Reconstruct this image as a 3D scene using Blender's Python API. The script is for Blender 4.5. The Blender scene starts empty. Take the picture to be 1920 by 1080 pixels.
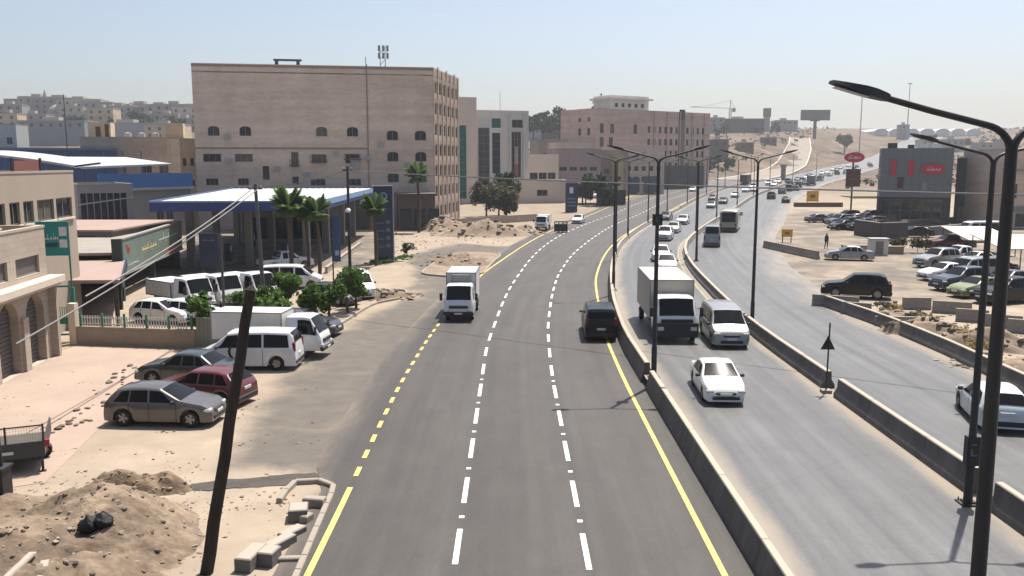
import bpy, bmesh, math, random
from mathutils import Vector, Matrix, noise
R = math.radians
random.seed(7)
HAZE = 0.00024
ORD = ('first','second','third','fourth','fifth','sixth','seventh','eighth','ninth','tenth')
S = bpy.context.scene
C = S.collection

# ------------------------------------------------------------------ camera
F, HC, HZ = 1650.0, 10.0, 306.0          # focal length in photo pixels, eye height, horizon row
PITCH = math.atan((540 - HZ) / F)
cam = bpy.data.cameras.new('camera')
cam.sensor_width = 36.0
cam.lens = 36.0 * F / 1920.0
cam.clip_start, cam.clip_end = 0.2, 9000
camo = bpy.data.objects.new('camera', cam); C.objects.link(camo)
camo.location = (0, 0, HC)
camo.rotation_euler = (R(90) - PITCH, 0, 0)
S.camera = camo

# ------------------------------------------------------------------ sky, sun, exposure
SUNV = Vector((0.235, 0.380, 1.0)).normalized()
W = bpy.data.worlds.new('World'); S.world = W; W.use_nodes = True
wn = W.node_tree; wn.nodes.clear()
sky = wn.nodes.new('ShaderNodeTexSky'); sky.sky_type = 'NISHITA'; sky.sun_disc = False
sky.sun_elevation = math.asin(SUNV.z); sky.sun_rotation = math.atan2(SUNV.x, SUNV.y)
sky.altitude = 800; sky.air_density = 1.0; sky.dust_density = 6.0; sky.ozone_density = 1.0
bg = wn.nodes.new('ShaderNodeBackground'); bg.inputs['Strength'].default_value = 0.08
wo = wn.nodes.new('ShaderNodeOutputWorld')
wn.links.new(sky.outputs[0], bg.inputs['Color']); wn.links.new(bg.outputs[0], wo.inputs['Surface'])
sun = bpy.data.lights.new('sun', 'SUN'); sun.energy = 4.4; sun.angle = R(0.53); sun.color = (1.0, 0.945, 0.86)
suno = bpy.data.objects.new('sun', sun); C.objects.link(suno)
suno.rotation_euler = (-SUNV).to_track_quat('-Z', 'Y').to_euler(); suno.location = (20, 40, 90)
S.view_settings.view_transform = 'Standard'; S.view_settings.look = 'None'
S.view_settings.exposure = 1.0; S.view_settings.gamma = 1.0; S.view_settings.use_curve_mapping = False
S.render.engine = 'CYCLES'; S.cycles.use_denoising = True
S.cycles.max_bounces = 5; S.cycles.diffuse_bounces = 3; S.cycles.glossy_bounces = 3
S.cycles.transmission_bounces = 3; S.cycles.transparent_max_bounces = 6; S.cycles.volume_bounces = 0
S.cycles.caustics_reflective = False; S.cycles.caustics_refractive = False

# ------------------------------------------------------------------ curves and terrain
def interp(tab):
    xs = [a for a, b in tab]; ys = [b for a, b in tab]; n = len(xs)
    d = [(ys[i+1]-ys[i])/(xs[i+1]-xs[i]) for i in range(n-1)]
    m = [d[0]] + [0 if d[i-1]*d[i] <= 0 else 2*d[i-1]*d[i]/(d[i-1]+d[i]) for i in range(1, n-1)] + [d[-1]]
    def f(x):
        if x <= xs[0]: return ys[0] + d[0]*(x-xs[0])*0
        if x >= xs[-1]: return ys[-1] + d[-1]*(x-xs[-1])
        i = 0
        while x > xs[i+1]: i += 1
        h = xs[i+1]-xs[i]; t = (x-xs[i])/h
        return ((1+2*t)*(1-t)**2*ys[i] + t*(1-t)**2*h*m[i] + t*t*(3-2*t)*ys[i+1] + t*t*(t-1)*h*m[i+1])
    return f
x_yl = interp([(0,-5.0),(21,-5.0),(37,-5.1),(47,-4.9),(54,-4.6),(66,-3.8),(79,-2.7),(90.6,-1.1),(106.5,1.3),(121.4,3.9),(140,7.8),(160,12.5),(180,18),(220,31),(260,46),(300,63),(350,84),(400,108)])
x_w1 = interp([(0,-1.45),(45,-1.4),(56,-1.0),(67,-.4),(82,.9),(95,2.3),(111.5,4.7),(127,7.7),(141,11.1),(157,15.2),(177.6,21.5),(220,35.5),(260,50.5),(300,67.5),(350,90)])
x_w2 = interp([(0,1.95),(38,1.9),(50,2.1),(62,2.75),(76,3.9),(85,5.0),(96,6.6),(109,9),(124,12.1),(141,16),(160,21.2),(180,27.5),(220,40.5),(260,56),(300,73),(350,96)])
x_yr = interp([(0,5.2),(36,5.2),(47,5.35),(56,5.8),(65,6.4),(74,7.1),(83,8.2),(95,10),(108,12.4),(124,16),(150,22.9),(180,32.2),(220,46),(260,60.6),(300,78)])
x_b1 = interp([(-20,6.0),(45,6.0),(56,6.5),(70.5,7.8),(85,9.6),(101,12.1),(124,17.2),(153,25.2),(180,34),(211,44.6),(240,55),(270,66.5),(300,80.5),(350,105),(400,131),(480,176),(560,222),(700,305),(900,425),(1200,600)])
x_md = interp([(-20,13.6),(43,13.65),(50,13.8),(57,14.3),(66.6,15.1),(78,16.2),(89,17.7),(101,20),(114,23.5),(141,32),(185,47.5),(241,69),(300,95),(350,120),(400,146),(480,191),(560,237),(700,320),(900,440),(1200,615)])
x_rr = interp([(-20,21.6),(35,21.2),(45,21.7),(55,21.5),(60,21.9),(80,24.6),(95,28),(109,31.5),(140,42),(190,59),(241,80),(300,106),(350,131),(400,157),(480,202),(560,248),(700,331),(900,451),(1200,626)])
z_b = interp([(-50,0),(160,0),(206,1.2),(262,2.2),(350,3.8),(400,5.4),(480,8.5),(560,12),(700,26),(900,44),(1200,50),(3000,52)])
z_lh = interp([(-50,0),(240,0),(350,5),(420,11),(500,19),(600,25),(700,27),(900,14),(1200,8),(3000,6)])
z_ramp = interp([(-50,0),(350,0),(420,5),(480,8),(560,11.5),(650,11),(700,8),(800,3),(900,0.5),(1200,0.2),(3000,0)])
def sst(t):
    t = max(0.0, min(1.0, t)); return t*t*(3-2*t)
def zf(x, y):
    z = z_b(y) + 0.35*sst((x - x_b1(y))/0.5)
    if y > 350:
        z += z_ramp(y)*sst((x_b1(y) - 22 - x)/35.0)*sst((x+40)/40)
        z += 0.3*z_ramp(y)*sst((x - x_rr(y) - 12)/60.0)
    if y > 240 and x < 0: z += z_lh(y)*sst((-x-5)/60.0)
    return z
cP, sP = math.cos(PITCH), math.sin(PITCH)
def ray(px, py):
    u = (px-960)/F; v = (py-540)/F
    return Vector((u, cP - v*sP, -sP - v*cP))
def gp(px, py, dz=0.0):
    """photo pixel -> point on the terrain"""
    d = ray(px, py); t = 5.0; prev = t
    while t < 2500:
        p = d*t
        if HC + p.z <= zf(p.x, p.y) + dz:
            a, b = prev, t
            for _ in range(24):
                m = (a+b)/2; p = d*m
                if HC + p.z <= zf(p.x, p.y) + dz: b = m
                else: a = m
            p = d*b
            return Vector((p.x, p.y, zf(p.x, p.y)))
        prev = t; t *= 1.02
    p = d*1500
    return Vector((p.x, p.y, zf(p.x, p.y)))
def at(px, Y):
    """x of a column of pixels at distance Y"""
    return (px-960)/F*Y/cP*1.0 if False else (px-960)/F*(Y*cP + 0.0)
def zat(py, Y):
    """height of a pixel row at distance Y"""
    v = (py-540)/F
    return HC + Y*(-sP - v*cP)/(cP - v*sP)
def xat(px, py, Y):
    d = ray(px, py); return d.x*Y/d.y

# ------------------------------------------------------------------ materials
MATS = {}
def _n(nt, t): return nt.nodes.new(t)
ALB = 0.56
def alb(c):
    l = max(c); f = ALB + (0.86-ALB)*sst((l-.5)/.2)
    return tuple(v*f for v in c)
def mat(name, col, rough=0.7, metal=0.0, var=0.12, scale=3.0, bump=0.0, bscale=None, spec=0.5, coat=0.0, dirt=None, dirt_amt=0.0, emit=0.0, streak=False):
    if name in MATS: return MATS[name]
    m = bpy.data.materials.new(name); m.use_nodes = True; MATS[name] = m; col = alb(col); dirt = alb(dirt) if dirt else None
    nt = m.node_tree; L = nt.links
    b = nt.nodes['Principled BSDF']
    b.inputs['Roughness'].default_value = rough; b.inputs['Metallic'].default_value = metal
    b.inputs['Specular IOR Level'].default_value = spec
    b.inputs['Coat Weight'].default_value = coat
    tc = _n(nt, 'ShaderNodeTexCoord')
    vec = tc.outputs['Object']
    if streak:
        mp = _n(nt, 'ShaderNodeMapping'); mp.inputs['Scale'].default_value = (1, 1, 0.12); L.new(vec, mp.inputs[0]); vec2 = mp.outputs[0]
    else: vec2 = vec
    n1 = _n(nt, 'ShaderNodeTexNoise'); n1.inputs['Scale'].default_value = scale; n1.inputs['Detail'].default_value = 6; n1.inputs['Roughness'].default_value = 0.62
    L.new(vec2, n1.inputs['Vector'])
    r = _n(nt, 'ShaderNodeMapRange'); r.inputs[1].default_value = 0.28; r.inputs[2].default_value = 0.72
    r.inputs[3].default_value = 1-var; r.inputs[4].default_value = 1+var
    L.new(n1.outputs[0], r.inputs[0])
    mx = _n(nt, 'ShaderNodeMix'); mx.data_type = 'RGBA'; mx.blend_type = 'MULTIPLY'; mx.inputs[0].default_value = 1.0
    mx.inputs[6].default_value = (*col, 1); L.new(r.outputs[0], mx.inputs[7])
    out = mx.outputs[2]
    if dirt:
        n2 = _n(nt, 'ShaderNodeTexNoise'); n2.inputs['Scale'].default_value = scale*0.35; n2.inputs['Detail'].default_value = 8; n2.inputs['Roughness'].default_value = 0.7
        L.new(vec2, n2.inputs['Vector'])
        r2 = _n(nt, 'ShaderNodeMapRange'); r2.inputs[1].default_value = 0.42; r2.inputs[2].default_value = 0.68; r2.inputs[4].default_value = dirt_amt
        L.new(n2.outputs[0], r2.inputs[0])
        m2 = _n(nt, 'ShaderNodeMix'); m2.data_type = 'RGBA'; L.new(r2.outputs[0], m2.inputs[0]); L.new(out, m2.inputs[6]); m2.inputs[7].default_value = (*dirt, 1)
        out = m2.outputs[2]
    L.new(out, b.inputs['Base Color'])
    if emit: b.inputs['Emission Color'].default_value = (*col, 1); b.inputs['Emission Strength'].default_value = emit
    if bump:
        n3 = _n(nt, 'ShaderNodeTexNoise'); n3.inputs['Scale'].default_value = bscale or scale*4; n3.inputs['Detail'].default_value = 5
        L.new(vec, n3.inputs['Vector'])
        bp = _n(nt, 'ShaderNodeBump'); bp.inputs['Strength'].default_value = bump; bp.inputs['Distance'].default_value = 0.05
        L.new(n3.outputs[0], bp.inputs['Height']); L.new(bp.outputs[0], b.inputs['Normal'])
    return m
def stone_mat(name, c1, c2, mortar, bw=0.7, bh=0.32, band=0.25):
    """coursed stone cladding too fine to pick apart at its distance"""
    if name in MATS: return MATS[name]
    m = mat(name, c1, 0.85, var=0.10, scale=0.35, dirt=(c1[0]*.72, c1[1]*.68, c1[2]*.64), dirt_amt=0.35)
    nt = m.node_tree; L = nt.links; b = nt.nodes['Principled BSDF']
    src = b.inputs['Base Color'].links[0].from_socket
    tc = _n(nt, 'ShaderNodeTexCoord'); sp = _n(nt, 'ShaderNodeSeparateXYZ'); L.new(tc.outputs['Object'], sp.inputs[0])
    ad = _n(nt, 'ShaderNodeMath'); ad.operation = 'ADD'; L.new(sp.outputs[0], ad.inputs[0]); L.new(sp.outputs[1], ad.inputs[1])
    cb = _n(nt, 'ShaderNodeCombineXYZ'); L.new(ad.outputs[0], cb.inputs[0]); L.new(sp.outputs[2], cb.inputs[1])
    br = _n(nt, 'ShaderNodeTexBrick'); br.inputs['Scale'].default_value = 1.0; br.inputs['Brick Width'].default_value = bw; br.inputs['Row Height'].default_value = bh
    br.inputs['Mortar Size'].default_value = 0.012; br.inputs['Bias'].default_value = 0
    br.inputs['Color1'].default_value = (1, 1, 1, 1); br.inputs['Color2'].default_value = (*[c2[i]/c1[i] for i in range(3)], 1); br.inputs['Mortar'].default_value = (*[mortar[i]/c1[i] for i in range(3)], 1)
    L.new(cb.outputs[0], br.inputs['Vector'])
    mp = _n(nt, 'ShaderNodeMapping'); mp.inputs['Scale'].default_value = (0.05, 0.05, 0.8); L.new(tc.outputs['Object'], mp.inputs[0])
    nb = _n(nt, 'ShaderNodeTexNoise'); nb.inputs['Scale'].default_value = 1.0; nb.inputs['Detail'].default_value = 4; L.new(mp.outputs[0], nb.inputs['Vector'])
    rr = _n(nt, 'ShaderNodeMapRange'); rr.inputs[1].default_value = .3; rr.inputs[2].default_value = .7; rr.inputs[3].default_value = 1-band*.5; rr.inputs[4].default_value = 1+band*.5; L.new(nb.outputs[0], rr.inputs[0])
    m1 = _n(nt, 'ShaderNodeMix'); m1.data_type = 'RGBA'; m1.blend_type = 'MULTIPLY'; m1.inputs[0].default_value = 1; L.new(src, m1.inputs[6]); L.new(br.outputs[0], m1.inputs[7])
    m2 = _n(nt, 'ShaderNodeMix'); m2.data_type = 'RGBA'; m2.blend_type = 'MULTIPLY'; m2.inputs[0].default_value = 1; L.new(m1.outputs[2], m2.inputs[6]); L.new(rr.outputs[0], m2.inputs[7])
    L.new(m2.outputs[2], b.inputs['Base Color'])
    return m
def glass_mat(name, col, rough=0.12, spec=0.25): return mat(name, col, rough, 0.0, 0.25, 0.8, spec=spec)

# ------------------------------------------------------------------ mesh builder
class MB:
    def __init__(s): s.v, s.f, s.m = [], [], []
    def add(s, vs, fs, mi=0, M=None):
        o = len(s.v)
        s.v += [tuple(M @ Vector(p)) for p in vs] if M is not None else [tuple(p) for p in vs]
        s.f += [tuple(i+o for i in f) for f in fs]; s.m += [mi]*len(fs); return s
    def bx(s, x0, y0, z0, x1, y1, z1, mi=0, M=None):
        return s.add([(x0,y0,z0),(x1,y0,z0),(x1,y1,z0),(x0,y1,z0),(x0,y0,z1),(x1,y0,z1),(x1,y1,z1),(x0,y1,z1)],
                     [(0,3,2,1),(4,5,6,7),(0,1,5,4),(1,2,6,5),(2,3,7,6),(3,0,4,7)], mi, M)
    def box(s, c, d, mi=0, M=None, rz=0):
        m = Matrix.Translation(c) @ Matrix.Rotation(rz, 4, 'Z')
        if M is not None: m = M @ m
        return s.bx(-d[0]/2,-d[1]/2,-d[2]/2,d[0]/2,d[1]/2,d[2]/2, mi, m)
    def prism(s, poly, z0, z1, mi=0, M=None):
        n = len(poly)
        return s.add([(x,y,z0) for x,y in poly]+[(x,y,z1) for x,y in poly],
              [tuple(range(n-1,-1,-1)), tuple(range(n,2*n))]+[(i,(i+1)%n,(i+1)%n+n,i+n) for i in range(n)], mi, M)
    def tube(s, pts, r, n=8, mi=0, M=None, caps=True):
        pts = [Vector(p) for p in pts]; rs = r if isinstance(r, (list, tuple)) else [r]*len(pts)
        vs, fs = [], []
        for i, p in enumerate(pts):
            t = (pts[min(i+1,len(pts)-1)]-pts[max(i-1,0)]).normalized()
            a = t.cross(Vector((0,0,1))) if abs(t.z) < .95 else t.cross(Vector((1,0,0)))
            a.normalize(); b = t.cross(a)
            for k in range(n):
                an = 2*math.pi*k/n; vs.append(p + a*math.cos(an)*rs[i] + b*math.sin(an)*rs[i])
        for i in range(len(pts)-1):
            for k in range(n):
                fs.append((i*n+k, i*n+(k+1)%n, (i+1)*n+(k+1)%n, (i+1)*n+k))
        if caps: fs += [tuple(range(n-1,-1,-1)), tuple(range((len(pts)-1)*n, len(pts)*n))]
        return s.add(vs, fs, mi, M)
    def lathe(s, prof, n=16, mi=0, M=None, axis='Z'):
        vs, fs = [], []
        for (r, h) in prof:
            for k in range(n):
                a = 2*math.pi*k/n; x, y = r*math.cos(a), r*math.sin(a)
                vs.append((x,y,h) if axis == 'Z' else (x,h,y))
        for i in range(len(prof)-1):
            for k in range(n):
                fs.append((i*n+k, i*n+(k+1)%n, (i+1)*n+(k+1)%n, (i+1)*n+k))
        return s.add(vs, fs, mi, M)
    def mesh(s, name, mats=(), smooth=None):
        me = bpy.data.meshes.new(name); me.from_pydata(s.v, [], s.f)
        for m in (mats if isinstance(mats, (list, tuple)) else [mats]): me.materials.append(m)
        if len(me.materials) > 1:
            me.polygons.foreach_set('material_index', s.m)
        if smooth is not None:
            me.polygons.foreach_set('use_smooth', [True]*len(me.polygons)); me.set_sharp_from_angle(angle=R(smooth))
        me.update(); return me
    def build(s, name, mats, parent=None, smooth=None, loc=None, rz=0):
        return link(name, s.mesh(name, mats, smooth), parent, loc, rz)
def link(name, me, parent=None, loc=None, rz=0):
    o = bpy.data.objects.new(name, me); C.objects.link(o)
    if parent is not None: o.parent = parent
    if loc is not None: o.location = loc
    if rz: o.rotation_euler = (0, 0, rz)
    return o
def tag(o, label=None, cat=None, group=None, kind=None):
    if label: o['label'] = label
    if cat: o['category'] = cat
    if group: o['group'] = group
    if kind: o['kind'] = kind
    return o
def thing(name, label, cat, loc=(0,0,0), rz=0, group=None):
    o = bpy.data.objects.new(name, None); C.objects.link(o); o.empty_display_size = .3
    o.location = loc; o.rotation_euler = (0, 0, rz)
    return tag(o, label, cat, group)
def struct(o): return tag(o, kind='structure')

# ------------------------------------------------------------------ ground
ASPH = [(640,1075),(628,905),(420,880),(470,760),(600,640),(690,590),(760,560),(775,520),(760,480),(850,455),(960,462),(1010,450),(1100,422),(1180,395),(1250,372),(1330,345)]
SANDP = [(430,905),(620,905),(640,1300),(-400,1300),(-400,905)]
def poly_w(px): return [gp(*p).xy for p in px]
asph_poly = poly_w(ASPH) + [Vector((x_b1(330), 330)), Vector((x_b1(180), 180)), Vector((x_b1(100), 100)), Vector((6, 20))]
dry = poly_w([(620,900),(330,890),(420,905),(560,930)])
def inpoly(p, poly):
    c = False; n = len(poly)
    for i in range(n):
        a, b = poly[i], poly[i-1]
        if (a.y > p.y) != (b.y > p.y) and p.x < (b.x-a.x)*(p.y-a.y)/(b.y-a.y)+a.x: c = not c
    return c
def dpoly(p, poly):
    best = 1e9; n = len(poly)
    for i in range(n):
        a, b = poly[i], poly[i-1]; ab = b-a; t = max(0, min(1, (p-a).dot(ab)/max(ab.length_squared, 1e-6)))
        best = min(best, (p-a-ab*t).length)
    return best if inpoly(p, poly) else -best
station_poly = poly_w([(300,520),(700,500),(760,455),(640,420),(330,430)])
lot_poly = [Vector(p) for p in ((22,62),(60,62),(80,110),(75,150),(58,180),(45,150),(30,108),(24,80))]
xs = [-1800,-1400,-1100,-850,-650,-500,-400,-320,-260,-210,-170,-140,-115,-95,-80,-70,-62,-56,-51,-47]
xs = xs + [-44 + i*0.8 for i in range(0, 46)] + [-7.2 + i*1.6 for i in range(1, 44)] + [66,71,77,84,92,101,112,125,140,158,180,205,235,270,310,360,420,490,570,660,760,900,1100,1400,1800]
xs = sorted(set(round(x, 2) for x in xs))
ys = [-30,-20,-10,0,6] + [12 + i*0.8 for i in range(0, 76)]
y = ys[-1]
while y < 2600: y += 1.4 + max(0, (y-80))*0.028; ys.append(y)
gv, gf, ga, gs_ = [], [], [], []
for y in ys:
    for x in xs:
        z = zf(x, y); p = Vector((x, y))
        L0 = min(x_yl(y) - 2.0, 1e9)
        inside = min(x - (L0+2.2), x_rr(y) - 1.2 - x)
        if y < 420 and inside > 0: z -= 0.25*sst(inside/1.5)
        elif y >= 420 and min(x - x_b1(y) - 2, x_rr(y) - 1.2 - x) > 0: z -= 0.25
        a = 0.0
        if -75 < x < 80 and y < 340:
            a = sst(dpoly(p, asph_poly)/3.5 + 0.5)
            a = max(a, 0.75*sst(dpoly(p, station_poly)/5+.5), 0.66*sst(dpoly(p, lot_poly)/6+.7))
        if y > 60 or x < -20: z += 0.05*noise.noise((x*.15, y*.15, 0)) if y > 120 else 0
        gv.append((x, y, z)); ga.append(a); gs_.append(.85*sst((y-170)/160) if x > x_rr(y)-5 or y > 200 else .25*sst((y-100)/60))
nx = len(xs)
for j in range(len(ys)-1):
    for i in range(nx-1):
        gf.append((j*nx+i, j*nx+i+1, (j+1)*nx+i+1, (j+1)*nx+i))
def ground_material():
    m = mat('sandy_ground', (0.50,0.41,0.315), 0.95, var=0.16, scale=0.5, bump=0.35, bscale=2.5, dirt=(0.36,0.28,0.205), dirt_amt=0.55, spec=0.2)
    nt = m.node_tree; L = nt.links; b = nt.nodes['Principled BSDF']; src = b.inputs['Base Color'].links[0].from_socket
    at_ = _n(nt, 'ShaderNodeAttribute'); at_.attribute_name = 'asphalt'
    tc = _n(nt, 'ShaderNodeTexCoord')
    nz = _n(nt, 'ShaderNodeTexNoise'); nz.inputs['Scale'].default_value = 0.22; nz.inputs['Detail'].default_value = 9; nz.inputs['Roughness'].default_value = .68; L.new(tc.outputs['Object'], nz.inputs['Vector'])
    r = _n(nt, 'ShaderNodeMapRange'); r.inputs[1].default_value = .25; r.inputs[2].default_value = .75; r.inputs[3].default_value = -.42; r.inputs[4].default_value = .42; L.new(nz.outputs[0], r.inputs[0])
    ad = _n(nt, 'ShaderNodeMath'); ad.operation = 'ADD'; L.new(at_.outputs['Fac'], ad.inputs[0]); L.new(r.outputs[0], ad.inputs[1])
    r2 = _n(nt, 'ShaderNodeMapRange'); r2.interpolation_type = 'SMOOTHSTEP'; r2.inputs[1].default_value = .28; r2.inputs[2].default_value = .95; L.new(ad.outputs[0], r2.inputs[0])
    n2 = _n(nt, 'ShaderNodeTexNoise'); n2.inputs['Scale'].default_value = 1.1; n2.inputs['Detail'].default_value = 8; L.new(tc.outputs['Object'], n2.inputs['Vector'])
    cr = _n(nt, 'ShaderNodeValToRGB'); cr.color_ramp.elements[0].position = .3; cr.color_ramp.elements[0].color = (.098,.088,.077,1); cr.color_ramp.elements[1].position = .75; cr.color_ramp.elements[1].color = (.130,.115,.099,1)
    L.new(n2.outputs[0], cr.inputs[0])
    mx = _n(nt, 'ShaderNodeMix'); mx.data_type = 'RGBA'; L.new(r2.outputs[0], mx.inputs[0]); L.new(src, mx.inputs[6]); L.new(cr.outputs[0], mx.inputs[7])
    so = _n(nt, 'ShaderNodeAttribute'); so.attribute_name = 'soil'
    n4 = _n(nt, 'ShaderNodeTexNoise'); n4.inputs['Scale'].default_value = .07; n4.inputs['Detail'].default_value = 10; n4.inputs['Roughness'].default_value = .7; L.new(tc.outputs['Object'], n4.inputs['Vector'])
    c4 = _n(nt, 'ShaderNodeValToRGB'); e4 = c4.color_ramp.elements; e4[0].position = .36; e4[0].color = (.026,.024,.016,1); e4[1].position = .66; e4[1].color = (.17,.115,.075,1); q4 = e4.new(.5); q4.color = (.075,.052,.036,1); L.new(n4.outputs[0], c4.inputs[0])
    m4 = _n(nt, 'ShaderNodeMix'); m4.data_type = 'RGBA'; L.new(so.outputs['Fac'], m4.inputs[0]); L.new(mx.outputs[2], m4.inputs[6]); L.new(c4.outputs[0], m4.inputs[7])
    L.new(m4.outputs[2], b.inputs['Base Color'])
    return m
gm = bpy.data.meshes.new('ground'); gm.from_pydata(gv, [], gf); gm.materials.append(ground_material())
at_ = gm.attributes.new('asphalt', 'FLOAT', 'POINT'); at_.data.foreach_set('value', ga); at_ = gm.attributes.new('soil', 'FLOAT', 'POINT'); at_.data.foreach_set('value', gs_)
gm.polygons.foreach_set('use_smooth', [True]*len(gm.polygons))
ground = struct(link('ground', gm))

# ------------------------------------------------------------------ roads
def asphalt(name, c0, c1, rough, dust, spec=0.5, crack=1.0):
    m = mat(name, c0, rough, var=0.10, scale=0.6, bump=0.12, bscale=40, spec=spec)
    nt = m.node_tree; L = nt.links; b = nt.nodes['Principled BSDF']; src = b.inputs['Base Color'].links[0].from_socket
    uv = _n(nt, 'ShaderNodeAttribute'); uv.attribute_name = 'lane'      # x across, y along the road
    mp = _n(nt, 'ShaderNodeMapping'); mp.inputs['Scale'].default_value = (1.7, 0.014, 1); L.new(uv.outputs['Vector'], mp.inputs[0])
    nz = _n(nt, 'ShaderNodeTexNoise'); nz.inputs['Scale'].default_value = 1; nz.inputs['Detail'].default_value = 5; L.new(mp.outputs[0], nz.inputs['Vector'])
    r = _n(nt, 'ShaderNodeMapRange'); r.inputs[1].default_value = .3; r.inputs[2].default_value = .7; L.new(nz.outputs[0], r.inputs[0])
    mx = _n(nt, 'ShaderNodeMix'); mx.data_type = 'RGBA'; L.new(r.outputs[0], mx.inputs[0]); L.new(src, mx.inputs[6])
    m2 = _n(nt, 'ShaderNodeMix'); m2.data_type = 'RGBA'; m2.blend_type = 'MULTIPLY'; m2.inputs[0].default_value = 1; L.new(src, m2.inputs[6]); m2.inputs[7].default_value = (*[c1[i]/c0[i] for i in range(3)], 1)
    L.new(m2.outputs[2], mx.inputs[7])
    mp5 = _n(nt, 'ShaderNodeMapping'); mp5.inputs['Scale'].default_value = (.55, .10, 1); L.new(uv.outputs['Vector'], mp5.inputs[0])
    n5 = _n(nt, 'ShaderNodeTexNoise'); n5.inputs['Scale'].default_value = 1; n5.inputs['Detail'].default_value = 9; n5.inputs['Roughness'].default_value = .72; L.new(mp5.outputs[0], n5.inputs['Vector'])
    r5 = _n(nt, 'ShaderNodeMapRange'); r5.inputs[1].default_value = .34; r5.inputs[2].default_value = .64; r5.inputs[3].default_value = .78; r5.inputs[4].default_value = 1.12; L.new(n5.outputs[0], r5.inputs[0])
    vr = _n(nt, 'ShaderNodeTexVoronoi'); vr.feature = 'DISTANCE_TO_EDGE'; vr.inputs['Scale'].default_value = .16; wob = _n(nt, 'ShaderNodeMix'); wob.data_type = 'VECTOR'; wob.inputs[0].default_value = .18; L.new(uv.outputs['Vector'], wob.inputs[4]); L.new(n5.outputs['Color'], wob.inputs[5]); L.new(wob.outputs[1], vr.inputs['Vector'])
    rv = _n(nt, 'ShaderNodeMapRange'); rv.inputs[1].default_value = .0; rv.inputs[2].default_value = .006; rv.inputs[3].default_value = crack; rv.inputs[4].default_value = 1.0; L.new(vr.outputs['Distance'], rv.inputs[0])
    n6 = _n(nt, 'ShaderNodeTexNoise'); n6.inputs['Scale'].default_value = 7; n6.inputs['Detail'].default_value = 6; n6.inputs['Roughness'].default_value = .8; L.new(uv.outputs['Vector'], n6.inputs['Vector'])
    r6 = _n(nt, 'ShaderNodeMapRange'); r6.inputs[1].default_value = .3; r6.inputs[2].default_value = .7; r6.inputs[3].default_value = .84; r6.inputs[4].default_value = 1.16; L.new(n6.outputs[0], r6.inputs[0])
    m6 = _n(nt, 'ShaderNodeMath'); m6.operation = 'MULTIPLY'; L.new(r5.outputs[0], m6.inputs[0]); L.new(r6.outputs[0], m6.inputs[1])
    mu = _n(nt, 'ShaderNodeMath'); mu.operation = 'MULTIPLY'; L.new(m6.outputs[0], mu.inputs[0]); L.new(rv.outputs[0], mu.inputs[1])
    m5 = _n(nt, 'ShaderNodeMix'); m5.data_type = 'RGBA'; m5.blend_type = 'MULTIPLY'; m5.inputs[0].default_value = 1; L.new(mx.outputs[2], m5.inputs[6]); L.new(mu.outputs[0], m5.inputs[7]); mx = m5
    de = _n(nt, 'ShaderNodeAttribute'); de.attribute_name = 'dust'
    n2 = _n(nt, 'ShaderNodeTexNoise'); n2.inputs['Scale'].default_value = .5; n2.inputs['Detail'].default_value = 8; n2.inputs['Roughness'].default_value = .7
    mp2 = _n(nt, 'ShaderNodeMapping'); mp2.inputs['Scale'].default_value = (1.0, 0.25, 1); L.new(uv.outputs['Vector'], mp2.inputs[0]); L.new(mp2.outputs[0], n2.inputs['Vector'])
    ad = _n(nt, 'ShaderNodeMath'); ad.operation = 'MULTIPLY_ADD'; L.new(n2.outputs[0], ad.inputs[0]); ad.inputs[1].default_value = 1.2; ad.inputs[2].default_value = -.6
    a2 = _n(nt, 'ShaderNodeMath'); a2.operation = 'ADD'; L.new(ad.outputs[0], a2.inputs[0]); L.new(de.outputs['Fac'], a2.inputs[1])
    r3 = _n(nt, 'ShaderNodeMapRange'); r3.interpolation_type = 'SMOOTHSTEP'; r3.inputs[1].default_value = .2; r3.inputs[2].default_value = .95; r3.inputs[4].default_value = .92; L.new(a2.outputs[0], r3.inputs[0])
    m3 = _n(nt, 'ShaderNodeMix'); m3.data_type = 'RGBA'; L.new(r3.outputs[0], m3.inputs[0]); L.new(mx.outputs[2], m3.inputs[6]); m3.inputs[7].default_value = (*alb(dust), 1)
    L.new(m3.outputs[2], b.inputs['Base Color'])
    return m
def frange(a, b, s):
    out = []; y = a
    while y < b: out.append(y); y += s + max(0, y-120)*0.02
    return out + [b]
def road_sheet(name, xl, xr, y0, y1, dz, m, edge, ncol=14, left_of=False):
    Y = frange(y0, y1, 2.0); v, f, lane, dust = [], [], [], []
    for y in Y:
        a, b = xl(y), xr(y)
        for k in range(ncol+1):
            t = k/ncol; x = a + (b-a)*t
            z = z_b(y) + dz
            if y > 350 and left_of: z = zf(x, y) + dz
            v.append((x, y, z)); w = (b-a)
            lane.append((x-x_b1(y), y, 0)); e = edge(t*w, (1-t)*w, y); dust.append(e)
    n = ncol+1
    for j in range(len(Y)-1):
        for k in range(ncol): f.append((j*n+k, j*n+k+1, (j+1)*n+k+1, (j+1)*n+k))
    me = bpy.data.meshes.new(name); me.from_pydata(v, [], f); me.materials.append(m)
    a_ = me.attributes.new('lane', 'FLOAT_VECTOR', 'POINT'); a_.data.foreach_set('vector', [c for p in lane for c in p])
    d_ = me.attributes.new('dust', 'FLOAT', 'POINT'); d_.data.foreach_set('value', dust)
    me.polygons.foreach_set('use_smooth', [True]*len(f))
    return struct(link(name, me))
new_asph = asphalt('new_asphalt', (.074,.066,.060), (.106,.095,.087), .66, (.33,.265,.20), .35)
old_asph = asphalt('worn_asphalt', (.106,.106,.106), (.192,.192,.191), .5, (.42,.345,.26), .45, .82)
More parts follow.
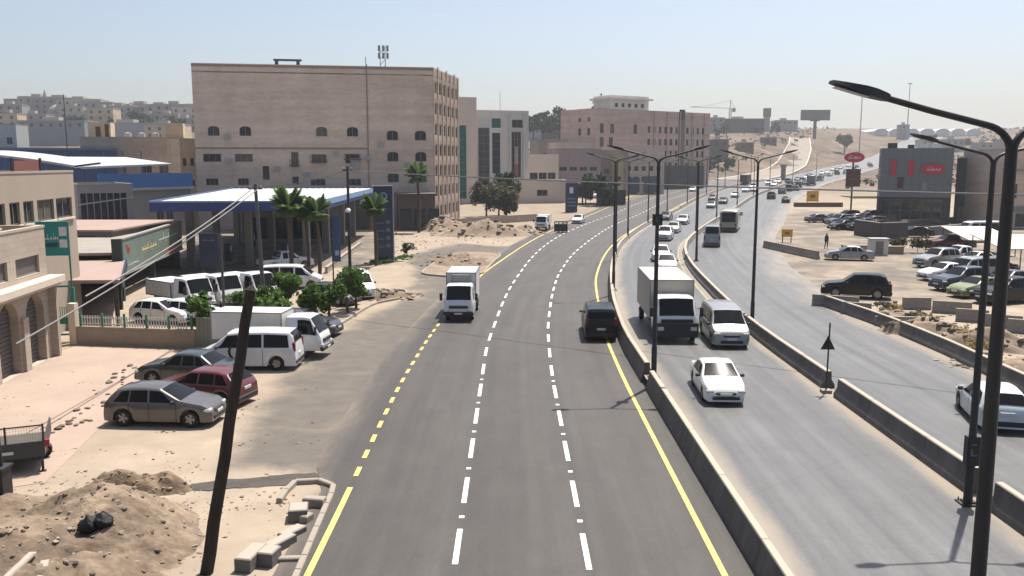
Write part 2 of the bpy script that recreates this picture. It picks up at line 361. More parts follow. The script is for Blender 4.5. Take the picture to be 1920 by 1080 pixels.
road_l = road_sheet('road', lambda y: x_yl(y)-.85-.75*sst((y-26)/3), lambda y: x_b1(y)+.1, -20, 352, .03, new_asph,
    lambda l, r, y: .55*(1-sst(l/1.4))+.35*(1-sst(r/.7)) + .45*sst((y-230)/110), 16)
road_c = road_sheet('road', lambda y: x_b1(y)+.05, lambda y: x_md(y)+.2, -20, 900, .38, old_asph,
    lambda l, r, y: .95*(1-sst((l-.3)/1.5))+.9*(1-sst((r-.5)/1.0)), 16)
road_r = road_sheet('road', lambda y: x_md(y)+.2, lambda y: x_rr(y)+1.2, -20, 900, .38, old_asph,
    lambda l, r, y: .35*(1-sst(l/.9))+(.95*(1-sst((r-.6)/2.5)) if y < 60 else .62*(1-sst((r-.3)/5.0))), 16)
ramp_m = mat('dusty_ramp', (.36,.30,.24), .9, var=.12, scale=.2)
ramp_pts = [(86,336),(99,362),(118,400),(135,440),(151,480),(166,520),(181,560),(195,605)]
rm = MB()
for i, (x, y) in enumerate(ramp_pts):
    w = 8 - .3*i
    for s in (-1, 0, 1): rm.v.append((x+s*w, y-s*w*.4, max(zf(x+s*w, y), zf(x, y)-.4)+.25))
for i in range(len(ramp_pts)-1):
    for k in range(2): rm.f.append((i*3+k, i*3+k+1, i*3+k+4, i*3+k+3)); rm.m.append(0)
ramp_road = struct(rm.build('road', ramp_m))
kerb_m = mat('pale_kerb', (.62,.57,.48), .85, var=.1, scale=2)
for s in (-1, 1):
    k = MB(); k.tube([(x+s*(8-.3*i), y-s*(8-.3*i)*.4, max(zf(x+s*8, y), zf(x,y)-.4)+.35) for i, (x, y) in enumerate(ramp_pts)], .38, 5)
    k.build('kerb', kerb_m, ramp_road)

white_p = mat('white_road_paint', (.76,.76,.73), .6, var=.12, scale=9, dirt=(.30,.28,.26), dirt_amt=.45)
yel_p = mat('yellow_road_paint', (.72,.56,.13), .6, var=.14, scale=9, dirt=(.28,.23,.14), dirt_amt=.5)
def strip(name, xc, y0, y1, w, dz, m, parent, step=1.5):
    n = max(2, int((y1-y0)/step)+1); b = MB()
    for i in range(n+1):
        y = y0+(y1-y0)*i/n; s = (xc(y+.5)-xc(y-.5)); k = math.hypot(1, s)
        for q in (-1, 1): b.v.append((xc(y)+q*w/2*k, y, z_b(y)+dz))
    for i in range(n): b.f.append((2*i, 2*i+1, 2*i+3, 2*i+2)); b.m.append(0)
    return b.build(name, m, parent)
for xc, ph in ((x_w1, 20.9), (x_w2, 20.6)):
    y = ph - 4.02*2; k = 0
    while y < 300:
        sl = math.hypot(1, xc(y+.5)-xc(y-.5)); ln = 2.15/sl
        strip('lane_dash', xc, y, y+ln, .15, .036, white_p, road_l)
        if y < 40: strip('lane_dash', xc, y+ln+.75, y+ln+.93, .15, .036, white_p, road_l)
        y += 4.02/sl
strip('edge_line', x_yr, 5, 250, .16, .036, yel_p, road_l)
strip('edge_line', x_yl, 5, 26.2, .17, .036, yel_p, road_l)
y = 27.2
while y < 55:
    strip('lane_dash', x_yl, y, y+.85, .16, .036, yel_p, road_l); y += 1.75
strip('edge_line', x_yl, 57, 240, .16, .036, yel_p, road_l)
strip('edge_line', lambda y: x_md(y)-.75, 48, 140, .14, .386, mat('faded_yellow_paint', (.50,.43,.22), .8, var=.25, scale=2), road_c)

# ------------------------------------------------------------------ concrete barriers
conc = mat('barrier_concrete', (.36,.33,.30), .9, var=.14, scale=1.2, bump=.2, bscale=14, dirt=(.20,.175,.15), dirt_amt=.5)
dconc = mat('dusty_concrete', (.42,.38,.33), .92, var=.16, scale=1.5, bump=.25, bscale=10, dirt=(.26,.22,.18), dirt_amt=.5)
def dust_lit_top(m, col, lo=.55, hi=.9):  # upward faces painted paler: sunlight, with settled dust, put into the colour
    nt = m.node_tree; L = nt.links; b = nt.nodes['Principled BSDF']; src = b.inputs['Base Color'].links[0].from_socket
    g = _n(nt, 'ShaderNodeNewGeometry'); s = _n(nt, 'ShaderNodeSeparateXYZ'); L.new(g.outputs['True Normal'], s.inputs[0])
    r = _n(nt, 'ShaderNodeMapRange'); r.inputs[1].default_value = lo; r.inputs[2].default_value = hi; L.new(s.outputs[2], r.inputs[0])
    x = _n(nt, 'ShaderNodeMix'); x.data_type = 'RGBA'; L.new(r.outputs[0], x.inputs[0]); L.new(src, x.inputs[6]); x.inputs[7].default_value = (*col, 1); L.new(x.outputs[2], b.inputs['Base Color'])
conc = mat('barrier_concrete2', (.20,.185,.175), .9, var=.25, scale=2.2, bump=.2, bscale=14, dirt=(.10,.09,.08), dirt_amt=.7, streak=True)
dust_lit_top(conc, (.34,.29,.23))  # tops coloured as dusty and sunlit, over faces darkened for deep shade
def barrier(xc, y0, y1, zl, zr, h, wb, wt, label, group=None, m=conc, step=3.0):
    """jersey profile swept along a curve; zl/zr are the foot levels on its two sides"""
    n = max(2, int((y1-y0)/step)); b = MB()
    prof = [(-wb/2, zl-.3), (-wb/2, zl+.18), (-wt/2-.02, zr+h*.5), (-wt/2, zr+h-.03), (-wt/2+.03, zr+h), (wt/2-.03, zr+h), (wt/2, zr+h-.03), (wt/2+.02, zr+h*.5), (wb/2, zr+.16), (wb/2, zr-.3)]
    k = len(prof)
    for i in range(n+1):
        y = y0+(y1-y0)*i/n; s = xc(y+.5)-xc(y-.5); l = math.hypot(1, s); ny = -s/l; nx_ = 1/l
        for (o, z) in prof: b.v.append((xc(y)+o*nx_, y+o*ny, z_b(y)+z))
    for i in range(n):
        for j in range(k-1): b.f.append((i*k+j, i*k+j+1, (i+1)*k+j+1, (i+1)*k+j)); b.m.append(0)
    b.f += [tuple(range(k)), tuple(range((n+1)*k-1, n*k-1, -1))]; b.m += [0, 0]
    o = tag(b.build('concrete_barrier', m, None, 40), label, 'barrier', group)
    y = y0+3.0
    while y < min(y1-1, 75):                                  # casting joints
        j = MB(); s = xc(y+.5)-xc(y-.5); l = math.hypot(1, s); M = Matrix.Translation((xc(y), y, z_b(y))) @ Matrix.Rotation(-math.atan(s), 4, 'Z')
        pr = [(q+(-.003 if q < 0 else .003), z+(.003 if z > zr+h-.01 else 0)) for q, z in prof]
        j.v = [tuple(M @ Vector((q, yy, z))) for yy in (-.012, .012) for q, z in pr]; j.f = [(i, i+1, i+1+k, i+k) for i in range(k-1)]; j.m = [0]*len(j.f)
        j.build('joint', mat('joint_grime', (.07,.065,.06), .95), o); y += 4.5
    return o
b1c = lambda y: x_b1(y)+.22
barrier(b1c, 4, 38.2, .03, .38, .5, .5, .24, 'long grey concrete road barrier whose end meets the lamp post by the yellow line')
barrier(b1c, 39.6, 74, .03, .38, .55, .5, .24, 'curved concrete barrier with sandy foot beside the black van')
barrier(b1c, 74.3, 180, .03, .38, .5, .5, .28, 'pale low concrete barrier following the bend past the traffic queue')
barrier(b1c, 180.4, 420, .03, .38, .6, .6, .3, 'faint far concrete barrier where the road climbs away', step=8)
barrier(x_md, 4, 23.6, .38, .38, .80, .56, .24, 'dark median barrier below the tall forked lamp and hanging sign box')
barrier(x_md, 24.8, 35.6, .38, .38, .78, .56, .24, 'dark median barrier between the triangle sign and the lamp with sign box')
barrier(x_md, 37.0, 51.4, .38, .38, .76, .56, .24, 'dark median barrier ending short of the triangle sign post')
barrier(x_md, 52.2, 86, .38, .38, .7, .56, .24, 'curving median barrier alongside the big box truck')
barrier(x_md, 87.5, 400, .38, .38, .6, .56, .3, 'thin far median barrier between the queue and the buses', step=8)
rbx = interp([(-20,21.9),(33,21.75),(38,21.9),(44,22.2),(51,22.1),(55.4,21.7),(60,21.2)])
barrier(rbx, 4, 59.3, .38, .38, .75, .56, .24, 'long dark barrier between the far carriageway and the dirt strip')
def block(px, py, ln, rz, label, h=.8, w=.45, m=dconc, group='concrete barrier blocks along the dirt strip'):
    p = gp(px, py); b = MB()
    prof = [(-w/2,-.05),(-w/2,.16),(-w*.28,h*.45),(-w*.25,h),(w*.25,h),(w*.28,h*.45),(w/2,.16),(w/2,-.05)]
    n = len(prof)
    for x in (-ln/2, ln/2): b.v += [(x, o, z) for o, z in prof]
    b.f = [(j, j+n, j+1+n, j+1) for j in range(n-1)] + [tuple(range(n)), tuple(range(2*n-1, n-1, -1))]; b.m = [0]*len(b.f)
    o = b.build('concrete_block', m, None, None, (p.x, p.y, p.z), rz)
    return tag(o, label, 'concrete block', group)
block(1566,576,3.0,R(-28),'concrete barrier block at the front of the black off-roader')
block(1605,590,1.8,R(-28),'short concrete barrier block under the tail of the black off-roader')
block(1718,580,1.8,R(-4),'squat grey concrete block standing alone on the lot edge')
block(1784,588,2.3,R(-25),'brownish concrete block beside the squat grey one')
block(1822,604,1.8,R(-28),'grey concrete block near the lamp post on the lot edge')
block(1878,615,2.1,R(-30),'grey concrete block beyond the near lamp post')
block(1918,625,1.6,R(-30),'grey concrete block at the end of the lot edge row')
block(1690,612,3.0,R(-8),'long low concrete block lying in the dry weeds',h=.6)
rb2 = [gp(1428,463), gp(1535,486)]
o = block(1480,475,12.5,math.atan2(rb2[1].y-rb2[0].y, rb2[1].x-rb2[0].x),'long stained barrier at the mouth of the car lot, yellow board behind',h=.85)

# ------------------------------------------------------------------ lamp posts
steel = mat('dark_lamp_steel', (.05,.05,.053), .55, .3, var=.25, scale=3, dirt=(.16,.13,.10), dirt_amt=.3, streak=True)
lamp_glass = mat('lamp_lens', (.5,.5,.48), .3)
def lamp_meshes():
    p = MB(); p.tube([(0,0,0),(0,0,1.4),(0,0,1.45),(0,0,6),(0,0,9.62)], [.125,.125,.105,.09,.07], 12)
    base = MB(); base.box((0,0,.02),(.5,.5,.06)); base.box((0,0,.07),(.3,.3,.06))
    for a in (-.18,.18):
        for c in (-.18,.18): base.tube([(a,c,.04),(a,c,.14)], .02, 6)
    arm = MB(); pts = [(-.0,0,9.5)]
    for t in [i/8 for i in range(9)]:
        a = t*math.pi*.40; pts.append((-.02-.36*(1-math.cos(a))*1.0 - .05*t, 0, 9.6+.30*math.sin(a)))
    x0, z0 = pts[-1][0], pts[-1][2]
    pts += [(x0-.7, 0, z0+.17), (x0-1.3, 0, z0+.33)]
    arm.tube(pts, [.052-.014*i/len(pts) for i in range(len(pts))], 8)
    hx, hz = pts[-1][0], pts[-1][2]
    head = MB(); s = math.atan(.28)
    M = Matrix.Translation((hx+.06, 0, hz-.02)) @ Matrix.Rotation(s, 4, 'Y')
    sec = [(0,.05,.05),(-.06,.075,.06),(-.2,.13,.065),(-.34,.15,.06),(-.6,.125,.035),(-.74,.09,.02)]
    for (x, w, h) in sec: head.v += [tuple(M @ Vector(q)) for q in ((x,-w,-h*.6),(x,w,-h*.6),(x,w*.8,h),(x,-w*.8,h))]
    for i in range(len(sec)-1):
        for k in range(4): head.f.append((i*4+k,(i+1)*4+k,(i+1)*4+(k+1)%4,i*4+(k+1)%4))
    head.f += [(0,1,2,3),(23,22,21,20)]; head.m = [0]*len(head.f)
    lens = MB(); lens.bx(-.68,-.08,-.052,-.25,.08,-.044,0,M)
    return p.mesh('pole',steel,30), base.mesh('base_plate',steel), arm.mesh('arm',steel,40), head.mesh('lamp_head',steel,35), lens.mesh('lens',lamp_glass)
LM = lamp_meshes()
def lamp(x, y, label, rz=0, h=1.0, group='forked street lamps along the barriers', box=None):
    t = thing('street_lamp', label, 'street lamp', (x, y, zf(x, y)+(.03 if y > 150 else .38-zf(x,y) if x > 3 else 0)), rz, group); t.scale = (1,1,h)
    link('pole', LM[0], t); link('base_plate', LM[1], t)
    for r in (0, math.pi):
        a = link('arm', LM[2], t, None, r); hd = link('lamp_head', LM[3], t, None, r); link('lens', LM[4], hd)
    if box:
        b = MB(); z, w, hh = box; b.bx(-w/2,-.12,z,w/2,.1,z+hh); b.bx(-w/2+.03,-.135,z+.04,w/2-.03,-.12,z+hh-.04)
        o = b.build('sign_box', mat('black_sign_box', (.02,.022,.026), .5), t)
        c = MB(); c.bx(-.09,-.145,z+hh*.35,.09,-.137,z+hh*.40); c.bx(-.09,-.145,z+hh*.40,-.04,-.137,z+hh*.6); c.bx(-.09,-.145,z+hh*.72,.06,-.137,z+hh*.77)
        c.build('lettering', mat('dim_lettering', (.16,.19,.22), .6), o)
    return t
lamp(6.17,11.0,'tall forked street lamp whose arms reach up over the near barrier', h=1.02)
lamp(6.42,38.9,'forked street lamp in the gap where two barriers meet by the yellow line', box=(6.9,.42,.5))
lamp(7.75,66.6,'forked street lamp rising behind the black van')
far_l = 'slender forked street lamp far along the bend of the road'
for i, y in enumerate((91,113,139,163,190,222,258,300)): lamp(b1c(y)+.1,y,ORD[i]+' street lamp on the first barrier beyond the one behind the black van',-math.atan(x_b1(y+.5)-x_b1(y-.5)), group='far street lamps on the first barrier')
lamp(13.0,24.0,'forked street lamp carrying a black sign box on the median', box=(1.15,.36,.85))
lamp(14.35,51.8,'forked street lamp on the median beside the white van')
lamp(18.3,86.9,'forked street lamp on the median beyond the box truck', -.15)
for i, y in enumerate((118,148,182,215,250,300,350)): lamp(x_md(y),y,ORD[i]+' street lamp on the median after the lamp beyond the box truck',-math.atan(x_md(y+.5)-x_md(y-.5)), group='far street lamps on the median')
# triangle sign seen from behind
t = thing('road_sign', 'triangular warning sign seen from behind in the median gap', 'road sign', (13.3,36.3,.38), R(-3))
b = MB(); b.tube([(0,0,0),(.03,0,3.0)], .035, 8); b.build('post', steel, t)
b = MB(); b.add([(-.3,.03,1.85),(.3,.03,1.85),(0,.03,2.45),(-.3,.055,1.85),(.3,.055,1.85),(0,.055,2.45)],[(0,1,2),(5,4,3),(0,3,4,1),(1,4,5,2),(2,5,3,0)]); b.build('sign_plate', mat('sign_back', (.05,.05,.055), .5, .3), t)
b = MB(); b.bx(-.06,-.045,2.0,.07,.04,2.06); b.bx(-.06,-.045,2.2,.08,.04,2.26); b.build('clamp', steel, t)
b = MB(); b.box((0,0,.06),(.4,.4,.14)); b.build('footing', dconc, t)

# ------------------------------------------------------------------ buildings: walls with real openings
GL = glass_mat('window_glass', (.03,.035,.04)); FR = mat('window_frame', (.30,.27,.24), .5)
GLT = glass_mat('teal_glass', (.012,.16,.16), .12, .35); GLB = glass_mat('blue_glass', (.010,.035,.06), .12, .3)
GL2 = glass_mat('window_glass_grey', (.075,.08,.085)); GL3 = glass_mat('window_curtain', (.15,.13,.11), .4)
_wc = {}
def window_mesh(w, h, arch, glass, bars):
    k = (round(w,2), round(h,2), arch, glass.name, bars)
    if k in _wc: return _wc[k]
    g = MB(); g.bx(0,.14,0,w,.2,h); f = MB(); e = min(.07, w*.06)
    f.bx(0,.1,0,e,.14,h); f.bx(w-e,.1,0,w,.14,h); f.bx(e,.1,0,w-e,.14,e); f.bx(e,.1,h-e,w-e,.14,h)
    nb = bars
    for i in range(1, nb+1): f.bx(w*i/(nb+1)-e/2,.102,e,w*i/(nb+1)+e/2,.142,h-e)
    if h > 2.6:
        for j in range(1, int(h/1.6)): f.bx(e,.104,h*j/int(h/1.6)-e/2,w-e,.144,h*j/int(h/1.6)+e/2)
    _wc[k] = (g.mesh('window', glass), f.mesh('frame', FR)); return _wc[k]
class Bld:
    """local frame: x along the front, y into the block, z up; the front faces -y"""
    def __init__(s, name, label, cat, p0, p1, depth, H, z0=None, group=None):
        s.rd = (0.0, 1.0); p0, p1 = Vector(p0), Vector(p1); s.W = (p1-p0).length; s.D = depth; s.H = H
        z0 = min(zf(*p0), zf(*p1)) if z0 is None else z0
        s.t = thing(name, label, cat, (p0.x, p0.y, z0), math.atan2(p1.y-p0.y, p1.x-p0.x), group)
    def wall(s, side, ops, m, v0=-.6, v1=None, u0=0, u1=None, off=0, thick=.25, sills=None, frames=True, wname='wall'):
        v1 = s.H if v1 is None else v1
        L = {'front': s.W, 'back': s.W, 'left': s.D, 'right': s.D}[side]; u1 = L if u1 is None else u1
        if side == 'front': T = lambda u, w, v: (u, off+w, v); rz = 0
        elif side == 'right': T = lambda u, w, v: (s.W+u*s.rd[0]-(off+w)*s.rd[1], u*s.rd[1]+(off+w)*s.rd[0], v); rz = math.atan2(s.rd[1], s.rd[0])
        elif side == 'left': T = lambda u, w, v: (off+w, L-u, v); rz = R(-90)
        else: T = lambda u, w, v: (L-u, s.D-off-w, v); rz = R(180)
        us = sorted({u0, u1, *[o[0] for o in ops], *[o[1] for o in ops]}); vs = sorted({v0, v1, *[o[2] for o in ops], *[o[3] for o in ops]})
        us = [u for u in us if u0 <= u <= u1]; vs = [v for v in vs if v0 <= v <= v1]
        b = MB()
        for i in range(len(us)-1):
            run = None
            for j in range(len(vs)-1):
                cu, cv = (us[i]+us[i+1])/2, (vs[j]+vs[j+1])/2
                if any(o[0] < cu < o[1] and o[2] < cv < o[3] for o in ops): continue
                b.add([T(us[i],0,vs[j]),T(us[i+1],0,vs[j]),T(us[i+1],0,vs[j+1]),T(us[i],0,vs[j+1])],[(0,1,2,3)])
        for o in ops:
            a, c, d, e = o[:4]
            q = [(a,d),(c,d),(c,e),(a,e)]
            for k in range(4):
                (ua,va),(ub,vb) = q[k], q[(k+1)%4]
                b.add([T(ua,0,va),T(ub,0,vb),T(ub,thick,vb),T(ua,thick,va)],[(3,2,1,0)])
            kind = o[4] if len(o) > 4 else None; kind = kind or {}
            if kind.get('arch'):
                w = c-a; rise = kind['arch']; n = 6; zc = e-rise
                for sgn in (0, 1):
                    pts = []
                    for i in range(n+1):
                        an = math.pi/2*i/n; xx = w/2*math.cos(an); zz = rise*math.sin(an)
                        pts.append((a+w/2-xx if sgn == 0 else a+w/2+xx, zc+zz))
                    corner = (a, e) if sgn == 0 else (c, e)
                    for i in range(n):
                        tri = [T(corner[0],.0,corner[1]),T(pts[i][0],.0,pts[i][1]),T(pts[i+1][0],.0,pts[i+1][1])]
                        b.add(tri, [(0,1,2) if sgn == 0 else (2,1,0)])
                        b.add([T(pts[i][0],0,pts[i][1]),T(pts[i+1][0],0,pts[i+1][1]),T(pts[i+1][0],thick,pts[i+1][1]),T(pts[i][0],thick,pts[i][1])],[(0,1,2,3) if sgn == 0 else (3,2,1,0)])
            if not kind.get('open'):
                gm_, fm = window_mesh(c-a, e-d, 0, kind.get('glass') or random.choice((GL, GL, GL2, GL3)), kind.get('bars', 1))
                x, y, z = T(a, 0, d)
                wo_ = link(kind.get('name', 'window'), gm_, s.t, (x, y, z), rz)
                if frames and kind.get('frame', 1): link('frame', fm, wo_)
                if kind.get('sill'):
                    k = MB(); k.bx(-.1,-.12,-.12,c-a+.1,.12,0); k.build('sill', kind['sill'], wo_)
                if kind.get('lintel'):
                    k = MB(); k.bx(-.12,-.06,e-d,c-a+.12,.1,e-d+.22); k.build('lintel', kind['lintel'], wo_)
        return b.build(wname, m, s.t)
    def shell(s, sides, m, v0=-.6, v1=None):
        for sd in sides: s.wall(sd, [], m, v0, v1)
    def roof(s, m, par=.5, t=.25, pm=None, over=0, z=None):
        z = s.H if z is None else z
        b = MB(); b.bx(.02,.02,z-par-.15,s.W-.02,s.D-.02,z-par); o = b.build('roof', m, s.t)
        if par > 0:
            p = MB(); e = .03+over
            for q in ((-e,-e,s.W+e,t),(-e,s.D-t,s.W+e,s.D+e),(-e,t,t,s.D-t),(s.W-t,t,s.W+e,s.D-t)): p.bx(q[0],q[1],z-.001,q[2],q[3],z+.12)
            p.build('parapet', pm or m, s.t)
            p = MB(); p.bx(t,t,z-par,t+.02,s.D-t,z); p.bx(s.W-t-.02,t,z-par,s.W-t,s.D-t,z); p.bx(t,s.D-t-.02,z-par,s.W-t,s.D-t,z); p.bx(t+.02,t,z-par,s.W-t-.02,t+.02,z)
            p.build('parapet_lining', pm or m, s.t)
        return o
def grid(W, v0s, w, h, n, m0=1.2, **k):
    out = []
    for v in v0s:
        for i in range(n):
            c = m0 + (W-2*m0)*(i+.5)/n; out.append((c-w/2, c+w/2, v, v+h, k))
    return out
roof_m = mat('flat_roof', (.42,.38,.33), .9, var=.12, scale=.6, dirt=(.28,.24,.2), dirt_amt=.4)
shut = mat('roller_shutter', (.20,.185,.18), .5, .3, var=.1, scale=4)
metal_l = mat('light_metal', (.55,.56,.57), .45, .4, var=.08)
sandst = stone_mat('pink_sandstone', (.68,.545,.445), (.61,.485,.395), (.51,.405,.33))
sandst2 = stone_mat('cream_sandstone', (.58,.45,.35), (.51,.395,.305), (.42,.33,.255))
brick_b = stone_mat('brown_stone', (.64,.475,.40), (.58,.425,.355), (.49,.36,.30))
limest = stone_mat('grey_limestone', (.50,.455,.40), (.45,.41,.36), (.38,.34,.30))

# big sandstone block behind the filling station
A0, A1 = (-47.2,132.7), (-12.2,139.0)
B = Bld('apartment_block', 'massive pinkish sandstone block behind the filling station, windows only on its lower floors', 'building', A0, A1, 11.2, 24.5, 0)
AR = dict(arch=.55, bars=1)
fl = lambda px, py: ((Vector((xat(px,py,136),136))-Vector(A0)).dot((Vector(A1)-Vector(A0)).normalized()))
ops = []
for px in (406,463,603,661): u = fl(px,250); ops.append((u-.85,u+.85,14.05,15.5,AR))
for px in (737,791): 
    u = fl(px,260)
    for v in (13.5,10.25,7.05): ops.append((u-.88,u+.88,v,v+1.5,AR))
SQ = dict(bars=2)
for px in (403,460): u = fl(px,288); ops.append((u-1.3,u+1.3,10.2,11.4,SQ))
for px in (598,661): u = fl(px,290); ops.append((u-1.1,u+1.1,10.0,11.35,SQ))
for px, w in ((403,.9),(459,.8)): u = fl(px,328); ops.append((u-w,u+w,6.7,7.75,SQ))
for px in (553,): 
    u = fl(px,285); ops.append((u-.55,u+.55,9.4,11.7,dict(bars=0))); ops.append((u-.5,u+.5,6.8,8.0,dict(bars=0)))
u = fl(500,305); ops.append((u-.5,u+.5,7.5,9.6,dict(bars=0)))
for px in (596,663): u = fl(px,326); ops.append((u-1.1,u+1.1,6.6,7.6,SQ))
uj = fl(690,250)
B.wall('front', ops, sandst)
sill_m = mat('sandstone_trim', (.52,.41,.32), .85, var=.1)
# the street side: narrow ribbed bays
ops = []
for k in range(6):
    c = 1.5 + k*2.82
    for fl_ in range(7): ops.append((c-.62, c+.62, 1.6+fl_*3.2, 3.2+fl_*3.2, dict(bars=0, frame=0)))
fcw = Vector((xat(860,300,156),156))-Vector(A1); DR = fcw.length; aR = math.atan2(fcw.y,fcw.x)-B.t.rotation_euler.z; B.rd = (math.cos(aR),math.sin(aR)); MR = Matrix.Translation((B.W,0,0)) @ Matrix.Rotation(aR-R(90),4,'Z')
B.wall('right', ops, sandst2, u1=DR)
for k in range(7):
    b = MB(); c = .02 + k*2.82; b.bx(.001, c-.2 if k else .01, 0, .12, c+.4, 24.9 if k % 2 else 24.5, 0, MR); b.build('pilaster', sandst2, B.t)
for fl_ in range(1, 8):
    b = MB(); b.bx(.002, .45, fl_*3.2+.2, .06, DR-.4, fl_*3.2+.85, 0, MR)
    b.build('spandrel', mat('rosy_spandrel', (.46,.33,.27), .9, var=.2, scale=3), B.t)
B.shell(('left','back'), sandst)
fc = MR @ Vector((0,DR,0)); rp = [(0,0),(B.W,0),(fc.x,fc.y),(B.W,11.2),(0,11.2)]
b = MB(); b.prism(rp, 23.3, 23.5); b.build('roof', roof_m, B.t); b = MB(); b.add([(x,y,z) for x,y in (rp[2],rp[3]) for z in (-.6,24.5)], [(0,2,3,1)]); b.build('wall', sandst, B.t)
b = MB(); b.bx(0,.0,24.501,B.W,.3,24.62); b.bx(0,.3,24.501,.3,11.2,24.62); b.bx(-.02,-.02,24.5,.3,DR,24.66,0,MR @ Matrix.Translation((-.3,.32,-.02))); b.build('parapet', sandst, B.t)
b = MB(); b.bx(uj-.09,-.12,-.3,uj+.09,-.005,24.9); b.bx(-.02,-.09,12.1,uj-.1,-.005,12.35); b.bx(-.01,-.07,24.15,B.W,-.004,24.5); b.build('wall_joint', mat('dark_joint', (.42,.32,.26), .9, var=.2), B.t)
for px, py, w, h in ((553,300,1.5,1.6),(598,300,2.6,.5),(661,285,2.6,2.2)):
    u = fl(px,py); v = zat(py,136); b = MB()
    b.bx(u-w/2,-.75,v-h/2-.12,u+w/2,-.002,v-h/2+.06)
    for q in range(7): x = u-w/2+.03+q*(w-.06)/6; b.bx(x-.02,-.73,v-h/2+.06,x+.02,-.69,v-h/2+.75)
    b.bx(u-w/2,-.75,v-h/2+.75,u+w/2,-.67,v-h/2+.82); b.build('balcony', mat('rust_brown_metal', (.16,.10,.08), .7), B.t)
b = MB(); b.bx(fl(545,340),-3.4,0,fl(690,340),-.01,4.9); b.bx(fl(543,340)-.1,-3.6,4.9,fl(692,340)+.1,-.01,5.15); b.build('lower_extension', mat('dark_annex', (.12,.105,.10), .8), B.t)
b = MB(); b.bx(fl(745,400),-5.5,0,B.W-.4,-.012,5.2); b.build('shop_annex', mat('shop_annex_brown', (.20,.14,.125), .85, var=.15), B.t)
b = MB(); b.bx(fl(742,400),-6.6,5.2,B.W-.2,-.012,5.5); b.build('shop_canopy', mat('dark_annex',(0,0,0)), B.t)
for k in range(3): b = MB(); b.bx(fl(748,400)+k*2.1,-5.56,.2,fl(748,400)+1.7+k*2.1,-5.5,3.2); b.build('shopfront', GLB, B.t)
b = MB(); u = fl(661,308); b.bx(u-.3,-.35,zat(318,136),u+1.1,-.005,zat(296,136)); b.build('white_panel', mat('faded_white', (.5,.5,.5), .7), B.t)
b = MB(); x = fl(536,125)
for dx in (-1.8, 1.4): b.bx(x+dx,3.4,23.0,x+dx+.5,4.0,25.55)
b.bx(x-2.0,3.3,25.55,x+2.2,4.2,25.8); b.build('roof_frame', mat('dark_roof_frame', (.13,.12,.12), .8), B.t)
m_ = thing('roof_mast', 'lattice phone mast with panel antennas on the roof of the big sandstone block', 'antenna mast', Matrix.Rotation(B.t.rotation_euler.z,4,'Z') @ Vector((fl(720,110),3.5,0)) + Vector((*A0,23.4)), B.t.rotation_euler.z)
b = MB()
for dx in (-.4,.4):
    for dy in (-.4,.4): b.tube([(dx,dy,0),(dx,dy,4.7)], .05, 5)
for i in range(5):
    for s_ in (-.4,.4): b.tube([(-.4,s_,i*.9),(.4,s_,i*.9+.9)], .03, 4); b.tube([(s_,-.4,i*.9),(s_,.4,i*.9+.9)], .03, 4)
b.build('lattice', metal_l, m_)
for dx in (-.75,-.1,.55):
    for z in (2.7,3.8): b = MB(); b.bx(dx,-.65,z,dx+.35,-.5,z+.9); b.build('panel_antenna', mat('antenna_grey', (.33,.34,.36), .6), m_)
b = MB(); b.tube([(fl(686,100),2,23.5),(fl(686,100),2,26.2)], .05, 5); b.build('rod', steel, B.t)
acm = mat('aircon_white', (.5,.5,.48), .6)
for px, py in ((430,262),(690,300),(630,292),(520,320),(575,330),(715,275),(765,312),(433,305)):
    u = fl(px,py); v = zat(py,136); b = MB(); b.bx(u-.42,-.38,v,u+.42,-.02,v+.6); b.lathe([(.05,-.385),(.22,-.385)], 12, 0, Matrix.Translation((u-.1,0,v+.3)), 'Y'); b.build('air_conditioner', acm, B.t)

# ------------------------------------------------------------------ glass-striped office block
B = Bld('office_block', 'pale office block with tall teal and dark glass strips beyond the sandstone block', 'building', (xat(893,300,203),203), (xat(991,300,207),207), 12, zat(208,205), 0)
pale = mat('pale_render', (.68,.65,.60), .8, var=.06, scale=.4, dirt=(.33,.31,.28), dirt_amt=.3, streak=True)
G = lambda px: (xat(px,290,205)-xat(893,290,205))
v = lambda py: zat(py,205)
B.wall('front', [(G(897),G(919),v(355),v(240),dict(glass=glass_mat('grey_glass',(.10,.105,.12)),bars=1)),(G(924),G(940),v(325),v(249),dict(glass=GLB,bars=0)),(G(923),G(941),v(240),v(222),dict(glass=GLT,bars=0)),
    (G(962),G(981),v(333),v(247),dict(glass=glass_mat('smoked_glass',(.07,.065,.07)),bars=2)),(G(963),G(984),v(239),v(224),dict(glass=GL,bars=1)),(G(935),G(950),.2,2.4,{})], pale)
b = MB()
for px in (957,985): b.bx(G(px),-.3,1,G(px)+.5,-.003,v(212))
b.bx(G(957)+.51,-.3,v(244),G(985)-.01,-.003,v(240)); b.build('facade_fin', mat('white_trim', (.62,.61,.58), .7), B.t)
b = MB(); b.bx(G(968),-.12,v(325),G(975),-.004,v(275)); b.build('banner', mat('banner_pale', (.50,.42,.42), .7), B.t)
b = MB(); b.bx(G(968),-.13,v(330),G(975),-.004,v(308)-.0); b.build('banner', mat('banner_red', (.42,.12,.12), .7), B.t)
b = MB(); b.bx(G(897),-.1,v(239),G(919),-.004,v(221)); b.build('sign_board', mat('white_board', (.62,.62,.60), .6), B.t)
b = MB(); b.tube([(G(950),4,B.H-.3),(G(950),4,v(168))], .06, 5); b.build('antenna', metal_l, B.t)
B.wall('right', grid(12, [3,7,11,15], 1.6, 1.5, 3), pale); B.shell(('left','back'), pale); B.roof(roof_m, .8, pm=pale)
B = Bld('stair_tower', 'tall cream tower with a full-height teal glass strip beside the office block', 'building', (xat(855,300,198),198), (xat(894,300,200),200), 10, zat(183,199), 0)
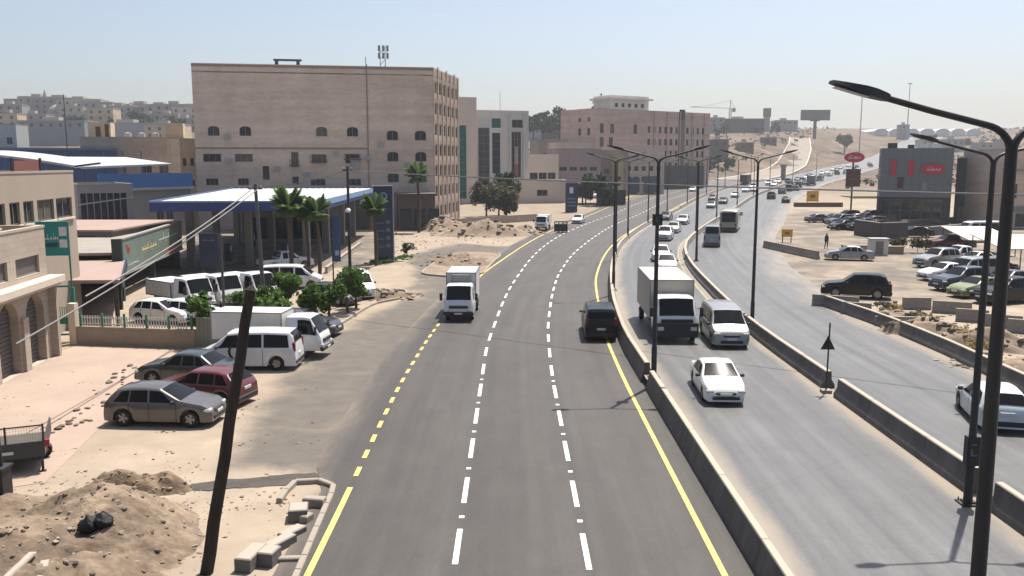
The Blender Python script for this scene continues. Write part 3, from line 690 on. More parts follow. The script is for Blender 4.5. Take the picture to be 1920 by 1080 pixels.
crm = mat('cream_render', (.66,.57,.47), .85, var=.06, scale=.4, streak=True)
B.wall('front', [(.7,2.5,zat(375,199)+.3,zat(235,199),dict(glass=GLT,bars=0))], crm); B.shell(('left','right','back'), crm); B.roof(roof_m, .6, pm=crm)

# ------------------------------------------------------------------ long brown block and low shops along the road
B = Bld('brown_block', 'long brown stone block with rows of small dark windows lining the far road', 'building', (xat(1118,205,255),255), (xat(1332,210,283),283), 16, zat(206,262)-2, 2)
ops = []
for r_, v0 in enumerate((zat(247,262)-2, zat(272,262)-2)):
    for px in (1128,1146,1187) if r_ == 0 else (1128,1144): 
        u = (px-1118)/214*B.W; ops.append((u-.75,u+.75,v0-.6,v0+2.2,dict(bars=0)))
for v0 in (17.0,13.4,9.8,6.2,2.8):
    for k in range(11):
        if k == 6 : continue
        u = (1212+k*10.6-1118)/214*B.W; ops.append((u-.55,u+.55,v0,v0+1.9,dict(bars=0, frame=0)))
B.wall('front', ops, brick_b); 
ops = []
for v0 in (20.3,16.4,12.6,8.9):
    for u in (3.2,7.2): ops.append((u-.6,u+.6,v0-.4,v0+(1.6 if v0 == 16.4 else .8),dict(bars=0,frame=0)))
B.wall('left', [(B.D-a[1],B.D-a[0],*a[2:]) for a in ops], stone_mat('rosy_stone',(.66,.49,.41),(.60,.445,.37),(.52,.39,.32))); B.shell(('right','back'), brick_b); B.roof(roof_m, .8, pm=brick_b)
u = (1274-1118)/214*B.W; b = MB(); b.bx(u-1.0,-.25,21.0,u+1.3,-.003,24.3); b.build('sign_panel', mat('black_panel', (.03,.03,.032), .5), B.t)
b = MB(); b.bx(u-1.1,-.18,2,u+1.4,-.002,20.9); b.build('bay', mat('brown_bay', (.30,.235,.20), .85), B.t)
for k in range(9):
    u = 1.0+k*.115*B.W; b = MB(); b.bx(u,-.3,0,u+.35,-.002,23.5 if k > 3 else 8); b.build('pilaster', brick_b, B.t) if k > 3 else None
P = Bld('penthouse', 'flat grey rooftop storey with wide eaves above the long brown block', 'building', (xat(1148,190,262),268), (xat(1222,190,270),276), 8, 5.5, zat(206,262)-.9)
P.wall('front', grid(P.W,[2.2],1.2,1.2,5,bars=0), pale); P.shell(('left','right','back'), pale); P.roof(roof_m, .3, pm=pale)
b = MB(); b.bx(-1.2,-1.0,4.4,P.W+1.0,8.5,4.9); b.bx(-3,-1.5,-.3,P.W+6,9,.6); b.build('eaves', pale, P.t)

def low_shop(name, label, x0, x1, Y, top, mt, n=3, h=1.4, w=1.2, rows=None, dep=9, dy=2.0, base=None, door=True, bars=1, par=.5, lin=None):
    z0 = zf(xat(x0,320,Y),Y) if base is None else base
    B = Bld(name, label, 'building', (xat(x0,320,Y),Y), (xat(x1,320,Y),Y+dy), dep, zat(top,Y)-z0, z0)
    rows = rows or [3.6]
    ops = grid(B.W, [r for r in rows if r+h < B.H-.2], w, h, n, .6, bars=bars)
    if door: ops += [(B.W*.15,B.W*.15+2.4,0.05,2.6,dict(glass=shut,bars=0,name='shutter')),(B.W*.55,B.W*.55+2.4,.05,2.6,dict(glass=shut,bars=0,name='shutter'))]
    B.wall('front', ops, mt); B.wall('right', grid(dep,[r for r in rows if r+h < B.H-.2],w,h,2,1), mt); B.wall('left', grid(dep,[r for r in rows if r+h < B.H-.2],w,h,2,1), mt); B.shell(('back',), mt); B.roof(roof_m, par, pm=mt)
    return B
drab = mat('drab_render', (.52,.44,.37), .9, var=.1, scale=.4, dirt=(.24,.205,.17), dirt_amt=.4, streak=True)
purple = mat('mauve_render', (.46,.37,.37), .9, var=.1, scale=.4, streak=True)
low_shop('low_shop', 'low tan shop with open upper balcony between the office block and the brown block', 988, 1048, 214, 290, crm, 3, 2.2, 2.0, [4.2], 10)
low_shop('low_shop', 'mauve-grey two-storey shop with four small upper windows', 1042, 1128, 222, 279, purple, 4, 1.0, 1.9, [6.6], 10)
low_shop('low_shop', 'tan shop with pale parapet below the brown block', 1126, 1180, 226, 282, drab, 3, 1.2, 1.3, [5.8,2.9], 9)
B = low_shop('low_shop', 'brown two-storey shop with blue shop hoarding by the far road', 1168, 1248, 236, 277, sandst, 5, 1.3, 1.2, [6.2,3.4], 9)
b = MB(); b.bx(B.W*.15,-.25,.6,B.W*.4,-.003,4.4); b.build('hoarding', mat('dull_blue', (.07,.11,.17), .6), B.t); b = MB(); b.bx(B.W*.5,-.25,.6,B.W*.9,-.003,4.8); b.build('hoarding', mat('dull_teal', (.09,.15,.17), .6), B.t)
low_shop('low_shop', 'narrow yellowish shop front between the tan and brown shops', 1151, 1170, 224, 290, mat('ochre_render', (.55,.46,.27), .9), 1, 1.2, 1.2, [4], 7, .5, door=False)
low_shop('rear_house', 'pale flat-roofed house behind the low shops', 1010, 1066, 250, 262, limest, 3, 1.3, 1.2, [6,9.5], 10, door=False)
low_shop('rear_house', 'long rosy house behind the mauve shop', 1042, 1110, 240, 268, sandst, 4, 1.2, 1.1, [7.4], 9, door=False)
B = low_shop('arcade_shop', 'dark ground-floor arcade with long flat roof under the brown block', 1240, 1334, 262, 312, mat('dark_shop', (.09,.085,.085), .7), 4, 1.2, 1.6, [1.0], 6, 10, door=False)
low_shop('low_kiosk', 'low cream kiosk with dark serving hatch beyond the roadside trees', 972, 1062, 200, 338, crm, 1, 1.4, 2.4, [1.6], 6, 1.0, door=False)
for px, ht, lb in ((1017,219,0),(1040,212,0),(1058,210,0),(1113,187,1),(1129,182,1)):
    pass

# ------------------------------------------------------------------ vehicles
def paint(name, col, rough=.32, metal=.0): return mat('paint_'+name, col, rough, metal, var=.05, scale=2, coat=.6, dirt=(.34,.29,.23), dirt_amt=.16 if max(col) > .1 else .035)
P_WHITE = paint('white', (.74,.74,.73)); P_SILV = paint('silver', (.42,.43,.44), .35, .4); P_GREY = paint('taupe_grey', (.155,.145,.135), .32, .3)
P_BLACK = mat('paint_black', (.012,.012,.014), .3, 0, .05, 2, spec=.25, coat=.12); P_RED = paint('maroon', (.17,.018,.02)); P_GREEN = paint('green_grey', (.055,.075,.075), .3, .3)
P_BLUE = paint('navy', (.02,.03,.06)); P_LIME = paint('lime', (.30,.34,.12)); P_CREAM = paint('cream', (.55,.50,.40)); P_TEAL = paint('dull_green', (.09,.16,.15)); P_DGREY = paint('dark_grey', (.05,.05,.055))
P_PALE = paint('pale_blue_white', (.60,.66,.66))
CGL = glass_mat('car_glass', (.012,.014,.016), .08, .14); RUB = mat('tyre_rubber', (.018,.018,.019), .85); RIM = mat('alloy_rim', (.42,.42,.43), .35, .7); PLA = mat('black_plastic', (.022,.022,.024), .6)
HL = mat('headlamp', (.62,.63,.62), .15, .3); TL = mat('tail_lamp', (.32,.015,.015), .25); PLATE = mat('number_plate', (.65,.65,.62), .5); UND = mat('underbody', (.02,.02,.02), .9)
SPECS = {
 # L, W, ground clearance, wheel radius, rear axle, front axle, top profile, belt profile, windows
 'hatch': dict(L=4.25, W=1.79, zb=.2, r=.32, ra=.78, fa=3.42, top=[(0,.62),(.04,.86),(.16,1.02),(.52,1.38),(1.0,1.46),(1.6,1.48),(2.2,1.44),(3.05,1.02),(3.3,.97),(3.9,.86),(4.15,.70),(4.25,.50)],
    belt=[(0,.60),(.04,.82),(.2,.93),(3.0,.93),(3.35,.90),(3.9,.80),(4.15,.64),(4.25,.45)], ws=(2.26,3.04), rw=(.17,.52), side=[(.42,1.0,.72,1.05),(1.06,1.78,1.1,1.75),(1.86,2.85,1.83,2.32)]),
 'sedan': dict(L=4.6, W=1.78, zb=.2, r=.31, ra=.95, fa=3.65, top=[(0,.62),(.05,.90),(.2,.98),(.75,1.0),(1.35,1.38),(1.8,1.45),(2.3,1.45),(2.55,1.42),(3.3,1.0),(3.6,.95),(4.2,.84),(4.48,.68),(4.6,.46)],
    belt=[(0,.60),(.05,.85),(.2,.90),(.75,.92),(3.25,.92),(3.6,.88),(4.2,.78),(4.48,.62),(4.6,.42)], ws=(2.58,3.28), rw=(.78,1.33), side=[(1.02,1.55,1.42,1.6),(1.62,2.2,1.66,2.17),(2.28,3.1,2.25,2.62)]),
 'suv': dict(L=4.75, W=1.88, zb=.26, r=.38, ra=.95, fa=3.75, top=[(0,.70),(.05,1.05),(.2,1.12),(.45,1.66),(.9,1.76),(1.8,1.78),(2.5,1.74),(3.25,1.20),(3.5,1.15),(4.3,1.06),(4.62,.88),(4.75,.58)],
    belt=[(0,.68),(.05,.98),(.2,1.08),(3.2,1.10),(3.5,1.07),(4.3,.98),(4.62,.80),(4.75,.5)], ws=(2.55,3.24), rw=(.22,.46), side=[(.42,1.0,.58,1.02),(1.08,1.85,1.12,1.82),(1.93,3.02,1.9,2.58)]),
 'van': dict(L=4.9, W=1.92, zb=.22, r=.34, ra=.95, fa=4.05, top=[(0,.72),(.04,1.1),(.12,1.7),(.3,1.86),(1.4,1.91),(2.8,1.89),(3.35,1.82),(4.1,1.16),(4.3,1.08),(4.65,.96),(4.82,.78),(4.9,.5)],
    belt=[(0,.70),(.04,1.0),(.12,1.1),(3.9,1.1),(4.2,1.04),(4.6,.90),(4.82,.7),(4.9,.45)], ws=(3.4,4.08), rw=(.07,.28), side=[(.3,1.55,.38,1.55),(1.65,2.7,1.65,2.7),(2.82,3.85,2.82,3.36)]),
 'minibus': dict(L=6.6, W=2.05, zb=.28, r=.36, ra=1.3, fa=5.1, top=[(0,.8),(.03,1.2),(.1,2.2),(.3,2.52),(1.5,2.58),(4.8,2.56),(5.3,2.42),(6.1,1.35),(6.35,1.15),(6.52,.9),(6.6,.55)],
    belt=[(0,.78),(.03,1.1),(.1,1.3),(5.9,1.28),(6.3,1.1),(6.52,.8),(6.6,.5)], ws=(5.35,6.05), rw=(.06,.26), side=[(.35,1.6,.4,1.6),(1.7,2.9,1.7,2.9),(3.0,4.1,3.0,4.1),(4.2,5.55,4.2,5.05)]),
 'pickup': dict(L=5.25, W=1.82, zb=.3, r=.37, ra=1.15, fa=4.2, top=[(0,.70),(.03,1.02),(.1,1.06),(1.65,1.08),(1.78,1.3),(1.95,1.72),(2.4,1.78),(3.0,1.75),(3.75,1.18),(4.0,1.12),(4.85,1.02),(5.12,.86),(5.25,.58)],
    belt=[(0,.68),(.03,.98),(.1,1.02),(1.65,1.04),(3.7,1.07),(4.0,1.04),(4.85,.94),(5.12,.78),(5.25,.5)], ws=(3.05,3.72), rw=(1.72,1.94), side=[(1.98,2.55,2.06,2.52),(2.62,3.5,2.62,3.06)]),
 'cab': dict(L=2.1, W=1.95, zb=.45, r=.0, ra=-9, fa=-9, top=[(0,1.2),(.02,2.15),(.15,2.28),(1.1,2.30),(1.45,2.24),(1.92,1.36),(2.02,1.1),(2.1,.7)],
    belt=[(0,1.0),(.02,1.3),(1.85,1.28),(2.02,1.0),(2.1,.6)], ws=(1.47,1.91), rw=None, side=[(.75,1.75,.75,1.48)]),
}
def car_mesh(kind):
    sp = SPECS[kind]; L, Wd, zb = sp['L'], sp['W'], sp['zb']
    lin = lambda tab: (lambda x: next((tab[i][1]+(tab[i+1][1]-tab[i][1])*(x-tab[i][0])/(tab[i+1][0]-tab[i][0]) for i in range(len(tab)-1) if x <= tab[i+1][0]+1e-9), tab[-1][1]))
    top, belt = lin(sp['top']), lin(sp['belt'])
    st = {0, L, *[a for a, b in sp['top']], *[a for a, b in sp['belt']]}
    st |= {L*i/36 for i in range(37)}
    ar = sp['r']+.07
    for ax in (sp['ra'], sp['fa']):
        if ax > 0: st |= {ax+ar*math.cos(math.pi*k/8) for k in range(9)}
    st = sorted(x for x in st if -1e-6 <= x <= L+1e-6)
    st = [x for i, x in enumerate(st) if i == 0 or x-st[i-1] > .012]
    boxy = kind in ('van','minibus','cab')
    def hw(x):
        e = .42 if not boxy else .2
        a = min(1, max(0, x/e)); c = min(1, max(0, (L-x)/(.75 if not boxy else .45)))
        return Wd/2*(1-.10*(1-a)**2-.17*(1-c)**2)
    tum = .10 if kind == 'cab' else .13 if boxy else .21
    def ring(x):
        h = max(.0, top(x)-belt(x)); w = hw(x); k = min(1, h/.45)
        wt = w*(.95-tum*k)
        zs = zb
        for ax in (sp['ra'], sp['fa']):
            d = abs(x-ax)
            if ax > 0 and d < ar: zs = max(zs, sp['r']+math.sqrt(ar*ar-d*d))
        zs = min(zs, belt(x)-.08); bz = belt(x); tz = top(x); lowz = min(zb, zs)
        return [(0,lowz),(w*.70,lowz),(w*.70,zs),(w*.965,zs),(w*.995,zs+.3*(bz-zs)),(w,zs+.62*(bz-zs)),(w*.985,bz-.04),(w*.955,bz),(w*.955+(wt-w*.955)*.86,bz+h*.86),(wt-.035,bz+h*.965),(wt*.80,tz+.004),(0,tz+.022)]
    b = MB(); rings = [ring(x) for x in st]; n = len(rings[0]); N = 2*n-2
    for x, rg in zip(st, rings):
        full = [(y, z) for y, z in rg] + [(-y, z) for y, z in rg[-2:0:-1]]
        b.v += [(x-L/2, y, z) for y, z in full]
    for i in range(len(st)-1):
        for k in range(N): b.f.append((i*N+k, i*N+(k+1)%N, (i+1)*N+(k+1)%N, (i+1)*N+k))
    b.f += [tuple(range(N-1,-1,-1)), tuple(range((len(st)-1)*N, len(st)*N))]; b.m = [0]*len(b.f)
    b.v = [(x, -y, z) for x, y, z in b.v]
    parts = [('body', b.mesh('body', P_WHITE, 32), 'paint')]
    def P7(x, v):
        rg = ring(x); a, c = rg[7], rg[8]; return (a[0]+(c[0]-a[0])*v, a[1]+(c[1]-a[1])*v)
    for (ab, bb, at_, bt) in sp['side']:
        for sgn in (1, -1):
            m = MB(); ns = max(5, int((bb-ab)/.07))
            for i in range(ns+1):
                t = i/ns
                for xx, v in ((ab+(bb-ab)*t, .06), ((ab+at_)/2*(1-t)+(bb+bt)/2*t, .5), (at_+(bt-at_)*t, .97)):
                    y, z = P7(xx, v); m.v.append((xx-L/2, sgn*(y+.012), z))
            for i in range(ns):
                for j in range(2):
                    q = (i*3+j,(i+1)*3+j,(i+1)*3+j+1,i*3+j+1); m.f.append(q if sgn < 0 else q[::-1])
            m.m = [0]*len(m.f); parts.append(('side_window', m.mesh('side_window', CGL, 60), None))
    for nm, rng in (('windscreen', sp['ws']), ('rear_window', sp['rw'])):
        if not rng: continue
        xs_ = sorted({rng[0], rng[1], *[x for x in st if rng[0] < x < rng[1]]}); m = MB()
        for x in xs_:
            rg = ring(x); w = rg[9][0]-.01; ztop = lambda y: rg[10][1] + (.018)*(1-abs(y)/max(rg[10][0],.01)) if abs(y) < rg[10][0] else rg[10][1]+(rg[9][1]-rg[10][1])*(abs(y)-rg[10][0])/(rg[9][0]-rg[10][0])
            for y in (-w*.97, -rg[10][0], -rg[10][0]*.5, 0, rg[10][0]*.5, rg[10][0], w*.97): m.v.append((x-L/2+(.008 if nm == 'windscreen' else -.008), y, ztop(y)+.014))
        for i in range(len(xs_)-1):
            for j in range(6): m.f.append((i*7+j,(i+1)*7+j,(i+1)*7+j+1,i*7+j+1))
        m.m = [0]*len(m.f); parts.append((nm, m.mesh(nm, CGL, 60), None))
    seams = {'hatch':(1.04,1.82,2.9),'sedan':(1.3,2.24,3.2),'suv':(1.05,1.9,3.1),'van':(1.6,2.76,3.95),'minibus':(2.95,4.15,5.6),'pickup':(1.8,2.58,3.55),'cab':(.7,)}[kind]
    for xs_ in seams:
        for sgn in (1, -1):
            m = MB()
            for xx in (xs_-.012, xs_+.012):
                rg = ring(xx)
                for (y, z) in rg[3:8]: m.v.append((xx-L/2, sgn*(y+.004), z))
            for j in range(4): q = (j, j+5, j+6, j+1); m.f.append(q if sgn < 0 else q[::-1])
            m.m = [0]*4; parts.append(('door_seam', m.mesh('door_seam', UND), None))
    zf_, zr_ = belt(L-.25), belt(.06)
    def bxp(nm, c, d, mt, nolink=False):
        m = MB(); x, y, z = d[0]/2, d[1]/2, d[2]/2; e = min(d)*.3
        m.add([(sx*(x-(e if a != 0 else 0)), sy*(y-(e if a != 1 else 0)), sz*(z-(e if a != 2 else 0))) for a in range(3) for sx in (-1,1) for sy in (-1,1) for sz in (-1,1)], [])
        bm = bmesh.new(); [bm.verts.new(v) for v in m.v]; r_ = bmesh.ops.convex_hull(bm, input=bm.verts); bmesh.ops.translate(bm, verts=bm.verts, vec=c)
        me = bpy.data.meshes.new(nm); bm.to_mesh(me); bm.free(); me.materials.append(mt); parts.append((nm, me, None))
    fx, rx = L/2, -L/2
    for sgn in (1, -1):
        if kind == 'cab':
            bxp('headlight', (fx-.035, sgn*.72, .72), (.12,.34,.2), HL)
        else:
            bxp('headlight', (fx-.2, sgn*hw(L-.2)*.80, zf_-.09), (.28,.36,.15), HL)
            bxp('tail_light', (rx+.09, sgn*hw(.1)*.86, zr_-.06 if kind not in ('van','minibus') else 1.15), (.16,.2,.17 if kind not in ('van','minibus','suv') else .5), TL)
        if kind != 'cab': bxp('mirror', (sp['ws'][1]-.25-L/2, sgn*(hw(sp['ws'][1])+.07), belt(sp['ws'][1]-.3)+.06), (.12,.2,.14), PLA if kind != 'sedan' else PLA)
    if kind != 'cab':
        bxp('grille', (fx-.055, 0, zf_-.16), (.13,.85,.14), PLA); bxp('lower_grille', (fx-.02, 0, zb+.16), (.12,1.15,.16), PLA)
        bxp('number_plate', (fx+.015, 0, zb+.3), (.04,.5,.12), PLATE); bxp('number_plate', (rx-.005, 0, .74 if kind != 'minibus' else .9), (.04,.5,.13), PLATE)
        bxp('rear_bumper', (rx+.03, 0, zb+.17), (.14,Wd*.86,.2), PLA)
    else:
        bxp('grille', (fx-.02,0,.98), (.1,1.2,.2), PLA); bxp('bumper', (fx-.02,0,.55), (.22,1.9,.26), PLA); bxp('number_plate', (fx+.095,0,.56), (.03,.5,.12), PLATE)
    if kind == 'pickup':
        m = MB(); m.bx(-L/2+.12,-.68,1.085,-L/2+1.6,.68,1.10); parts.append(('bed_liner', m.mesh('bed_liner', PLA), None))
    return parts
def wheel_mesh(r, w=.2):
    t = MB(); t.lathe([(r*.62,-w/2),(r*.9,-w/2),(r,-w/2+.04),(r,w/2-.04),(r*.9,w/2),(r*.62,w/2)], 22, axis='Y')
    m = MB(); m.lathe([(0.001,-.02),(r*.6,-.02),(r*.63,-w/2+.01),(r*.63,w/2-.01),(r*.6,.02),(.001,.02)], 18, axis='Y')
    for k in range(5):
        for s in (-1, 1):
            a = 2*math.pi*k/5
            m.box((r*.31*math.cos(a), s*(w/2-.035), r*.31*math.sin(a)), (r*.62,.03,.075), 0, None) if False else m.bx(.0,-.015,-.04,r*.62,.015,.04,0,Matrix.Translation((0,s*(w/2-.03),0)) @ Matrix.Rotation(-a,4,'Y'))
    m.lathe([(.001,-w/2+.005),(r*.16,-w/2+.01),(r*.16,w/2-.01),(.001,w/2-.005)], 10, axis='Y')
    return t.mesh('wheel', RUB, 40), m.mesh('rim', RIM, 30)
CM, WMC = {}, {}
def wheels(t, r, pos, w=.2):
    if (r, w) not in WMC: WMC[(r, w)] = wheel_mesh(r, w)
    for (x, y) in pos:
        o = link('wheel', WMC[(r, w)][0], t, (x, y, r)); link('rim', WMC[(r, w)][1], o)
def add_parts(t, kind, pm, off=(0,0,0), scale=None):
    if kind not in CM: CM[kind] = car_mesh(kind)
    for nm, me, pk in CM[kind]:
        o = link(nm, me, t, off)
        if pk:
            o.material_slots[0].link = 'OBJECT'; o.material_slots[0].material = pm
def car(kind, pos, heading, pm, label, group=None, cat=None, name=None, scale=1.0):
    """heading: direction the bonnet points, radians from +x"""
    name = name or {'hatch':'hatchback_car','sedan':'sedan_car','suv':'off_road_car','van':'passenger_van','minibus':'minibus','pickup':'pickup_truck'}[kind]
    t = thing(name, label, cat or {'hatch':'car','sedan':'car','suv':'car','van':'van','minibus':'minibus','pickup':'pickup'}[kind], pos, heading, group)
    add_parts(t, kind, pm); sp = SPECS[kind]; L = sp['L']
    wheels(t, sp['r'], [(a-L/2, s*(sp['W']/2-.115)) for a in (sp['ra'], sp['fa']) for s in (-1, 1)])
    t.scale = (scale,)*3
    return t
boxm = mat('cargo_white', (.68,.68,.66), .5, var=.05, scale=1, dirt=(.42,.38,.32), dirt_amt=.3, streak=True)
def box_truck(pos, heading, label, s=1.0, boxL=4.2, boxW=2.05, boxH=2.1, pm=P_WHITE, cab_s=(1,1,1), bm=boxm, fridge=True, group=None, cabkind='cab'):
    t = thing('box_truck', label, 'truck', pos, heading, group); t.scale = (s,)*3
    cx = boxL/2+1.15
    add_parts(t, 'cab', pm, (cx, 0, 0.0))
    for ch in t.children: ch.scale = cab_s; ch.location = (cx, 0, 0)
    b = MB(); z0 = .95; b.bx(-boxL/2,-boxW/2,z0,boxL/2,boxW/2,z0+boxH); b.build('cargo_box', bm, t)
    e = MB(); k = .06
    for yy in (-boxW/2-.012, boxW/2-k+.012):
        for xx in (-boxL/2-.012, boxL/2-k+.012): e.bx(xx,yy,z0-.01,xx+k,yy+k,z0+boxH+.012)
        e.bx(-boxL/2+k,yy,z0+boxH-k+.012,boxL/2-k,yy+k,z0+boxH+.013); e.bx(-boxL/2+k,yy,z0-.012,boxL/2-k,yy+k,z0+k)
    for xx in (-boxL/2-.012, boxL/2-k+.012): e.bx(xx,-boxW/2+k,z0+boxH-k+.012,xx+k,boxW/2-k,z0+boxH+.013)
    e.build('box_edging', mat('aluminium_edge', (.40,.41,.42), .4, .6), t)
    c = MB(); c.bx(-boxL/2+.1,-.45,.5,cx+.6,.45,.93); c.bx(-.2,-.95,.45,.8,-.5,.85); c.bx(-boxL/2+.02,-boxW*.46,.42,-boxL/2+.14,boxW*.46,.56); c.build('chassis', UND, t)
    if fridge:
        f = MB(); f.bx(boxL/2,-.6,z0+boxH-.75,boxL/2+.32,.6,z0+boxH-.12); f.bx(boxL/2+.32,-.5,z0+boxH-.66,boxL/2+.34,.5,z0+boxH-.4); f.build('cooling_unit', mat('cooling_grey', (.30,.31,.32), .5), t)
    for sg in (-1, 1):
        m = MB(); m.bx(cx+.72,sg*(1.12*cab_s[1])-.09,1.35*cab_s[2],cx+.8,sg*(1.12*cab_s[1])+.09,1.8*cab_s[2]); m.tube([(cx+.75,sg*.9*cab_s[1],1.75*cab_s[2]),(cx+.76,sg*1.12*cab_s[1],1.82*cab_s[2])], .02, 5); m.build('mirror', PLA, t)
    r = .40
    ww = boxW/2-.16
    wheels(t, r, [(-boxL/2+1.0, ww), (-boxL/2+1.0, -ww), (cx-.1, ww-.04), (cx-.1, -ww+.04)], .26)
    return t
def head_to(a, b): return math.atan2(b[1]-a[1], b[0]-a[0])
def road_dir(xc, y, away=True):
    s = xc(y+1)-xc(y-1); h = math.atan2(2, s); return h if away else h+math.pi
def on(px, py): p = gp(px, py); return (p.x, p.y, p.z + (.03 if p.x < x_b1(p.y) else .03 if p.x < x_rr(p.y)+1 else 0))
p = on(866,600); box_truck((p[0]-.05,p[1]+3.0,.03), road_dir(x_w1,54,False)+.02, 'small white refrigerated box truck driving over the dashed yellow line', 1.0, 3.6, 1.95, 1.95)
p = on(1264,642); tk = box_truck((p[0]+.25,p[1]+5.0,.38), R(-92), 'tall white cargo truck with dark bumper behind the white van on the middle carriageway', 1.0, 6.4, 2.45, 2.2, cab_s=(1.0,1.2,1.05), fridge=False,
    bm=mat('cargo_cream', (.60,.55,.47), .6, var=.06, dirt=(.4,.35,.29), dirt_amt=.35, streak=True))
b = MB(); b.bx(6.4/2+1.15+1.0,-1.14,.34,6.4/2+1.15+1.17,1.14,1.12); b.bx(6.4/2+1.15+.98,-.85,1.125,6.4/2+1.15+1.08,.85,1.32); b.build('front_guard', PLA, tk)
for s_ in (-1,1): b = MB(); b.bx(6.4/2+1.15+1.17,s_*.88-.16,.72,6.4/2+1.15+1.19,s_*.88+.16,.92); b.build('headlight', HL, tk)
p = on(1366,655); car('van', (p[0]+.25,p[1]+2.3,.38), R(-93), P_SILV, 'silver-white passenger van beside the median in front of the cargo truck', scale=1.02)
p = on(1362,764); car('sedan', (p[0]+.1,p[1]+2.2,.38), R(-93), P_WHITE, 'white saloon car leading the traffic on the middle carriageway', scale=.95)
p = on(1130,642); car('van', (p[0],p[1]+2.4,.03), R(88), P_BLACK, 'black van driving away along the yellow line, pale roof', scale=.97)
p = on(1886,814); car('hatch', (p[0]+.45,p[1]+1.9,.38), R(76), P_PALE, 'pale white hatchback driving away behind the near lamp posts', scale=.98)
NQ = {}
for px, py, k, pm, lb in ((1256,512,'sedan',P_WHITE,'white saloon right behind the cargo truck'),(1245,492,'hatch',P_WHITE,None),(1252,453,'suv',P_WHITE,None),(1268,438,'sedan',P_WHITE,None),(1285,422,'hatch',P_WHITE,None),
        (1253,414,'sedan',P_DGREY,'dark car in the queue beside the lamp post on the first barrier'),(1338,391,'sedan',P_SILV,None),(1360,383,'hatch',P_DGREY,'dark hatchback far back in the queue'),(1340,377,'sedan',P_DGREY,'dark saloon near the tail of the queue'),
        (1382,371,'sedan',P_WHITE,None),(1402,361,'hatch',P_WHITE,None),(1418,360,'sedan',P_SILV,'silver car at the tail of the queue behind the cargo truck'),(1444,344,'sedan',P_WHITE,None),(1462,345,'suv',P_WHITE,None)):
    p = on(px, py); d = road_dir(x_md, p[1], False)
    car(k, (p[0], p[1]+2, p[2]), d, pm, lb or (ORD[NQ.setdefault(px, len(NQ))]+' plain white car in the queue behind the cargo truck' if pm is P_WHITE else 'silver car in the queue behind the cargo truck'), 'cars queueing on the middle carriageway')
# going away on the far carriageway
p = on(1345,464); car('minibus', (p[0],p[1]+2.8,p[2]), road_dir(x_md,p[1]), P_SILV, 'silver minibus driving away with dark rear window', scale=.95)
def bus(pos, heading, label):
    t = thing('bus', label, 'bus', pos, heading); L, Wd, H = 9.0, 2.45, 3.05
    b = MB(); pr = [(-Wd/2,.35),(Wd/2,.35),(Wd/2,2.6),(Wd/2-.1,2.95),(Wd/2-.4,H),(-Wd/2+.4,H),(-Wd/2+.1,2.95),(-Wd/2,2.6)]
    for x, s in ((-L/2,.93),(-L/2+.15,1),(L/2-.3,1),(L/2,.9)): b.v += [(x, y*s, z if z < 1 else 1+(z-1)*(s*.5+.5)) for y, z in pr]
    for i in range(3):
        for k in range(8): b.f.append((i*8+k,(i+1)*8+k,(i+1)*8+(k+1)%8,i*8+(k+1)%8))
    b.f += [tuple(range(8)), tuple(range(31,23,-1))]; b.m = [0]*len(b.f); b.build('body', P_CREAM, t, 30)
    m = MB(); m.bx(-L/2-.03,-.95,1.45,-L/2+.05,.95,2.75); m.build('rear_window', CGL, t)
    m = MB(); m.bx(L/2-.05,-1.0,1.2,L/2+.03,1.0,2.7); m.build('windscreen', CGL, t)
    for s in (-1,1):
        for k in range(6): m = MB(); m.bx(-L/2+.5+k*1.35,s*Wd/2-.03,1.45,-L/2+1.7+k*1.35,s*Wd/2+.02,2.45); m.build('side_window', CGL, t)
        m = MB(); m.bx(-L/2-.03,s*1.0-.1,.9,-L/2+.05,s*1.0+.1,1.25); m.build('tail_light', TL, t)
        m = MB(); m.bx(L/2-.2,s*1.38-.1,1.9,L/2-.1,s*1.38+.1,2.4); m.build('mirror', PLA, t)
    m = MB(); m.bx(-L/2-.08,-1.15,.4,-L/2+.02,1.15,.7); m.build('rear_bumper', PLA, t)
    wheels(t, .46, [(x, s*1.05) for x in (-2.4,2.9) for s in (-1,1)], .28)
p = on(1382,436); bus((p[0],p[1]+4,p[2]), road_dir(x_md,p[1]), 'cream coach with wide dark rear window driving away')
for px, py, k, pm, lb in ((1451,374,'suv',P_BLACK,'black car ahead of the coach on the far carriageway'),(1479,381,'sedan',P_BLACK,'black saloon near the yellow roadside board'),(1471,364,'suv',P_DGREY,0),(1484,359,'van',P_DGREY,0),(1497,358,'hatch',P_DGREY,0),(1486,350,'suv',P_BLUE,0),
        (1503,345,'sedan',P_DGREY,0),(1541,338,'hatch',P_BLACK,0),(1512,340,'sedan',P_WHITE,1),(1560,329,'sedan',P_WHITE,1),(1573,328,'suv',P_BLACK,0),(1590,320,'sedan',P_WHITE,1),(1604,316,'sedan',P_WHITE,1),(1482,345,'van',P_SILV,1),(1521,333,'van',P_WHITE,1)):
    p = on(px, py); car(k, (p[0], p[1]+2, p[2]), road_dir(x_md, p[1]), pm, lb if isinstance(lb, str) else ('tiny pale car far up the far carriageway' if lb else 'tiny dark car far up the far carriageway'), 'traffic far up the carriageway')
p = on(1529,349); box_truck((p[0],p[1]+4,p[2]), road_dir(x_md,p[1]), 'grey box truck far up the far carriageway', 1.0, 5, 2.4, 2.2, bm=mat('cargo_grey',(.2,.21,.22),.6))
p = on(1403,348); box_truck((p[0],p[1]+4,p[2]), road_dir(x_b1,p[1]), 'dark red box truck far along the road', 1.0, 5, 2.5, 2.4, pm=P_RED, bm=mat('cargo_brown',(.07,.045,.045),.7), fridge=False)
rq = random.Random(5)
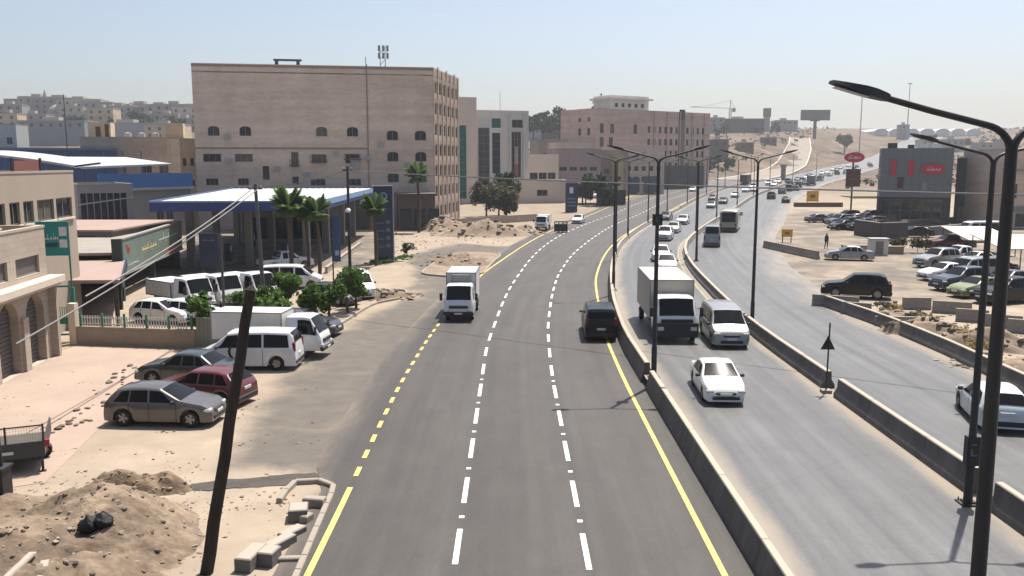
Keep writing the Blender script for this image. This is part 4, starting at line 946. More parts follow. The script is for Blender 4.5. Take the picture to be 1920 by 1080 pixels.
for i in range(13):
    y = 255+i*17+rq.uniform(-5,5); x = x_md(y)-rq.choice((2.1,5.4)); pm = rq.choice((P_WHITE,P_WHITE,P_SILV,P_DGREY))
    car(rq.choice(('sedan','hatch','suv','van')), (x,y,z_b(y)+.38), road_dir(x_md,y,False), pm, 'tiny '+('dark' if pm is P_DGREY else 'pale')+' car far up the middle carriageway coming down', 'traffic far up the middle carriageway')
for i in range(12):
    y = 270+i*19+rq.uniform(-5,5); x = x_md(y)+rq.choice((2.6,6.2)); pm = rq.choice((P_WHITE,P_DGREY,P_SILV,P_BLACK))
    car(rq.choice(('sedan','hatch','suv','van')), (x,y,z_b(y)+.38), road_dir(x_md,y), pm, 'tiny '+('dark' if pm in (P_DGREY,P_BLACK) else 'pale')+' car far up the far carriageway', 'traffic far up the carriageway')
# oncoming and parked along the left
p = on(1021,433); box_truck((p[0],p[1]+2.4,p[2]+.02), R(-100), 'white light truck parked on the verge past the rubble', .95, 3.0, 1.9, 1.4, fridge=False)
p = on(1086,420); car('sedan', (p[0],p[1]+2,.03), road_dir(x_yl,p[1],False), P_WHITE, 'white saloon car coming out of the bend')
p = on(1302,360); car('sedan', (p[0],p[1]+2,p[2]), road_dir(x_w1,p[1],False), P_WHITE, 'small white car far along the road past the green van')
p = on(1272,348); car('minibus', (p[0],p[1]+2,p[2]), R(8), P_TEAL, 'dull green delivery van crossing by the far shops', cat='van', name='delivery_van')
p = on(1183,360); car('pickup', (p[0],p[1]+2,p[2]), R(-60), P_WHITE, 'white pickup pulling out of the far fuel forecourt')
p = on(1122,372); car('van', (p[0],p[1]+2,p[2]), R(-100), P_WHITE, 'white van parked below the far dark canopy trees')
# cars parked nose-in on the left
p = gp(300,800); car('hatch', (p.x,p.y+.75,.02), R(-4), P_GREY, 'taupe-grey hatchback parked on the dusty yard edge, nose to the road')
p = gp(372,763); car('hatch', (p.x-.1,p.y+.9,.02), R(166), P_RED, 'maroon hatchback parked between the grey hatchback and the green-grey saloon', scale=1.0)
p = gp(347,722); car('sedan', (p.x,p.y+.6,.02), R(172), P_GREEN, 'green-grey saloon parked behind the maroon hatchback')
p = gp(462,695); car('van', (p.x,p.y+.85,.02), R(180), P_WHITE, 'white passenger van with black side decal parked behind the leaning pole', scale=.99)
d_ = MB()
for k in range(14):
    a = -1.2+k*.2; x = .35+.42*math.cos(a); z = .95+.42*math.sin(a); d_.box((x, .965+.004, z), (.12,.012,.10))
d_.build('decal', PLA, bpy.data.objects[[o.name for o in C.objects if o.get('label','').startswith('white passenger van with black')][0]])
p = gp(510,672); t = box_truck((p.x-1.2,p.y+1.0,.02), R(-6), 'white camper-bodied van parked nose to the road behind the white passenger van', .95, 4.0, 1.95, 1.55, fridge=False)
p = gp(566,632); car('hatch', (p.x,p.y+.8,.02), R(-8), P_DGREY, 'dark hatchback half hidden behind the white camper van')

# ------------------------------------------------------------------ left arcade building
cst = stone_mat('arcade_stone', (.58,.49,.40), (.53,.445,.36), (.45,.375,.30), .8, .3, .1)
c0 = gp(100,668); dv = Vector((-.12,.993)); e0 = c0.xy - dv*27
B = Bld('arcade_building', 'cream stone building with arched shopfronts and grey shutters on the paved yard', 'building', e0, c0.xy, 12, 6.75, 0)
W_ = B.W; ops = []
for k in range(7):
    b0 = W_-.75-3.0*k
    ops.append((b0-2.15, b0, .02, 3.55, dict(arch=.95, open=1)))
for k in range(7):
    b0 = W_-.9-3.6*k
    ops.append((b0-2.7, b0, 4.55, 5.45, dict(glass=shut, bars=0, frame=1)))
B.wall('front', ops, cst, thick=.45); B.wall('right', [(1.2,3.2,4.6,5.5,{})], cst); B.shell(('left','back'), cst); B.roof(roof_m, .25, pm=cst)
for k in range(7):
    b0 = W_-.75-3.0*k; s_ = MB()
    for q in range(17): s_.bx(b0-2.15,.40,.02+q*.21,b0,.45,.02+q*.21+.18)
    s_.bx(b0-2.15,.45,0,b0,.5,3.55); s_.build('shutter', shut, B.t)
b = MB(); b.bx(-.1,-.75,3.95,W_+.35,-.003,4.28); b.bx(-.1,-.55,3.78,W_+.25,-.003,3.949); b.build('ledge', mat('ledge_stone', (.66,.56,.45), .85, var=.08), B.t)
b = MB(); b.bx(W_-.05,-.35,0,W_+.25,-.003,3.77); b.bx(W_-3.6,-.16,0,W_-3.0,-.003,2.6); b.build('pier', cst, B.t)
U = Bld('upper_storey_block', 'plain cream storey with deep-set windows rising behind the arched shopfronts', 'building', (xat(142,400,55)+.12*30,55-.993*30), (xat(142,400,55),55), 9, 9.45, 0)
ops = []
for px0, px1 in ((101,135),(60,96),(30,52),(0,22),(-40,-10)):
    Yf = lambda px: 55*1.0/(1+ ( (142-px)/ (960-142+.0001) )*1.15)
    u0, u1 = U.W-(55-Yf(px0))/.993, U.W-(55-Yf(px1))/.993
    ops.append((min(u0,u1), max(u0,u1), 6.75, 7.95, dict(bars=1, sill=mat('ledge_stone',(0,0,0)))))
plain_c = mat('plain_cream_wall', (.54,.44,.35), .9, var=.06, scale=.5, dirt=(.44,.36,.29), dirt_amt=.35, streak=True)
U.wall('front', ops, plain_c, thick=.5); U.shell(('right','left','back'), plain_c); U.roof(roof_m, .2, pm=plain_c)
b = MB(); b.bx(6.5,4.3,9.2,U.W-.4,4.45,9.9); b.build('roof_upstand', mat('white_sheet', (.55,.55,.53), .6), U.t)
t = thing('roof_sign', 'faded red sign board propped on the roof of the plain cream storey', 'sign', (xat(50,320,51),51,9.4), R(78))
b = MB(); b.bx(-.95,-.03,.2,.95,.03,.75); b.build('board', mat('faded_red', (.45,.16,.15), .7), t); b = MB(); b.bx(-1.15,-.06,-.2,-1.05,.06,.9); b.bx(1.05,-.06,-.2,1.15,.06,.9); b.build('post', steel, t)
# paved yard in front
yard_m = mat('pink_paving', (.50,.375,.30), .9, var=.10, scale=.5, dirt=(.56,.44,.34), dirt_amt=.5, bump=.1, bscale=9)
yp = [gp(*q).xy for q in ((-300,960),(85,905),(190,800),(260,710),(352,668),(372,657),(145,648),(92,668))] + [Vector((-23.0,30)), Vector((-21,20))]
b = MB(); b.add([(q.x,q.y,.012) for q in yp[1:-1]]+[(-20,24,.012)], [tuple(range(len(yp)-1))]); b.build('paved_yard', yard_m); struct(bpy.data.objects['paved_yard'])

# ------------------------------------------------------------------ green gate sign, yard wall, fence
green = mat('green_steel', (.03,.30,.21), .5, .1); teal = mat('teal_board', (.012,.42,.40), .5, var=.08); whl = mat('sign_white', (.72,.73,.72), .6)
def scribble(b, x0, x1, z0, z1, y, seed, mi=0):
    """a run of flowing cursive strokes, too small to read in the photograph"""
    rnd = random.Random(seed); x = x1; h = z1-z0
    while x > x0+.05*(x1-x0):
        w = rnd.uniform(.05,.14)*(x1-x0); b.bx(max(x0,x-w),y-.012,z0+h*.25,x,y,z0+h*.38,mi)
        k = rnd.random()
        if k < .45: b.bx(x-w*.35,y-.012,z0+h*.38,x-w*.15,y,z0+h*rnd.uniform(.75,1),mi)
        elif k < .75: b.bx(x-w*.7,y-.012,z0+h*.38,x-w*.2,y,z0+h*.6,mi)
        if rnd.random() < .5: b.bx(x-w*.6,y-.012,z0,x-w*.45,y,z0+h*.12,mi)
        x -= w*rnd.choice((1.0,1.0,1.35))
g0 = gp(142,640)
t = thing('gate_sign', 'teal sign board with white lettering on a tall green gate post', 'sign', (g0.x,g0.y,0), R(10))
b = MB(); b.bx(-.11,-.11,0,.11,.11,3.1); b.tube([(0,0,3.1),(0,0,6.7)], .05, 8); b.build('post', green, t)
b = MB(); b.bx(-1.75,-.08,4.95,.0,.08,6.75); b.bx(-1.8,-.1,4.9,.05,.1,4.949); b.bx(-1.8,-.1,6.751,.05,.1,6.8); o = b.build('board', teal, t)
b = MB(); scribble(b, -1.6, -.5, 5.7, 6.15, -.082, 3); b.bx(-.45,-.095,5.35,-.05,-.082,5.8); b.bx(-.45,-.095,6.0,-.05,-.082,6.5); b.build('lettering', whl, o)
b = MB(); b.bx(-1.65,-.09,5.38,-.55,-.082,5.62); b.build('stripe', mat('sign_navy', (.03,.10,.16), .6), o)
t = thing('green_gate', 'green steel gate with slatted panel beside the arched building', 'gate', (g0.x-.13,g0.y+.1,0), R(12))
b = MB(); b.bx(-1.35,-.06,0,-1.2,.06,3.6); b.build('post', green, t); b = MB(); b.bx(-1.2,-.04,3.1,-.02,.04,3.2); b.bx(-1.2,-.04,1.0,-.02,.04,1.4); b.bx(-1.2,-.04,.35,-.02,.04,.45); b.build('rail', green, t)
for k in range(11): b = MB(); b.bx(-1.18+k*.108,-.02,1.41,-1.14+k*.108,.02,2.0); b.build('slat', mat('pale_green_slat', (.30,.42,.34), .6), t)
w0, w1 = gp(148,645).xy, gp(368,653).xy
lw = (w1-w0).length; ang = math.atan2(w1.y-w0.y, w1.x-w0.x)
t = thing('yard_wall', 'low cream wall topped by a white and green picket fence', 'wall', (w0.x,w0.y,0), ang)
b = MB(); b.bx(0,-.1,-.3,lw,.1,.95); b.bx(-.02,-.14,.951,lw+.02,.14,1.03); b.bx(.02,-.13,-.3,lw-.02,-.101,.12); b.build('wall', mat('cream_wall', (.52,.43,.33), .9, var=.08, dirt=(.36,.29,.22), dirt_amt=.35), t)
b = MB(); b.bx(-.45,-.15,-.3,-.03,.2,2.3); b.build('gate_pier', crm, t)
for k in range(6): b = MB(); x = .2+k*(lw-.4)/5; b.bx(x-.05,-.05,1.03,x+.05,.05,1.78); b.build('fence_post', green, t)
pk = MB(); pk.bx(-.03,-.015,0,.03,.015,.58); pkm = pk.mesh('picket', mat('picket_white', (.60,.62,.58), .6))
for k in range(int((lw-.6)/.16)): link('picket', pkm, t, (.3+k*.16,0,1.06))
b = MB(); b.bx(.25,.016,1.15,lw-.25,.05,1.2); b.bx(.25,.016,1.48,lw-.25,.05,1.53); b.build('rail', mat('picket_white',(0,0,0)), t)
t = thing('side_gate', 'grey-green sheet gate at the end of the low cream wall', 'gate', (w1.x+.05,w1.y,0), ang-.3)
for k in range(5): b = MB(); b.bx(.03+k*.28,-.03,.08,.29+k*.28,.03,1.75); b.build('panel', mat('gate_greygreen', (.30,.34,.30), .6), t)
b = MB(); b.bx(-.02,.031,.2,1.45,.08,.3); b.bx(-.02,.031,1.4,1.45,.08,1.5); b.bx(1.45,-.05,0,1.53,.05,1.85); b.build('rail', green, t)

# ------------------------------------------------------------------ sheds, billboard, lorries
t = thing('repair_shed', 'low open-sided shed with pale pink roof behind the picket fence', 'shed', (-27.5,53,0))
pinkr = mat('pink_roof', (.50,.36,.31), .9, var=.08, scale=.5, dirt=(.40,.29,.25), dirt_amt=.4)
dk = mat('dark_shed_wall', (.05,.05,.055), .85, var=.2); navy = mat('navy_trim', (.025,.035,.075), .5)
loc = lambda q: (q[0]+27.5, q[1]-53)
rf = [loc(q) for q in ((-27.6,53.0),(-23.9,53.2),(-32.0,73),(-46,73),(-36,54))]
b = MB(); b.prism(rf, 2.75, 2.95); b.build('roof', pinkr, t)
b = MB(); q0, q1 = Vector(rf[1]), Vector(rf[2]); dd = (q1-q0); nn = Vector((-dd.y, dd.x)).normalized()*-.12
b.prism([q0+nn*.1, q1+nn*.1, q1+nn, q0+nn], 2.35, 3.0); b.build('fascia', navy, t)
b = MB(); b.prism([(rf[3][0]+3,18.5),(rf[2][0]-.3,18.5),(rf[2][0]-.3,18.8),(rf[3][0]+3,18.8)], 0, 2.74); b.prism([(-6,1.2),(-5.7,1.2),(-14,18.5),(-14.3,18.5)], 0, 2.74); b.build('wall', dk, t)
for k in range(4): q = q0.lerp(q1, .03+.31*k); b = MB(); b.bx(q.x-.12-.3,q.y-.1,0,q.x+.1-.3,q.y+.1,2.74); b.build('post', steel, t)
b = MB(); b.bx(-1.6,-.3,0,.3,-.05,1.9); b.build('front_panel', crm, t)
t = thing('rear_shed', 'long grey-pink parapet roof behind the pink shed', 'shed', (-45,78,0))
b = MB(); b.bx(-6,0,0,9.5,14,4.0); b.build('wall', mat('greypink_wall', (.30,.24,.235), .9, var=.12), t); b = MB(); b.bx(-6.2,-.2,4.0,9.7,14.2,4.15); b.build('roof', pinkr, t); b = MB(); b.bx(-4,-.05,2.7,8,-.01,3.6); b.build('window_band', GL, t)
bl0, bl1 = Vector((xat(226,470,64),64)), Vector((xat(339,450,84),84)); bl = (bl1-bl0).length
t = thing('billboard', 'long weathered green billboard with faded red and yellow lettering over the lorries', 'billboard', (bl0.x,bl0.y,1.95), math.atan2(bl1.y-bl0.y, bl1.x-bl0.x))
b = MB(); b.bx(0,-.12,0,bl,.12,2.5); b.build('board', mat('billboard_green', (.22,.30,.25), .6, var=.15, scale=.6, dirt=(.20,.19,.16), dirt_amt=.4), t)
b = MB(); b.bx(-.1,-.18,2.5,bl+.1,.16,2.62); b.bx(-.1,-.18,-.12,bl+.1,.16,0); b.build('frame', mat('billboard_frame', (.45,.44,.40), .6), t); dgp = mat('dark_green_post', (.03,.06,.05), .6)
b = MB(); b.bx(-.45,-.2,-2.0,-.1,.5,2.6); b.build('support', dgp, t); b = MB(); b.bx(bl*.5,.13,-2,bl*.5+.3,.5,2.4); b.build('support', dgp, t); b = MB(); b.bx(bl-.4,.13,-2,bl-.1,.5,2.4); b.build('support', dgp, t)
b = MB(); scribble(b, 5.5, 10.2, 1.0, 1.75, -.122, 5); b.build('lettering', mat('billboard_yellow', (.68,.55,.25), .6), t); b = MB(); scribble(b, 11, 18.5, 1.3, 2.1, -.122, 9); scribble(b, 1.2, 4.4, .35, .8, -.122, 2); b.build('lettering', mat('billboard_pale', (.58,.60,.55), .6), t)
b = MB()
for k in range(8): b.box((1.2+.09*k,-.13,2.0-.11*k if k < 5 else 1.5+.13*(k-5)), (.5,.02,.2))
b.build('emblem', mat('billboard_red', (.55,.10,.09), .6), t); b = MB(); b.bx(13.2,-.135,.05,18.8,-.121,.55); b.build('red_strip', mat('billboard_red',(0,0,0)), t)
t = thing('workshop_shed', 'dark open workshop under the green billboard', 'shed', (bl0.x-.2,bl0.y+.4,0), math.atan2(bl1.y-bl0.y, bl1.x-bl0.x))
b = MB(); b.bx(0,.5,3.3,bl,9,3.5); b.build('roof', roof_m, t); b = MB(); b.bx(0,8.7,0,bl,9,3.29); b.bx(bl-.3,.5,0,bl,8.69,3.29); b.build('wall', dk, t)
for px, py, kd, hd, lb in ((330,588,'van',-38,'white van facing out of the dark workshop, nearest the pink shed'),(392,580,'van',-42,'white van parked beside the first workshop van'),(455,575,'van',-40,'white cream-roofed van parked behind the hedge trees')):
    p = gp(px,py); box_truck((p.x-1.0,p.y+2,.01), R(hd), lb.replace('van','light truck'), 1.05, 3.0, 1.9, 1.0, fridge=False, group=None)
for px, py, lb, pm in ((292,612,'white hatchback just behind the picket fence',P_WHITE),(345,612,'pale car behind the picket fence near the hedge tree',P_PALE)):
    p = gp(px,py); car('hatch', (p.x,p.y+1.5,.01), R(-20), pm, lb)
for px, py, lb, kd, hd in ((540,545,'white van parked beyond the hedge trees','van',5),(528,508,'white pickup waiting at the fuel pumps','pickup',40),(665,560,'white van behind the last hedge tree','van',-70),(615,575,'dark hatchback parked under the hedge trees','hatch',-30)):
    p = gp(px,py); car(kd, (p.x,p.y+1.5,.01), R(hd), P_DGREY if 'dark' in lb else P_WHITE, lb)

# ------------------------------------------------------------------ filling station
white_roof = mat('white_canopy_sheet', (.66,.65,.62), .5, .0, var=.06, scale=.4, dirt=(.50,.45,.38), dirt_amt=.45)
bluef = mat('blue_fascia', (.010,.05,.26), .4, var=.06); lightblue = mat('pale_blue_edge', (.25,.40,.62), .4)
zc = 6.5
cv = [Vector((xat(284,380,80),80)), Vector((xat(596,378,81),81)), Vector((xat(703,351,125),125)), Vector((xat(438,350,124),124))]
t = thing('fuel_canopy', 'large filling-station canopy with white roof and deep blue fascia', 'canopy', (cv[0].x,cv[0].y,0))
lc = [q-cv[0] for q in cv]
b = MB(); b.prism([(q.x,q.y) for q in lc], zc-.25, zc-.02); b.build('roof_sheet', white_roof, t)
b = MB()
for k in range(1, 24):
    a0, a1 = lc[0].lerp(lc[1], k/24), lc[3].lerp(lc[2], k/24); d_ = (a1-a0).normalized(); n_ = Vector((-d_.y,d_.x))*.05
    b.prism([a0+n_,a1+n_,a1-n_,a0-n_], zc-.02, zc+.03)
b.build('roof_rib', white_roof, t)
for k in range(4):
    a0, a1 = lc[k], lc[(k+1)%4]; d_ = (a1-a0).normalized(); n_ = Vector((d_.y,-d_.x))
    b = MB(); b.prism([a0+n_*.01, a1+n_*.01, a1+n_*.16+d_*.15, a0+n_*.16-d_*.15], zc-.85, zc+.1); b.build('fascia', bluef, t)
    b = MB(); b.prism([a0+n_*.161-d_*.15, a1+n_*.161+d_*.15, a1+n_*.2+d_*.19, a0+n_*.2-d_*.19], zc-.02 if k != 1 else zc-.45, zc+.12); b.build('fascia_edge', lightblue, t)
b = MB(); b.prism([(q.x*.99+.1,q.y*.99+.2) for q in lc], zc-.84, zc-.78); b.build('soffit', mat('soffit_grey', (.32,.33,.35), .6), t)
colm = mat('column_grey', (.33,.31,.29), .7, var=.1)
for u in (.14,.5,.86):
    for w in (.12,.4,.68,.92):
        q = lc[0].lerp(lc[1],u).lerp(lc[3].lerp(lc[2],u),w); b = MB(); b.bx(q.x-.32,q.y-.32,0,q.x+.32,q.y+.32,zc-.78); b.build('column', colm, t)
pumpm = mat('pump_blue', (.02,.05,.13), .4)
for i, (u, w) in enumerate(((.32,.2),(.32,.5),(.68,.2),(.68,.5),(.32,.78),(.68,.78))):
    q = lc[0].lerp(lc[1],u).lerp(lc[3].lerp(lc[2],u),w)+cv[0]
    pt = thing('fuel_pump', 'blue and white fuel pump on a raised island under the canopy', 'fuel pump', (q.x,q.y,0), R(8), 'fuel pumps under the canopy')
    b = MB(); b.bx(-.6,-1.6,0,.6,1.6,.18); b.build('island', dconc, pt); b = MB(); b.bx(-.28,-.5,.18,.28,.5,1.95); b.build('cabinet', pumpm, pt)
    for s in (-1,1): b = MB(); b.bx(s*.281-.01,-.36,1.15,s*.281+.01,.36,1.7); b.build('display', whl, pt); b = MB(); b.tube([(s*.3,.52,1.5),(s*.38,.62,.8),(s*.3,.54,.45),(s*.3,.3,1.0)], .025, 6); b.build('hose', RUB, pt)
K = Bld('station_shop', 'dark glazed station shop at the back of the canopy', 'building', (xat(450,440,112),112), (xat(640,440,114),114), 7, 4.4, 0)
K.wall('front', grid(K.W,[.3],1.9,2.9,6,.4,glass=GLB,bars=1), mat('shop_white', (.45,.45,.46), .6)); K.shell(('left','right','back'), mat('shop_white',(0,0,0))); K.roof(roof_m,.3)
t = thing('price_totem', 'tall dark blue price totem with white lettering and silver edge at the station exit', 'totem sign', (xat(720,490,89),89,0), R(14))
b = MB(); b.bx(-.95,-.22,0,.95,.22,7.7); b.build('cabinet', mat('totem_navy', (.010,.028,.10), .35), t); b = MB(); b.bx(.951,-.26,0,1.06,.26,7.78); b.bx(-1.0,-.26,7.701,1.06,.26,7.8); b.build('edge_trim', metal_l, t)
b = MB(); b.lathe([(.30,-.245),(.42,-.245)], 20, 0, Matrix.Translation((0,0,6.7)), 'Y'); b.bx(-.12,-.25,6.45,-.02,-.221,6.95); b.bx(-.02,-.25,6.45,.2,-.221,6.55); b.build('emblem', mat('emblem_pale', (.35,.45,.60), .4), t)
b = MB()
for z in (1.5,2.3,3.1,3.9): scribble(b, -.7, .1, z, z+.35, -.222, int(z*10)); b.bx(.3,-.235,z+.05,.42,-.222,z+.4); b.bx(.5,-.235,z+.05,.62,-.222,z+.4)
b.build('lettering', mat('totem_text', (.30,.36,.45), .5), t)
t = thing('blue_info_panel', 'dark blue standing panel at the near corner of the fuel canopy', 'sign', (xat(393,480,76),76,0), R(4))
b = MB(); b.bx(-.8,-.15,1.1,.8,.15,4.0); b.build('panel', mat('totem_navy',(0,0,0)), t); b = MB(); b.bx(-.7,-.1,0,-.55,.1,1.1); b.bx(.55,-.1,0,.7,.1,1.1); b.build('leg', steel, t); b = MB(); scribble(b, -.5,.5,3.3,3.6,-.152,4); b.build('lettering', mat('totem_text',(0,0,0)), t)
t = thing('blue_banner_post', 'narrow blue banner hung on a thin dark post by the hedge', 'banner', (xat(625,515,70),70,0), R(5))
b = MB(); b.tube([(0,0,0),(0,0,6.3)], .06, 8); b.build('post', steel, t); b = MB(); b.bx(.06,-.03,2.2,.62,.03,5.9); b.build('banner', mat('banner_blue', (.02,.08,.20), .6), t); b = MB(); b.bx(.2,-.045,2.7,.5,-.031,3.1); b.build('lettering', mat('emblem_pale',(0,0,0)), t)
t = thing('forecourt_wall', 'pale boundary slab wall along the station exit lane', 'wall', (xat(612,512,80),80,0), math.atan2(24,-1.2))
b = MB(); b.bx(0,-.12,-.2,26,.12,.55); b.build('wall', mat('pale_slab', (.52,.47,.40), .9, var=.1), t); b = MB(); b.bx(-.1,-.16,.551,26.1,.16,.62); b.build('coping', mat('cream_wall',(0,0,0)), t)

# ------------------------------------------------------------------ roofs and houses behind the left yard
Bq = Bld('glazed_hall', 'dark glazed hall with slim white mullions behind the pink shed', 'building', (xat(146,380,93),93), (xat(250,380,96),96), 10, zat(347,94), 0)
Bq.wall('front', [(.25+k*.66,.85+k*.66,zat(413,94),zat(362,94),dict(glass=GLB,bars=0)) for k in range(int((Bq.W-.3)/.66))], mat('hall_frame', (.33,.35,.36), .6)); Bq.shell(('right','left','back'), mat('hall_frame',(0,0,0))); Bq.roof(roof_m,.2)
b = MB(); b.add([(0,-.14,5.6),(Bq.W,-.14,6.3),(Bq.W,-.14,6.4),(0,-.14,5.7),(0,-.02,5.6),(Bq.W,-.02,6.3),(Bq.W,-.02,6.4),(0,-.02,5.7)],[(0,1,2,3),(3,2,6,7),(0,4,5,1)]); b.build('stay', metal_l, Bq.t)
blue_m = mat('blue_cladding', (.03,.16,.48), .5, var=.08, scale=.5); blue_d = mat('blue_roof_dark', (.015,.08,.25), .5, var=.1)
Bq = Bld('blue_band_shed', 'grey shed with a broad bright blue band and white awning roof', 'building', (xat(183,340,112),112), (xat(356,330,124),124), 9, zat(350,116), 0)
Bq.wall('front', [(Bq.W*.6+k*1.5,Bq.W*.6+1.1+k*1.5,2.2,4.2,{}) for k in range(2)], mat('grey_sheet_wall', (.26,.26,.26), .7, var=.1)); Bq.shell(('left','right','back'), mat('grey_sheet_wall',(0,0,0))); Bq.roof(roof_m,0)
b = MB(); b.bx(0,-.35,Bq.H-.2,Bq.W,-.01,Bq.H+1.7); b.bx(Bq.W+.001,-.35,Bq.H-.2,Bq.W+.2,8.5,Bq.H+1.7); b.build('blue_band', blue_m, Bq.t); b = MB(); b.bx(-.1,-.5,Bq.H-.5,Bq.W+.3,-.02,Bq.H-.21); b.build('gutter', mat('pale_gutter', (.45,.45,.44), .6), Bq.t)
b = MB(); b.add([(0,3,Bq.H+2.6),(Bq.W*.96,3,Bq.H+3.0),(Bq.W*.75,9,Bq.H+3.9),(0,9,Bq.H+3.9),(0,3,Bq.H+2.3),(Bq.W*.96,3,Bq.H+2.8),(Bq.W*.75,9,Bq.H+3.7),(0,9,Bq.H+3.7)],[(0,1,2,3),(7,6,5,4),(0,4,5,1),(1,5,6,2),(2,6,7,3),(3,7,4,0)]); b.build('awning', mat('white_sheet',(0,0,0)), Bq.t)
for k in range(5): b = MB(); b.bx(.3+k*2.9,3.1,Bq.H-.2,.45+k*2.9,3.25,Bq.H+2.5); b.build('awning_post', steel, Bq.t)
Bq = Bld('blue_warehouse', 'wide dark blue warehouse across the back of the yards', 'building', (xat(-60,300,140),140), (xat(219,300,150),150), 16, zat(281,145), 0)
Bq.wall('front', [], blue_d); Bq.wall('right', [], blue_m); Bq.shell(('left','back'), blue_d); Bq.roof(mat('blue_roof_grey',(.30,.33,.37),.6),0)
b = MB(); b.bx(-.2,-.3,Bq.H,Bq.W+.2,16.2,Bq.H+.35); b.build('eaves', mat('blue_trim', (.10,.20,.36), .5), Bq.t)
for k in range(9): b = MB(); b.bx(2+k*2.9,-.07,0,2.2+k*2.9,-.005,Bq.H-.1); b.build('seam', blue_m, Bq.t)
t = thing('arched_awning', 'white curved sheet roof beside the plain cream storey', 'awning', (xat(-60,300,78),78,0), R(4))
b = MB(); n_ = 10
for i in range(n_+1):
    x = 9.0*i/n_; z = 10.9-1.1*(i/n_)**1.5
    b.v += [(x,0,z),(x,6,z+.3),(x,0,z-.2),(x,6,z+.1)]
for i in range(n_): a = i*4; b.f += [(a,a+4,a+5,a+1),(a+2,a+3,a+7,a+6),(a,a+2,a+6,a+4),(a+1,a+5,a+7,a+3)]
b.m = [0]*len(b.f); b.build('roof_sheet', mat('white_sheet',(0,0,0)), t)
for x in (1,4,7.5): b = MB(); b.bx(x,.2,0,x+.2,.4,8.8); b.build('post', steel, t)
yel_st = stone_mat('yellow_stone', (.66,.51,.34), (.60,.46,.31), (.50,.385,.26))
Bq = Bld('stone_house', 'long beige stone house with paired dark windows left of the big sandstone block', 'building', (xat(152,300,152),152), (xat(346,300,156),156), 14, zat(258,154), 0)
Bq.wall('front', [(f_*Bq.W-.9,f_*Bq.W+.9,v_,v_+1.7,dict(bars=1)) for f_ in (.62,.8) for v_ in (8.3,4.6)]+[(f_*Bq.W-.9,f_*Bq.W+.9,4.6,6.3,dict(bars=1)) for f_ in (.2,.4)], sandst2); Bq.shell(('left','right','back'), sandst2); Bq.roof(roof_m,.4,pm=sandst2)
b = MB(); b.bx(1.0,2,Bq.H,4.6,6,Bq.H+2.6); b.build('stair_head', yel_st, Bq.t); b = MB(); b.bx(Bq.W-3.2,2,Bq.H,Bq.W-.2,5,Bq.H+2.6); b.build('stair_head', yel_st, Bq.t)
b = MB(); b.bx(2.2,1.93,Bq.H+.15,3.0,1.999,Bq.H+1.9); b.bx(3.7,1.93,Bq.H+.15,4.3,1.999,Bq.H+2.3); b.build('door', mat('brown_door', (.13,.065,.03), .7), Bq.t)
for k in range(3): b = MB(); b.lathe([(.001,0),(.6,0),(.6,1.2),(.001,1.3)], 12, 0, Matrix.Translation((7+k*2.3,4,Bq.H-.3))); b.build('water_tank', mat('tank_white', (.6,.6,.58), .6), Bq.t, 40)
Bq = Bld('stone_house', 'narrow yellowish stone house tucked against the big sandstone block', 'building', (xat(338,300,140),140), (xat(372,300,141.5),141.5), 9, zat(261,141), 0)
Bq.wall('front', [(a,a+.6,v_,v_+1.2,dict(bars=0)) for a in (.35,1.5) for v_ in (9.6,6.2,3)], yel_st); Bq.shell(('left','right','back'), yel_st); Bq.roof(roof_m,.3,pm=yel_st)
b = MB(); b.bx(2.45,-.12,0,2.6,-.004,Bq.H-.4); b.build('drainpipe', mat('pipe_brown', (.30,.22,.16), .7), Bq.t)
Bq = Bld('white_kiosk', 'small white rooftop cabin with a dark window above the blue warehouse', 'building', (xat(-10,270,158),158), (xat(32,270,158),158), 4, 4.6, zat(283,158))
Bq.wall('front', [(2.2,3.2,1.2,2.4,{})], mat('white_sheet',(0,0,0))); Bq.shell(('left','right','back'), mat('white_sheet',(0,0,0))); Bq.roof(roof_m,.2)
Bq.t.location.z = 0; 
for ch in Bq.t.children: ch.location.z += zat(283,158)
b = MB(); b.bx(.4,.4,0,Bq.W-.4,3.6,zat(283,158)+.02); b.build('base', drab, Bq.t)

# ------------------------------------------------------------------ far town on the left hill
town = [mat('town_%d' % i, c, .9, var=.08, scale=.1) for i, c in enumerate(((.46,.43,.40),(.53,.48,.42),(.42,.395,.375),(.58,.52,.44),(.49,.465,.44)))]
wm = MB(); wm.bx(-.7,-.06,-.8,.7,.0,.8); wmesh = wm.mesh('window', mat('far_window', (.06,.06,.065), .5))
def far_house(px, py, w, top, m, label, group=None, rows=3, name='town_house', dep=10, rz=0, cat='building', win=True, wpx=False):
    p = gp(px, py); Y = p.y; w = w*Y/F if wpx else w; h = zat(top, Y)-p.z
    t = thing(name, label, cat, (p.x, p.y, p.z), rz, group)
    b = MB(); b.bx(-w/2,0,-3,w/2,dep,h); b.build('wall', m, t)
    b = MB(); b.bx(-w/2-.15,-.15,h,w/2+.15,dep+.15,h+.35); b.bx(-w*.2,dep*.3,h+.35,w*.05,dep*.6,h+2.2); b.build('roof', town[1], t)
    if win:
        n = max(2, int(w/4.2)); r_ = max(1, min(rows, int(h/3.2)))
        for j in range(r_):
            for i in range(n): link('window', wmesh, t, (-w/2+w*(i+.5)/n, -.005, h-1.9-3.2*j))
    return t
rnd = random.Random(3)
TL_ = 'grey flat-roofed house in the distant hillside town'
